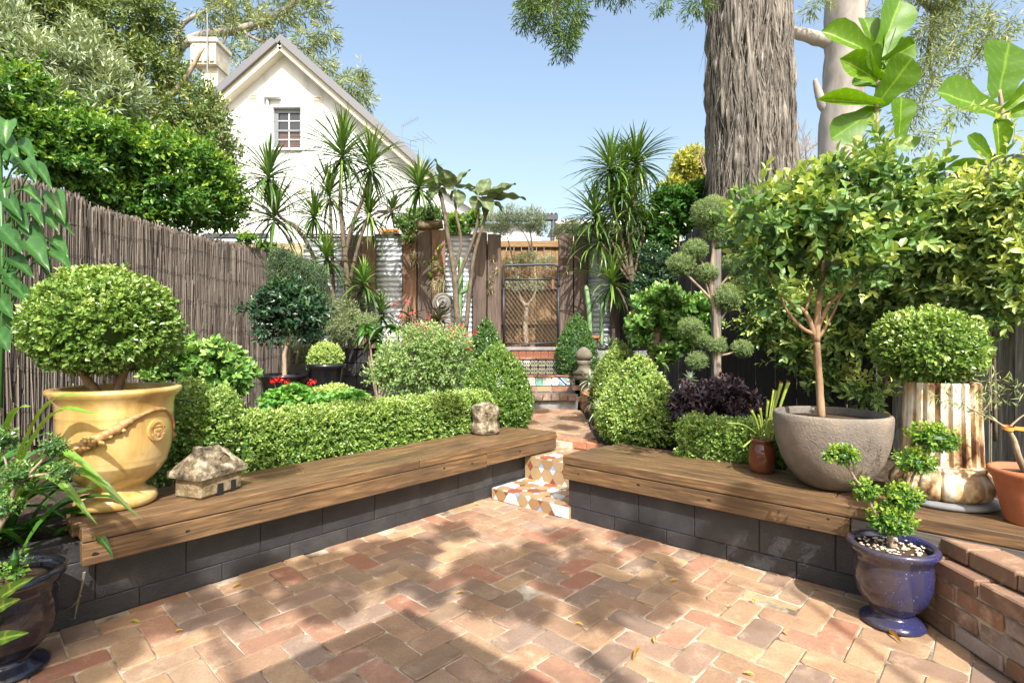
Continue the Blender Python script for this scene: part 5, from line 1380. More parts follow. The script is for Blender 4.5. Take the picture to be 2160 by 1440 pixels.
cactus('pale green columnar cactus against the iron sheet left of the gate', [at(968, 690, 8.55), at(970, 620, 8.55), at(973, 545, 8.55)], .048, [([at(970, 620, 8.55), at(982, 612, 8.5), at(988, 595, 8.5)], .035)])
cactus('pale columnar cactus in the terracotta pot right of the gate', [at(1245, 705, 8.3), at(1242, 650, 8.3), at(1236, 602, 8.3)], .042, [([at(1244, 700, 8.3), at(1236, 690, 8.28), at(1231, 678, 8.28)], .022)])
cactus('slim dark cactus against the iron sheet right of the gate', [at(1269, 730, 8.4), at(1269, 670, 8.4), at(1270, 615, 8.4)], .035)
pt = at(1249, 728, 8.3); pt[2] = 1.2
g = G(); g.lathe([(.075, 0), (.1, .14), (.105, .15), (.122, .15), (.125, .2), (.105, .2), (.1, .17), (.02, .17)], pt, 28); tag(g.build('plant_pot', M['terra'], None, True), 'small terracotta pot with cactus near the gate', 'pot')
small_head('agave', 'small grey agave on the terrace by the cactus pot', 'agave', at(1285, 724, 8.2), 26, .16, .03, 'grey_succ', 7, .6)
# small trees behind the gate
tree('silver_tree', 'small clipped silver leaved tree trained behind the gate', [cpx(u, v, 9.4, a, b, .3) for u, v, a, b in ((1045, 470, 34, 26), (1075, 455, 26, 22), (1120, 462, 42, 28), (1135, 480, 26, 18), (1060, 486, 22, 12), (1085, 552, 22, 12), (1115, 547, 26, 16), (1155, 552, 22, 10), (1090, 600, 26, 10), (1130, 600, 22, 10))], M['silver'], 1300, 7, .09, .045, .013,
     [([at(1110, 730, 9.4), at(1108, 680, 9.4), at(1112, 640, 9.4)], .045, .04), ([at(1112, 650, 9.4), at(1095, 620, 9.4), at(1085, 560, 9.4), at(1070, 500, 9.4)], .026, .01), ([at(1112, 645, 9.4), at(1130, 610, 9.4), at(1122, 520, 9.4), at(1118, 480, 9.4)], .026, .01), ([at(1122, 530, 9.4), at(1110, 500, 9.4), at(1095, 480, 9.4)], .012, .006)], 'bark', 'q', t0=.5, seed=43)
tree('silver_tree', 'silver leaved shrub above the sleepers right of the gate', [cpx(u, v, 9.5, a, b, .25) for u, v, a, b in ((1200, 480, 34, 16), (1180, 492, 14, 18), (1225, 486, 20, 12))], M['silver'], 380, 7, .09, .045, .013, [([at(1205, 640, 9.5), at(1205, 540, 9.5), at(1202, 490, 9.5)], .02, .01)], 'bark', 'q', t0=.5, seed=44)
# bronze cordylines and broad leaved plants before the back wall
small_head('cordyline', 'bronze strappy cordyline below the spiral corbel', 'cordyline', at(925, 672, 7.6), 26, .34, .06, 'bronze', 8, 1.7, t0=.4)
small_head('cordyline', 'dark green cordyline at the foot of the three sleepers', 'cordyline', at(865, 668, 7.8), 24, .26, .055, 'bronze', 9, 1.8, t0=.15)
fr_ = thing('frangipani', 'broad leaved plant with drooping whorled leaves left of the salvia', 'shrub', at(800, 790, 6.9))
lf = big_leaf('long_leaf', M['vine'], [(0, .08), (.2, .6), (.5, 1.0), (.8, .7), (1, .05)], 9, 5, .35, .2, .0, 1, 7, .35)
for u, v in ((778, 705), (812, 690), (795, 720), (838, 690), (770, 690)):
    b = at(u, v, 6.9 + rng.normal(0, .1))
    for i in range(9):
        a = rng.uniform(0, 6.28); d = np.array((math.cos(a), math.sin(a) * .9, rng.uniform(-.5, .25))); lay_leaf(lf, fr_, b, b + d * rng.uniform(.18, .26), .07, (0, -.2, 1))
    G().tube([b, b + np.array((.02, .05, -.3)), v3(at(800, 790, 6.9)[:2], .4)], .012, 5).build('stem', M['bark'], fr_)

G().cbox(at(822, 489, 9.15), (.3, .2, .06), .01).build('orange_tub_rim', M['orange']) and None
tag(bpy.data.objects['orange_tub_rim'], 'orange plastic edge showing above the iron sheet', 'tub')
bpy.data.objects['orange_tub_rim'].name = 'plastic_tub'
# ------------------------------------------------------------------ left foreground plants
lp = thing('strap_plant', 'strappy leaved plant with arching green leaves left of the urn', 'plant', v3((-2.45, 2.45), .39))
spec = []
for i in range(64):
    b = np.array((-2.5 + rng.normal(0, .12), 2.5 + rng.normal(0, .10), .40)); az = rng.uniform(-1.9, 1.2) if i % 4 else rng.uniform(1.2, 4.4)
    spec.append((b, az, rng.uniform(.45, 1.45), rng.uniform(.42, .72), rng.uniform(.9, 2.0)))
for tu, tv, bz in ((300, 1095, 2.3), (205, 1105, 2.25), (212, 872, 2.35), (225, 1015, 2.3), (190, 830, 2.4), (70, 855, 2.3)):
    tipp = at(tu, tv, bz); b = np.array((-2.42, 2.45, .42)); d = tipp - b; h = math.hypot(d[0], d[1])
    m_ = b + d * .55 + ZZ * (.16 + .12 * h); c = curve([b, m_, tipp], 6)
    g = G(); g.strap(c, strap_w(.05, len(c)), ZZ + np.array((0, -.3, 0)), .75, .2); g.build('leaf', M['strap'], lp)
for b, az, el, L, dr in spec:
    g = G(); g.strap(strap_path(b, az, el, L, dr, 10, rng.normal(0, .1)), strap_w(rng.uniform(.038, .062), 10), ZZ, np.clip(rng.normal(.4, .2), 0, 1), .22); g.build('leaf', M['strap'], lp)
def pads(name, label, base, stems, pd, mat, L, seed, bark='bark', t0=.5, cat='bonsai'):
    t = thing(name, label, cat, base)
    s = G()
    for pts, r0, r1 in stems:
        c = curve(pts, 6); s.tube(c, np.linspace(r0, r1, len(c)), 7, wob=.06)
    s.build('trunk', M[bark], t, True)
    for i, (c, rx, rz) in enumerate(pd):
        topiary('', '', '', np.asarray(c) - ZZ * rz, ell(rx, rz, rz, 10, .35), M[mat], L, 5200 if L < .02 else 3600, 5, .16, None, None, t0, seed + i, t, 'leaf_pad', .008, top=.22, inner=.012, trim=False)
    return t
Q = lambda u, v, Y=2.2: at(u, v, Y)
pads('bonsai', 'cloud pruned bonsai with thin stems over the strappy plant', (-2.2, 2.16, .36), [([(-2.2, 2.16, .36), Q(10, 1090), Q(20, 1060), Q(40, 1015), Q(60, 1005), Q(130, 995)], .012, .005), ([Q(30, 1030), Q(20, 1000), Q(8, 960)], .006, .004), ([Q(45, 1015), Q(85, 975), Q(110, 945)], .007, .004)],
     [(Q(42, 1002), .05, .035), (Q(135, 994), .042, .03), (Q(115, 942), .038, .03), (Q(8, 1070), .05, .04), (Q(0, 930), .05, .035)], 'boxdark', .014, 70, t0=.5)
nb_ = np.array((-2.06, 2.17, 0))
potprof = [(.13, 0), (.168, .006), (.17, .016), (.15, .028), (.115, .042), (.10, .056), (.104, .066), (.118, .075), (.15, .10), (.182, .145), (.198, .195), (.203, .25), (.200, .30), (.197, .312), (.206, .32), (.21, .332), (.226, .345), (.234, .358), (.234, .37), (.226, .38), (.205, .382), (.192, .374), (.188, .35), (.18, .28)]
def glazed_pot(label, c, mat, s=1.0):
    t = thing('glazed_pot', label, 'pot', c)
    G().lathe([(r * s * .80, z * s) for r, z in potprof], c, 64).build('body', M[mat], t, True)
    pot_soil(G(), c + ZZ * .342 * s, .15 * s).build('soil', M['dirt'], t, True)
    return t
glazed_pot('dark navy glazed pot at the bottom left corner', nb_, 'navypot', 1.06)
pl = thing('calathea', 'patterned bright leaves in the dark navy pot', 'plant', nb_ + ZZ * .38)
cal = big_leaf('calathea_leaf', M['hedge'], [(0, .2), (.25, .9), (.5, 1), (.8, .6), (1, .03)], 14, 9, .3, .15, .02, 5, 5, .55)
for (bu, bv), (tu, tv) in (((0, 1262), (44, 1222)), ((-8, 1285), (22, 1265)), ((-14, 1352), (36, 1335)), ((-10, 1230), (-30, 1190))):
    lay_leaf(cal, pl, at(bu, bv, 2.0), at(tu, tv, 1.97), .05, (0.2, -.8, .5)); G().tube([nb_ + ZZ * .37, at(bu, bv, 2.0)], .003, 5).build('stalk', M['hedge'], pl)
topiary('box_sprig', 'small leafy sprig growing in the dark navy pot', 'plant', nb_ + np.array((.02, .02, .36)), ell(.06, .08, .08, 8), M['hedge'], .02, 2200, seed=77, t0=.6)
ph = thing('philodendron', 'climbing philodendron with heart leaves on the brushwood fence at left edge', 'plant', (-4.0, 3.9, .4))
heart = [big_leaf('heart_leaf', M['philo'], [(0, .55), (.08, .85), (.25, 1.0), (.5, .82), (.8, .38), (1, .02)], 14, 9, .18 + .08 * i, .16, .012, i, 8, .2 + .1 * i, .45) for i in range(4)]
PB = [((112, 408), (130, 455), .16, 3), ((60, 480), (100, 520), .15, 0), ((30, 445), (60, 480), .14, 1), ((55, 510), (108, 560), .17, 1), ((15, 495), (45, 530), .16, 0), ((108, 505), (148, 532), .13, 2), ((100, 530), (160, 560), .13, 1), ((85, 545), (110, 590), .10, 0), ((5, 560), (34, 602), .15, 0), ((25, 545), (72, 580), .14, 0), ((60, 430), (92, 470), .12, 1), ((95, 450), (118, 478), .11, 2), ((50, 400), (90, 412), .1, 3), ((20, 420), (42, 460), .12, 0), ((5, 330), (60, 350), .16, 1), ((0, 290), (40, 320), .15, 2), ((50, 340), (80, 375), .13, 1), ((75, 350), (112, 390), .10, 1), ((15, 255), (5, 285), .16, 3), ((40, 610), (62, 640), .13, 0), ((0, 630), (25, 670), .15, 0), ((120, 460), (156, 490), .08, 0), ((0, 480), (20, 500), .15, 0), ((40, 300), (75, 330), .13, 1), ((10, 380), (5, 430), .13, 1), ((-5, 700), (20, 740), .15, 0), ((30, 660), (20, 700), .14, 0), ((20, 590), (50, 620), .12, 0)]
st_ = G()
for (bu, bv), (tu, tv), w, k_ in PB:
    Y_ = 3.75 + rng.normal(0, .08); b, tip = at(bu, bv, Y_), at(tu, tv, Y_ - .12); d = tip - b; tip = b + d * (max(np.linalg.norm(d), w * 1.35) / np.linalg.norm(d))
    w *= .78; tip = b + (tip - b) * .85; lay_leaf(heart[k_], ph, b, tip, w, (rng.normal(.1, .25), -.55, .8)); r0 = at(rng.uniform(-10, 30), min(bv + rng.uniform(40, 130), 760), 3.85); st_.tube(curve([r0, (r0 + b) / 2 + ZZ * .06, b], 5), .006, 5)
st_.tube([at(2, 860, 3.98), at(6, 600, 3.98), at(0, 300, 3.98)], .012, 7)
tag(st_.build('stalks', M['philo'], ph, True), kind='stuff')

# ------------------------------------------------------------------ trees beyond the left fence
tree('leafy_tree', 'dense olive green tree at top left over the fence', [cpx(u, v, 8.4, a, b, .7) for u, v, a, b in ((90, 40, 150, 100), (240, 60, 150, 100), (330, 40, 70, 70), (290, 150, 110, 80), (370, 150, 46, 60), (415, 225, 50, 40), (440, 275, 45, 40), (400, 320, 80, 50), (470, 305, 24, 20), (450, 225, 26, 28), (330, 260, 90, 70), (40, -70, 200, 80), (250, -60, 120, 60), (180, 190, 120, 80), (440, 370, 60, 40), (455, 262, 48, 44), (472, 312, 40, 36), (445, 345, 60, 40), (430, 205, 44, 34), (60, 60, 120, 90), (160, 20, 110, 70), (390, 250, 60, 50), (470, 340, 34, 24))], M['olive'], 7000, 7, .16, .075, .03,
     [([at(250, 900, 8.6), at(240, 500, 8.6), at(280, 250, 8.6), at(300, 100, 8.6)], .16, .06), ([at(270, 300, 8.5), at(380, 180, 8.4), at(430, 100, 8.4)], .06, .02), ([at(260, 330, 8.5), at(140, 150, 8.4), at(80, 40, 8.4)], .07, .02), ([at(275, 320, 8.5), at(400, 300, 8.3), at(460, 270, 8.2)], .05, .02)], 'bark', 'd', t0=.45, tv=.18, seed=50, inner=.4, amp=.3, shoots=200)
tree('silver_bush', 'silvery long leaved bush at upper left over the fence', [cpx(u, v, 6.0, a, b, .45) for u, v, a, b in ((40, 120, 70, 70), (110, 150, 80, 60), (200, 150, 60, 45), (240, 190, 55, 40), (140, 230, 80, 50), (60, 230, 70, 50), (250, 235, 40, 26), (10, 60, 50, 60), (180, 100, 34, 26))], M['silver'], 1100, 9, .26, .10, .024,
     [([at(90, 900, 6.2), at(90, 400, 6.2), at(120, 200, 6.0)], .05, .02)], 'bark', 'd', t0=.45, droop=-.5, seed=51, cat='shrub')
fy = lambda u: min(-5.086 / ((u - 1080) / F - .196), 9.0)
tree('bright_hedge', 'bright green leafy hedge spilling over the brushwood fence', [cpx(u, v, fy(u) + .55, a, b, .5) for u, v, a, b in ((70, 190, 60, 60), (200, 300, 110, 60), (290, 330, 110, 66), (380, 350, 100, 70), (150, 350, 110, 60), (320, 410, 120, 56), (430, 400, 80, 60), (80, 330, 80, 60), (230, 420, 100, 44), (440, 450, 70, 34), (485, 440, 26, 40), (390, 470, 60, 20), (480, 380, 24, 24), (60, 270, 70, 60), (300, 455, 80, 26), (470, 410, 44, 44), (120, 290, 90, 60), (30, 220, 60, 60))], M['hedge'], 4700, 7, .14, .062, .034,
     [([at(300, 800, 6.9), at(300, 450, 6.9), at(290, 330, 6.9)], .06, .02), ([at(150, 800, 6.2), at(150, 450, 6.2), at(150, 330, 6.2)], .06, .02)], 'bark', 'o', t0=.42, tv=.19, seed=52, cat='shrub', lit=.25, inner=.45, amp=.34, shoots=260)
tree('fence_creeper', 'thin green creeper along the far top of the brushwood fence', [cpx(u, v, fy(u) - .02, a, b, .08) for u, v, a, b in ((520, 503, 24, 8), (560, 520, 26, 9), (600, 540, 22, 10))], M['hedge'], 200, 6, .06, .045, .028, [], 'bark', 'd', t0=.5, seed=53, cat='creeper', base=at(560, 530, fy(560)))
def gum(name, label, cl, n, limbs, bark, mat, L=.16, seed=1, W=.022, t0=.5):
    return tree(name, label, cl, M[mat], n, 7, .3, L, W, limbs, bark, 'q', t0=t0, tv=.18, up=-.1, droop=1.1, inner=.2, amp=.3, seed=seed, spread=.6)
B = lambda u, v, Y=22: at(u, v, Y)
gum('gum_tree', 'tall gum tree with pale arching limbs behind the house', [cpx(u, v, 22, a, b, 1.0) for u, v, a, b in ((520, 20, 70, 30), (450, 30, 60, 30), (600, 30, 60, 30), (670, 10, 40, 30), (560, 60, 50, 20), (480, 100, 40, 30), (540, 110, 50, 24), (650, 90, 40, 40), (690, 70, 26, 44), (650, 140, 34, 30), (690, 140, 40, 26), (740, 180, 50, 40), (765, 150, 26, 26), (770, 205, 24, 24), (490, 150, 26, 20), (500, 60, 40, 24), (620, -20, 90, 30), (470, -20, 80, 30))], 1050,
    [([B(330, 720), B(340, 300), B(370, 120), B(420, 78), B(500, 64), B(570, 42), B(620, 5), B(640, -40)], .26, .09), ([B(360, 160), B(380, 60), B(440, 20), B(520, -30)], .12, .06), ([B(500, 62), B(560, 90), B(630, 95), B(680, 140), B(740, 170)], .07, .03), ([B(480, 66), B(470, 110), B(500, 140), B(520, 155)], .05, .02), ([B(590, 35), B(640, 70), B(665, 110)], .05, .02)], 'bark_pale', 'gum', .30, 54, .05)
tree('round_tree', 'sunlit yellow green rounded tree far behind the right fence', [cpx(u, v, 38, a, b, 1.8) for u, v, a, b in ((1460, 340, 44, 26), (1440, 360, 26, 22), (1490, 350, 34, 34), (1470, 390, 40, 16), (1425, 402, 20, 14), (1500, 400, 40, 24), (1410, 395, 16, 10), (1450, 420, 60, 16))], M['yellowgum'], 1500, 7, .5, .34, .14,
     [([B(1470, 720, 38), B(1468, 450, 38), B(1465, 390, 38), B(1450, 350, 38)], .3, .08), ([B(1467, 400, 38), B(1485, 370, 38), B(1495, 345, 38)], .12, .05)], 'bark_pale', 'd', t0=.5, seed=55)
def bare(name, label, base, us, Y, seed):
    r = np.random.default_rng(seed); t = thing(name, label, 'tree', base); s = G()
    def grow(p, d, L, rad, lev):
        q = p + d * L; s.tube([p, (p + q) / 2 + r.normal(0, L * .05, 3), q], [rad, rad * .8, rad * .6], 4)
        if lev:
            for _ in range(3): grow(p + (q - p) * r.uniform(.5, 1), nrm(d + r.normal(0, .45, 3) * (1, .5, 1) + ZZ * .1), L * r.uniform(.55, .8), rad * .6, lev - 1)
    for u in us: grow(at(u, 420, Y), nrm((r.normal(0, .2), 0, 1)), 1.4, .05, 4)
    s.build('branches', M['bark'], t)
bare('bare_tree', 'leafless twiggy tree seen between the two big trunks', at(1705, 720, 24), (1690, 1705, 1725), 24, 5)
bare('bare_tree', 'leafless twigs left of the big fibrous trunk', at(1500, 720, 26), (1495, 1510), 26, 9)
# big fibrous trunk
bt = thing('big_tree', 'huge tree trunk with grey fibrous bark behind the right fence', 'tree', (3.45, 7.7, 0))
kk, rows = 260, 190
th = np.linspace(0, 2 * math.pi, kk, endpoint=False); zs = np.linspace(0, 9.5, rows)
r1 = np.random.default_rng(3)
def vnoise(nz, nt):
    gz = np.linspace(0, nz - 1.001, rows); gt_ = np.linspace(0, nt, kk, endpoint=False) ; A_ = r1.random((nz + 1, nt)); i0 = gz.astype(int); j0 = gt_.astype(int); fz_ = (gz - i0)[:, None]; ft = (gt_ - j0)[None]
    j1 = (j0 + 1) % nt; return (A_[i0][:, j0] * (1 - ft) + A_[i0][:, j1] * ft) * (1 - fz_) + (A_[i0 + 1][:, j0] * (1 - ft) + A_[i0 + 1][:, j1] * ft) * fz_
ridge = np.abs(2 * vnoise(16, 44) - 1) * 1.2 + np.abs(2 * vnoise(34, 90) - 1) * .8 + .8 * vnoise(9, 9)
ridge = (ridge - ridge.mean()) / ridge.std()
fine = r1.normal(0, 1, (rows, kk))
for _ in range(2): fine = (fine + np.roll(fine, 1, 0) + np.roll(fine, -1, 0) + np.roll(fine, 2, 0)) / 4
R_ = np.interp(zs, [0, 1.2, 3, 6, 9.5], [.80, .70, .605, .56, .535])[:, None] * (1 + .02 * np.sin(3 * th[None] + 1)) + .026 * ridge + .02 * fine + .02 * np.sin(zs[:, None] * 3 + 2 * th[None]) * np.sin(5 * th[None])
lean = np.interp(zs, [0, 9.5], [.10, -.12])
V = np.stack([3.42 + lean[:, None] + np.cos(th)[None] * R_, 7.7 + np.sin(th)[None] * R_, np.repeat(zs[:, None], kk, 1)], -1).reshape(-1, 3)
i = np.arange(rows - 1)[:, None] * kk; j = np.arange(kk)[None]; j2 = (j + 1) % kk
g = G(); g.add(V, [np.stack([i + j, i + j2, i + kk + j2, i + kk + j], -1).reshape(-1, 4)], np.clip(.5 + .2 * ridge + .25 * fine, 0, 1).ravel()); g.build('trunk', M['bark_string'], bt, True)
g = G()
for n_ in range(1500):                                       # loose hanging strips of bark
    a = r1.uniform(math.pi, 2 * math.pi); z = r1.uniform(2.2, 9); L = r1.uniform(.25, .9); rr = np.interp(z, [0, 1.2, 3, 6, 9.5], [.80, .70, .605, .56, .535]) + .022
    p = np.array((3.42 + np.interp(z, [0, 9.5], [.10, -.12]) + math.cos(a) * rr, 7.7 + math.sin(a) * rr, z)); tw = r1.normal(0, .05); o_ = np.array((math.cos(a), math.sin(a), 0)); sd2 = np.array((-o_[1], o_[0], 0))
    c = np.array([p, p - ZZ * L * .5 + o_ * .012 + sd2 * tw, p - ZZ * L + o_ * r1.uniform(-.01, .03) + sd2 * tw * 2]); g.strap(c, [r1.uniform(.006, .014), r1.uniform(.008, .02), .004], o_, r1.uniform(.3, 1), -.15)
tag(g.build('bark_strips', M['bark_string'], bt), kind='stuff')
A = lambda u, v, Y=7.0: at(u, v, Y)
P, D = clumps([cpx(u, v, 7.0, a, b, .3) for u, v, a, b in ((1130, 0, 34, 30), (1160, 40, 24, 30), (1195, 60, 20, 30), (1190, 92, 18, 20), (1110, 30, 16, 18), (1215, 20, 24, 16), (1180, -30, 60, 26), (1395, 5, 14, 10), (1470, 5, 26, 14), (1290, -30, 60, 16))], 900, .2, .3, 56)
g = G(); sprigs(g, P, nrm(D + rdir(len(P)) * .6 - ZZ * .9), 8, .12, .085, .014, 'q', .4, .18, -.1, spread=.6); g.build('hanging_foliage', M['gumdark'], bt)
g = G(); g.tube(curve([(3.3, 7.6, 6.8), A(1480, -160), A(1330, -60), A(1220, -25), A(1170, 20), A(1190, 80)], 6), np.linspace(.10, .005, 31), 7); g.tube(curve([A(1300, -50), A(1180, -40), A(1125, 0), A(1110, 30)], 6), np.linspace(.02, .004, 19), 6); g.build('limb', M['bark'], bt, True)
A2 = lambda u, v, Y=13.5: at(u, v, Y)
gum('gum_tree', 'smooth pale gum trunk with broken limbs behind the fig', [cpx(u, v, 13, a, b, .8) for u, v, a, b in ((1960, 60, 50, 50), (2010, 90, 50, 50), (1950, 130, 44, 40), (2060, 40, 50, 40), (2110, 60, 30, 40), (1935, 180, 30, 40), (2000, 20, 70, 30), (1930, 230, 26, 40), (1940, 285, 26, 22), (1720, 5, 20, 14), (1870, 10, 20, 30), (2020, 150, 34, 26), (2080, 90, 40, 26), (1990, -30, 120, 40), (2030, 230, 20, 26))], 1200,
    [([A2(1765, 800), A2(1770, 400), A2(1778, 200), A2(1783, 60), A2(1790, -120)], .50, .46), ([A2(1775, 95), A2(1735, 85), A2(1690, 72), A2(1640, 60)], .19, .13), ([A2(1760, 240), A2(1738, 225), A2(1725, 190), A2(1719, 168)], .16, .05), ([A2(1795, 70), A2(1815, 25), A2(1840, -30)], .14, .08), ([A2(1800, -120), A2(1880, -80), A2(1950, 5), A2(1975, 20), A2(2000, 10), A2(2022, 22)], .12, .06),
     ([A2(1968, 15), A2(1966, 60), A2(1958, 120), A2(1966, 170), A2(1950, 205)], .07, .03), ([A2(1962, 150), A2(1985, 178), A2(2005, 187)], .035, .015)], 'bark_pale', 'gum', .17, 57, .028)
tree('vine_hedge', 'dark leafy vine mound over the fence right of the dracaena', [cpx(u, v, 8.3, a, b, .4) for u, v, a, b in ((1440, 430, 50, 34), (1480, 420, 40, 40), (1410, 460, 40, 40), (1470, 470, 40, 30), (1395, 500, 30, 34), (1400, 420, 16, 30), (1500, 400, 22, 26))], M['vine'], 1100, 6, .12, .085, .055,
     [([at(1430, 760, 8.5), at(1430, 520, 8.5), at(1440, 440, 8.4)], .03, .015)], 'bark', 'o', t0=.4, seed=58, cat='vine')
tree('dark_shrub', 'dark small leaved shrub between the right dracaena and the jade tree', [cpx(u, v, 7.4, a, b, .35) for u, v, a, b in ((1380, 545, 36, 34), (1370, 590, 34, 34), (1400, 570, 26, 40), (1350, 620, 24, 30))], M['camellia_dark'], 700, 7, .08, .045, .024, [([at(1375, 760, 7.4), at(1375, 640, 7.4), at(1380, 560, 7.4)], .02, .008)], 'bark', 'd', t0=.5, seed=59, cat='shrub')

# ------------------------------------------------------------------ fiddle leaf figs over the right fence
ff = [big_leaf('fiddle_leaf', M['fiddle'], [(0, .22), (.12, .5), (.35, .62), (.6, .92), (.78, 1.0), (.92, .74), (1, .1)], 46, 19, .03 + .05 * i, .05 + .05 * i, .006, i, 6, .10 + .1 * i, 1.2, 13) for i in range(4)]
def fig(label, stem, leaves, Y):
    t = thing('fiddle_leaf_fig', label, 'fig', at(stem[0][0], 760, Y))
    pts = [at(u, v, Y) for u, v in stem]; c = curve([at(stem[0][0], 760, Y)] + pts, 6); G().tube(c, np.linspace(.035, .014, len(c)), 8, wob=.06).build('stem', M['bark'], t, True)
    for (bu, bv), (tu, tv), w, k_, dy in leaves:
        b = at(bu, bv, Y); tip = at(tu, tv, Y + dy); wd__ = w * Y / F; n_ = nrm(np.array((rng.normal(0, .25), -1.0, rng.uniform(-.15, .35))))
        lay_leaf(ff[k_], t, b, tip, wd__, n_)
fig('fiddle leaf fig with upright big leaves before the pale gum', [(1862, 420), (1855, 330), (1848, 240), (1852, 170), (1850, 120)], [((1853, 217), (1926, 122), 84, 0, -.15), ((1852, 120), (1908, -8), 80, 1, .1), ((1845, 118), (1746, 56), 66, 2, -.1), ((1852, 172), (1786, 122), 56, 3, -.15), ((1855, 125), (1828, 30), 56, 1, .2), ((1858, 135), (1936, 92), 50, 2, -.1), ((1852, 222), (1746, 203), 34, 3, -.2), ((1846, 232), (1756, 292), 66, 0, -.1), ((1896, 288), (1906, 203), 62, 1, -.05), ((1862, 130), (1880, 50), 60, 2, .2), ((1880, 300), (1850, 368), 40, 3, -.1), ((1896, 288), (1928, 312), 44, 1, -.1), ((1850, 160), (1838, 100), 46, 0, -.2), ((1856, 180), (1800, 165), 44, 1, .1), ((1858, 150), (1910, 60), 52, 3, .15), ((1862, 330), (1800, 345), 40, 2, -.1), ((1870, 350), (1910, 365), 40, 0, -.1)], 5.0)
fig('fiddle leaf fig with broad leaves at the right edge', [(2118, 430), (2112, 330), (2114, 240), (2108, 190)], [((2105, 205), (2132, 88), 128, 0, .0), ((2106, 243), (1990, 186), 92, 1, -.15), ((2112, 240), (2190, 178), 50, 2, -.1), ((2106, 338), (2112, 248), 38, 3, -.1), ((2100, 342), (2044, 286), 36, 0, -.1), ((2100, 345), (2006, 352), 30, 1, -.15), ((2112, 250), (2190, 220), 34, 2, -.15)], 4.8)

# ------------------------------------------------------------------ right bed and right fence climbers
jz = lambda u: (3.42 + .31 * 3.57) / ((u - 1080) / F + .31) - .28
JC = [(1600, 600, 60, 50), (1650, 640, 60, 50), (1720, 660, 70, 50), (1620, 690, 60, 46), (1690, 740, 60, 46), (1770, 720, 50, 60), (1740, 800, 50, 40), (1800, 640, 70, 60), (1870, 600, 70, 60), (1940, 560, 80, 70), (2020, 520, 80, 80), (2100, 480, 80, 80), (2150, 560, 70, 80), (2060, 620, 70, 50), (1900, 480, 90, 60), (1980, 440, 90, 50), (2070, 410, 80, 40), (2140, 420, 60, 60), (2130, 650, 50, 40), (1840, 520, 80, 60), (1940, 640, 60, 26), (1830, 830, 40, 30), (1650, 580, 50, 40)]
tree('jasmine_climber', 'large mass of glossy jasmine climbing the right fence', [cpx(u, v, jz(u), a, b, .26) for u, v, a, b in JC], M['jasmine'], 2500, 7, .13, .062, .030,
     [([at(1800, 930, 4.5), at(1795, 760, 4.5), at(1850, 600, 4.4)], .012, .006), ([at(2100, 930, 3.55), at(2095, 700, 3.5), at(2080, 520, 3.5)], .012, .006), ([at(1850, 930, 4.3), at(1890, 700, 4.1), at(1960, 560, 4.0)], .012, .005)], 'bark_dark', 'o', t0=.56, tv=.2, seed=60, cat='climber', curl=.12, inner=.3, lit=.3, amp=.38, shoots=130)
js = thing('jasmine_shoots', 'long loose jasmine shoots rising above the right fence', 'climber', at(2000, 400, 3.9))
for pts in ([(1900, 440), (1960, 330), (2000, 250), (2060, 222), (2110, 240)], [(1940, 400), (1990, 330), (2010, 270), (1995, 240)], [(2050, 400), (2120, 330), (2140, 280), (2132, 250)], [(1870, 420), (1900, 370), (1880, 330)], [(2090, 420), (2140, 360), (2160, 300)]):
    c = curve([at(u, v, 3.8) for u, v in pts], 6); G().tube(c, np.linspace(.005, .002, len(c)), 5).build('shoot', M['jasmine'], js)
    g = G(); sprigs(g, c[::2], nrm(np.gradient(c, axis=0)[::2]), 2, .02, .055, .026, 'o', .8, .1); g.build('leaves', M['jasmine'], js)
cbp = np.array((1.885, 3.16, ZT))
bw_ = thing('stone_bowl', 'big pitted stone bowl holding the camellia on the right bench', 'pot', cbp)
G().lathe([(r * .865, z) for r, z in [(.12, 0), (.165, .012), (.215, .045), (.265, .10), (.31, .175), (.338, .255), (.352, .33), (.358, .40), (.357, .428), (.35, .438), (.335, .44), (.325, .432), (.318, .40), (.30, .33)]], cbp, 80).build('body', M['stonepot'], bw_, True)
pot_soil(G(), cbp + ZZ * .395, .28).build('soil', M['dirt'], bw_, True)
C3 = lambda u, v, Y=3.16: at(u, v, Y)
b0 = C3(1733, 872); b0[2] = ZT + .39
ct = [(1690, 400, 60, 30), (1770, 375, 70, 36), (1850, 360, 70, 30), (1615, 440, 50, 32), (1720, 450, 90, 40), (1830, 440, 90, 40), (1920, 440, 60, 40), (1590, 490, 44, 36), (1690, 515, 80, 40), (1800, 510, 80, 34), (1890, 505, 60, 34), (1625, 575, 50, 22), (1590, 545, 44, 28), (1720, 570, 44, 16), (1820, 565, 44, 20), (1575, 445, 36, 28), (1845, 325, 34, 14), (1760, 470, 60, 36), (1620, 625, 26, 14), (1950, 380, 40, 26)]
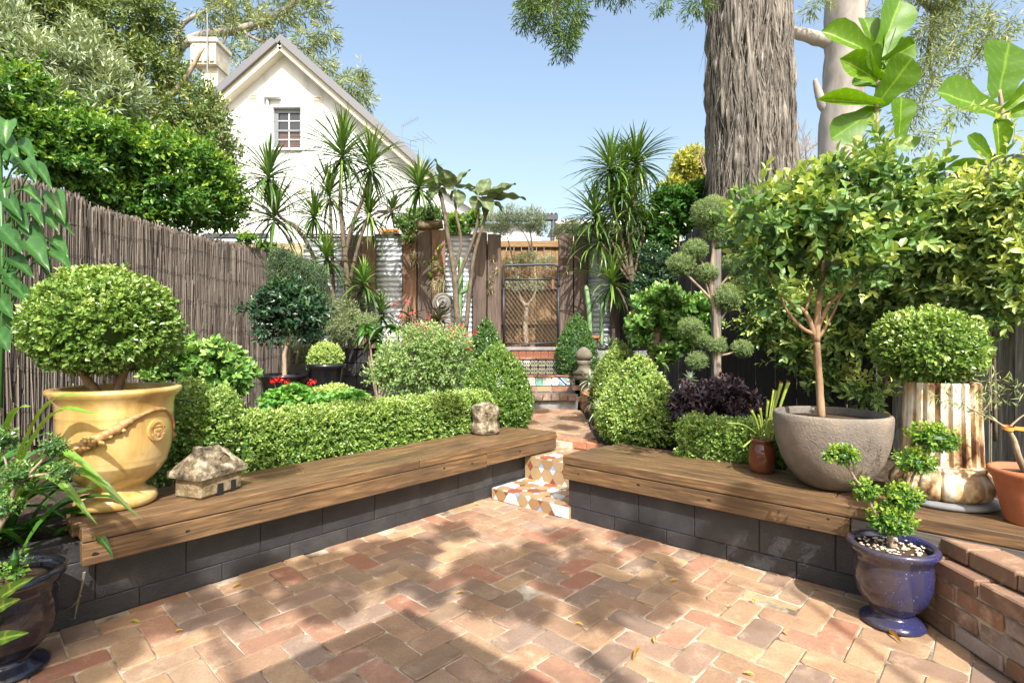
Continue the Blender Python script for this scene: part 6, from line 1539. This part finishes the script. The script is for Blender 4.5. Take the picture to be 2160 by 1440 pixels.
tree('camellia_tree', 'sunlit camellia tree with orange brown limbs in the stone bowl', [cpx(u, v, 3.16 + rng.normal(0, .12), a, b, .28) for u, v, a, b in ct], M['camellia'], 760, 6, .10, .063, .038,
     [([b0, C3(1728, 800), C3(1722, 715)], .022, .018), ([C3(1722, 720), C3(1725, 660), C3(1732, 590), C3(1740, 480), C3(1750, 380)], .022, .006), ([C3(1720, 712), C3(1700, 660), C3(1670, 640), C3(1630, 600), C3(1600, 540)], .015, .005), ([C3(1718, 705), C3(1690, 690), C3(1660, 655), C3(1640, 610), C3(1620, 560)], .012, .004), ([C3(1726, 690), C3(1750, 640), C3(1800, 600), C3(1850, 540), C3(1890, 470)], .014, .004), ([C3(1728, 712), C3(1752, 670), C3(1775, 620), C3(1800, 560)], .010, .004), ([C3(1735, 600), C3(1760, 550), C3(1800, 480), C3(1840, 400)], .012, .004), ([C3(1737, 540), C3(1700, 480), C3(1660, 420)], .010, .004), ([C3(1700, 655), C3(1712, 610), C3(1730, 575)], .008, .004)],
     'bark_red', 'o', t0=.45, tv=.17, seed=61, curl=.12, inner=.3, lit=.28, amp=.3, shoots=45)
# fluted column pedestal and the ball above it
cc = np.array((2.33, 2.90, ZT))
fc_ = thing('fluted_column', 'fluted column pedestal with peeling cream paint on the right bench', 'pedestal', cc)
G().lathe([(0.2212, 0), (0.2409, .006), (0.2449, .02), (0.2370, .03), (0.2054, .034)], cc, 64).build('plinth', M['concrete'], fc_, True)
lob = lambda th, z: 1 + .085 * np.abs(np.sin(th * 7)) * np.exp(-((z - .09) / .06) ** 2) - .05 * np.exp(-(((th * 14 / (2 * math.pi)) % 1 - 0) / .06) ** 2)
G().lathe([(0.1896, .034), (0.2070, .05), (0.2196, .08), (0.2180, .115), (0.2054, .15), (0.1896, .175), (0.1951, .182), (0.1951, .2), (0.1833, .21)], cc, 224, lob).build('lobed_base', M['column'], fc_, True)
flu = lambda th, z: 1 - .12 * np.clip(np.abs(((th * 20 / (2 * math.pi)) % 1) - .5) * 2 < .5, 0, 1) * np.clip((.66 - z) * 60, 0, 1)
G().lathe([(0.1801, .205), (0.1785, .24), (0.1738, .40), (0.1691, .55), (0.1675, .63), (0.1620, .64), (0.1501, .64), (0.1462, .5)], cc, 320, flu).build('shaft', M['column'], fc_)
pot_soil(G(), cc + ZZ * .6, .145).build('soil', M['dirt'], fc_, True)
bcp = at(1955, 720, 2.95)
topiary('box_ball', 'large round box ball above the fluted column', 'topiary', (bcp[0], bcp[1], bcp[2] - .24), [(.02, .02), (.13, .03), (.205, .08), (.245, .16), (.248, .25), (.215, .33), (.15, .385), (.07, .41), (.01, .415)], M['box'], .022, 5000, seed=66, amp=.07, t0=.5, stem=[([cc + ZZ * .6, cc + (-.02, 0, .72), np.array((bcp[0], bcp[1], bcp[2]))], .02, .012)])
# brown jar with pitcher plant
jb_ = v3(RB(1.52, .26, 0)[:2], ZT); jb_ = on(1618, 1000, ZT) + np.array((0, .07, 0)); jb_[2] = ZT
jr = thing('glazed_jar', 'small glossy brown jar beside the stone bowl', 'jar', jb_)
G().lathe([(r * .86, z) for r, z in [(.072, 0), (.085, .006), (.092, .03), (.097, .08), (.097, .13), (.088, .165), (.074, .182), (.072, .195), (.082, .205), (.084, .213), (.076, .218), (.066, .21), (.06, .17)]], jb_, 48).build('body', M['brownpot'], jr, True)
pot_soil(G(), jb_ + ZZ * .19, .066).build('soil', M['dirt'], jr, True)
pit = thing('pitcher_plant', 'upright yellow green pitcher plant in the brown jar', 'plant', jb_ + ZZ * .2)
JY = jb_[1]
for (tu, tv), (bu, bv), w in (((1648, 808), (1640, 935), .017), (1 and (1663, 806), (1655, 940), .017), ((1632, 822), (1632, 935), .010), ((1637, 824), (1637, 935), .010), ((1585, 865), (1608, 940), .014), ((1600, 875), (1612, 940), .010), ((1620, 845), (1622, 938), .012), ((1566, 944), (1612, 930), .012), ((1535, 892), (1600, 905), .009), ((1603, 860), (1618, 940), .012), ((1622, 880), (1624, 940), .012)):
    b, tp_ = at(bu, bv, JY), at(tu, tv, JY - .03); b = b * .4 + (jb_ + ZZ * .2) * .6; m_ = (b + tp_) / 2 + ZZ * .03; c = curve([b, m_, tp_], 6); f = np.linspace(0, 1, len(c)); w *= .68
    tb_ = G().tube(c, w * (.35 + .65 * f), 8, tint=rng.uniform(.2, .9)).build('pitcher', M['pitcher'], pit, True)
    d = nrm(c[-1] - c[-2]); G().leaves([c[-1] - d * .005], [d + np.array((0, -.3, .5))], [np.array((-.5, -.5, .6))], w * 3, w * 3, 'o').build('hood', M['pitcher_lip' if rng.random() < .5 else 'pitcher'], tb_)
# blue pot with cloud bonsai
bp0 = np.array((1.815, 2.55, 0))
glazed_pot('glossy blue glazed pot standing on the paving at right', bp0, 'bluepot', 1.0)
g = G()
for i in range(130):
    a, r = rng.uniform(0, 6.28), .14 * math.sqrt(rng.random()); q_ = rng.uniform(.5, 1.5); g.lathe([(.002 * q_, -.003), (.006 * q_, -.002), (.0068 * q_, .001), (.004 * q_, .003 * q_), (.001, .004 * q_)], bp0 + np.array((math.cos(a) * r, math.sin(a) * r, .358 + rng.uniform(0, .006))), 6)
tag(g.build('pebbles', M['pebble']), 'pale pebbles covering the soil of the blue pot', 'pebbles', kind='stuff')
Z = lambda u, v, Y=2.55: at(u, v, Y)
pads('bonsai', 'cloud pruned bonsai with six leafy pads in the blue pot', bp0 + ZZ * .36, [([bp0 + (.0, 0, .355), Z(1878, 1135), Z(1876, 1110)], .016, .012), ([Z(1876, 1115), Z(1850, 1085), Z(1822, 1040), Z(1795, 995), Z(1773, 968)], .008, .004), ([Z(1880, 1115), Z(1902, 1080), Z(1920, 1020), Z(1945, 960), Z(1965, 935)], .008, .004), ([Z(1800, 1005), Z(1815, 1025)], .005, .004)],
     [(Z(1773, 960), .052, .036), (Z(1824, 1033), .042, .032), (Z(1880, 1098), .080, .055), (Z(1904, 1050), .062, .05), (Z(1932, 975), .062, .042), (Z(1970, 925), .08, .05)], 'hedge', .017, 80, 'bark', .62)
# terracotta pot with maple
tpb = np.array((2.45, 2.53, ZT))
tpo = thing('plant_pot', 'terracotta pot at the right edge of the bench', 'pot', tpb)
G().lathe([(r * .82, z) for r, z in [(.105, 0), (.112, .01), (.145, .14), (.165, .215), (.178, .222), (.19, .235), (.19, .25), (.178, .258), (.165, .25), (.155, .2)]], tpb, 56).build('body', M['terra'], tpo, True)
pot_soil(G(), tpb + ZZ * .225, .132).build('soil', M['dirt'], tpo, True)
T2 = lambda u, v, Y=2.5: at(u, v, Y)
mp = thing('maple_sapling', 'thin lacy maple with an orange tag in the terracotta pot', 'sapling', tpb + ZZ * .24)
s = G()
for pts, r0, r1_ in (([tpb + (-.01, 0, .22), T2(2148, 960), T2(2140, 930), T2(2128, 905)], .016, .008), ([T2(2130, 908), T2(2100, 888), T2(2060, 868), T2(2045, 862)], .006, .002), ([T2(2130, 900), T2(2150, 882), T2(2175, 865)], .005, .002), ([T2(2070, 872), T2(2090, 840), T2(2086, 800)], .004, .0015)):
    c = curve(pts, 6); s.tube(c, np.linspace(r0, r1_, len(c)), 7, wob=.06)
s.build('stem', M['bark'], mp, True)
P, D = clumps([(T2(u, v), (.05, .05, .025)) for u, v in ((2050, 845), (2020, 840), (2090, 800), (2110, 835), (2140, 820), (2080, 860), (1990, 832))], 60, .2); g = G(); sprigs(g, P, D, 5, .02, .04, .006, 'q', .6, .2); g.build('foliage', M['gum'], mp)
c = T2(2126, 902); th = np.linspace(0, 2 * math.pi, 20); ring = np.stack([c[0] + .022 * np.cos(th), c[1] + .022 * np.sin(th), c[2] + .004 * np.sin(th)], 1)
V = np.concatenate([ring + ZZ * .008, ring - ZZ * .008]); i = np.arange(19); g = G(); g.add(V, [np.stack([i, i + 1, 20 + i + 1, 20 + i], 1)]); g.add([c + (.02, -.012, .009), c + (.10, -.02, .002), c + (.10, -.02, -.016), c + (.02, -.012, -.008)], [[(0, 1, 2, 3)]])
tgo = g.build('plant_tag', M['orange'], mp)
g = G()
for a, b in (((.062, .001), (.060, -.009)), ((.062, .001), (.069, -.001)), ((.069, -.001), (.066, -.006)), ((.061, -.004), (.068, -.010)), ((.072, -.002), (.071, -.009)), ((.071, -.005), (.077, -.008))): g.tube([c + (a[0], -.0182, a[1]), c + (b[0], -.0186, b[1])], .0006, 4)
tag(g.build('tag_marks', M['ink'], tgo), kind='stuff')
# jade tree, juniper, purple plant
jade('jade_tree', 'large jade tree with thick pale trunk behind the right cones', [([at(1372, 790, 6.0), at(1378, 740, 6.0), at(1385, 700, 6.0)], .06, .05), ([at(1380, 720, 6.0), at(1370, 680, 6.0), at(1355, 650, 6.0)], .035, .018), ([at(1385, 705, 6.0), at(1405, 680, 6.0), at(1420, 650, 6.0)], .035, .018), ([at(1386, 700, 6.0), at(1400, 650, 6.0), at(1390, 625, 6.0)], .03, .015), ([at(1400, 720, 6.0), at(1440, 690, 6.0), at(1470, 670, 6.0)], .03, .012)],
     [cpx(u, v, 6.0, a, b, .3) for u, v, a, b in ((1365, 640, 34, 24), (1400, 620, 40, 20), (1430, 645, 36, 26), (1345, 690, 30, 30), (1375, 670, 34, 22), (1420, 690, 40, 26), (1460, 660, 30, 26), (1350, 715, 24, 16), (1440, 720, 34, 24), (1400, 745, 40, 20), (1480, 650, 20, 34), (1500, 700, 26, 40))], 760, .07, M['jade'], 67)
jt = thing('juniper', 'cloud pruned juniper with round pads tied to a grey stake', 'juniper', at(1512, 830, 5.0))
Jn = lambda u, v: at(u, v, 5.0)
s = G()
for pts, r0, r1_ in (([Jn(1518, 850), Jn(1512, 700), Jn(1500, 600), Jn(1505, 520), Jn(1500, 450)], .028, .012), ([Jn(1508, 640), Jn(1480, 610), Jn(1450, 580), Jn(1440, 565)], .014, .008), ([Jn(1503, 590), Jn(1485, 560), Jn(1468, 535)], .012, .007), ([Jn(1507, 620), Jn(1530, 590), Jn(1555, 565)], .012, .007), ([Jn(1512, 680), Jn(1530, 660), Jn(1535, 632)], .012, .007), ([Jn(1515, 740), Jn(1480, 720), Jn(1455, 700)], .012, .006), ([Jn(1516, 750), Jn(1540, 745), Jn(1562, 735)], .012, .006), ([Jn(1508, 660), Jn(1490, 600), Jn(1487, 585)], .009, .005)):
    c = curve(pts, 6); s.tube(c, np.linspace(r0, r1_, len(c)), 7, wob=.08)
s.build('trunk', M['bark'], jt, True)
for i, (u, v, r) in enumerate(((1500, 450, 38), (1512, 487, 24), (1466, 527, 23), (1437, 557, 25), (1490, 575, 20), (1558, 555, 28), (1572, 590, 20), (1532, 627, 29), (1456, 690, 21), (1480, 716, 15), (1510, 728, 18), (1565, 735, 18), (1470, 760, 18))):
    R = r * 5.0 / F; topiary('', '', '', Jn(u, v) - ZZ * R * .8, ell(R, R * .8, R * .8, 10), M['juniper'], .016, 9000, 6, .12, None, None, .55, 100 + i, jt, 'needle_pad', .01, 'q', top=.25, wl=.25, inner=.02, trim=False)
g = G(); L = Jn(0, 498)[2] - .36; g.cbox((L / 2, 0, 0), (L, .075, .07), .006, jit=.003); tag(g.build('timber_stake', M['bench_grey'], None, False, frame((Jn(1512, 0)[0], 5.02, .36), (0, 0, 1), (1, 0, 0), (0, 1, 0))), 'grey weathered timber stake behind the juniper', 'stake')
tree('purple_shrub', 'low dark purple leaved shrub behind the right hedge', [cpx(u, v, 4.6, a, b, .26) for u, v, a, b in ((1450, 835, 34, 26), (1500, 840, 50, 34), (1550, 850, 46, 34), (1590, 865, 30, 26), (1470, 870, 40, 20), (1440, 860, 22, 20), (1530, 820, 40, 18))], M['purple'], 620, 7, .09, .05, .024, [([at(1510, 930, 4.6), at(1510, 880, 4.6), at(1500, 850, 4.6)], .01, .004)], 'bark_red', 'o', t0=.4, seed=68, cat='shrub', curl=.15)
for i, (u, v, Y, n_, L, W, m_, lb_, ct_) in enumerate(((1243, 800, 6.6, 22, .16, .025, 'grey_succ', 'grey spiky succulent at the foot of the stone finial', 'succulent'), (1252, 838, 6.2, 40, .2, .03, 'bronze', 'striped rhoeo spilling over the brick wall by the path', 'plant'), (1262, 862, 5.9, 26, .16, .026, 'grey_succ', 'small pale strappy plant low on the path edge wall', 'plant'), (1455, 800, 5.0, 18, .12, .04, 'grey_succ', 'pale succulent rosette above the purple shrub', 'succulent'), (1395, 760, 5.5, 12, .14, .05, 'jade', 'green succulent rosette right of the largest cone', 'succulent'), (1690, 745, 6.5, 20, .2, .05, 'vine', 'clump of broad leaves low behind the dark camellia', 'plant'))):
    if i == 5: u, v = 655, 755
    small_head('rosette_plant', lb_, ct_, at(u, v, Y), n_, L, W, m_, 120 + i, .9)
# leaf litter under the strappy plant and on the beds
g = G(); n_ = 900; Pp = np.concatenate([np.stack([rng.normal(-2.35, .35, n_ // 3), rng.normal(2.5, .3, n_ // 3), rng.uniform(.395, .42, n_ // 3)], 1), np.stack([rng.uniform(-3.6, -.3, n_ // 3), rng.uniform(3.6, 7.8, n_ // 3), rng.uniform(.395, .41, n_ // 3)], 1), np.stack([rng.uniform(1.1, 2.6, n_ // 3), rng.uniform(3.9, 7.8, n_ // 3), rng.uniform(.395, .41, n_ // 3)], 1)])
Pp = Pp[((Pp[:, :2] - P0) @ LN > .2) & ((Pp[:, :2] - C0) @ RN > .2)]
g.leaves(Pp, nrm(rdir(len(Pp)) * .4 + ZZ), rdir(len(Pp)) * np.array((1, 1, .15)), .055, .024, 'd', rng.uniform(0, .6, len(Pp)), .2); tag(g.build('leaf_litter', M['dry']), 'dry fallen leaves over the garden bed soil', 'leaf litter', kind='stuff')
# fallen leaves lying on the paving
dl = [big_leaf('fallen_leaf', M['dry'], [(0, .1), (.3, .8), (.55, 1), (.85, .5), (1, .03)], 8, 5, .08, .25, .02, i, 6, (.35, .55, .8)[i]) for i in range(3)]
FL = [(1350, 1368, 'long curved yellow leaf, front centre of the paving'), (1380, 1345, 'pale leaf above the long curved one'), (1590, 1425, 'pale leaf at the bottom edge right of centre'), (1870, 1330, 'yellow leaf under the foot of the blue pot'), (490, 1241, 'green leaf near the left bench wall'), (275, 1312, 'pale round leaf at far left of the paving'), (365, 1320, 'yellow leaf at left among the ochre bricks'), (385, 1330, 'thin curled yellow leaf at left'), (1000, 1065, 'yellow leaf at foot of the far left wall'), (1185, 1210, 'small curved leaf in the middle shade'), (1230, 1320, 'tiny yellow leaf in the centre right'), (1660, 1340, 'pale green leaf left of the blue pot'), (980, 1250, 'thin green leaf near the paving centre'), (1430, 1225, 'green leaf on the lit right paving'), (1585, 1265, 'brown leaf near the right wall')]
for i, (u, v, lb_) in enumerate(FL):
    p = on(u, v, .004); a = rng.uniform(0, 6.28); L = .10 if i in (0, 3) else rng.uniform(.03, .055); W = .012 if i in (0, 3, 7, 12) else .015
    o_ = inst('fallen_leaf', dl[i % 3], None, frame(p + ZZ * .006, (math.cos(a) * L, math.sin(a) * L, 0), (-math.sin(a) * W, math.cos(a) * W, 0), (0, 0, L * .8))); tag(o_, lb_ if len(lb_.split()) > 3 else lb_ + ' on paving', 'leaf', 'fallen leaves on the paving')
# ------------------------------------------------------------------ behind the camera: veranda roof corner and the shade tree
ver = thing('veranda_roof', 'flat veranda roof of the house behind the viewer, casting the corner shadow', 'roof', (0, -1.5, 0))
kz = 2.6; c0 = np.array((.04, .22)); d1 = nrm(np.array((-.70, -.714))); d2 = nrm(np.array((.754, -.656)))
poly = [c0, c0 + d1 * 4.5, c0 + d1 * 4.5 + d2 * 4.5, c0 + d2 * 4.5]
G().prism([tuple(p) for p in poly], (0, 0, 0), (1, 0, 0), (0, 1, 0), ZZ, kz, kz + .12).build('roof_panel', M['whiteroof'], ver)
for p in (c0 + d1 * 4.2 + d2 * .3, c0 + d2 * 4.2 + d1 * .3, c0 + (d1 + d2) * 4.2): G().box(v3(p, 1.3), (.1, .1, 2.6)).build('post', M['trim'], ver)
def shade(u, v, r, h):       # crown clump whose shadow falls at paving pixel u, v
    p = on(u, v, 0.0); k_ = h / math.tan(SUN_EL); return (np.array((p[0] + SUN_AZ[0] * k_, p[1] + SUN_AZ[1] * k_, h)), (r, r, r * .6))
SC = [(150, 1400, .20), (400, 1290, .12), (560, 1215, .13), (680, 1195, .15), (790, 1165, .14), (880, 1160, .13), (850, 1215, .10), (1005, 1195, .12), (1075, 1180, .10), (1180, 1215, .16), (1255, 1180, .12), (1300, 1245, .17), (1365, 1268, .11), (1400, 1185, .07), (1340, 1140, .08), (1030, 1262, .12), (960, 1120, .10), (600, 1100, .14), (480, 1040, .12), (760, 1010, .12), (700, 1275, .09), (1190, 1130, .08), (360, 1245, .08), (1110, 1275, .08), (230, 1310, .1), (930, 990, .12), (1130, 1165, .08), (1230, 1240, .09), (1420, 1240, .07), (1480, 1150, .06), (640, 1250, .08), (520, 1290, .07), (920, 1240, .07), (760, 1215, .08), (310, 1330, .06), (1060, 1220, .07), (1270, 1290, .07)]
shc = [shade(u, v, r, 4.4 + 1.4 * ((i * 37) % 10) / 10) for i, (u, v, r) in enumerate(SC)]
for tx, ty, tz, rr in ((.05, 8.0, .85, .22), (.45, 8.0, .9, .22), (.8, 7.6, .55, .16), (.3, 7.3, .4, .2), (.75, 6.6, .4, .14), (.15, 6.3, .4, .14), (.6, 5.9, .4, .1)):
    k_ = (5.0 - tz) / math.tan(SUN_EL); shc.append((np.array((tx + SUN_AZ[0] * k_, ty + SUN_AZ[1] * k_, 5.0)), (rr, rr, rr * .6)))
tree('shade_tree', 'tall shade tree behind the viewer that dapples the paving', shc, M['gum'], 3500, 7, .08, .09, .045, [([(2.6, -6.0, 0), (2.5, -5.5, 2.4), (2.0, -3.5, 4.4), (1.4, -2.4, 5.2)], .16, .05), ([(2.4, -5.0, 3.0), (.6, -3.0, 4.6), (-.4, -2.0, 5.0)], .04, .015), ([(2.4, -5.0, 3.0), (2.6, -3.0, 4.6), (2.6, -1.8, 5.2)], .04, .015)], 'bark', 'd', t0=.5, seed=91, inner=.0)

g = G()
for pts in ([(178, 1206), (173, 1235), (166, 1262), (158, 1300), (150, 1322)], [(170, 1255), (160, 1270), (142, 1290)], [(166, 1262), (160, 1290), (156, 1316)]):
    g.tube(curve([at(u, v, 2.50 + (v - 1206) * .0002) for u, v in pts], 4), np.linspace(.006, .0015, (len(pts) - 1) * 4 + 1), 5)
tag(g.build('hanging_root', M['bark']), 'thin dry root hanging down the wall at the left bench end', 'root')
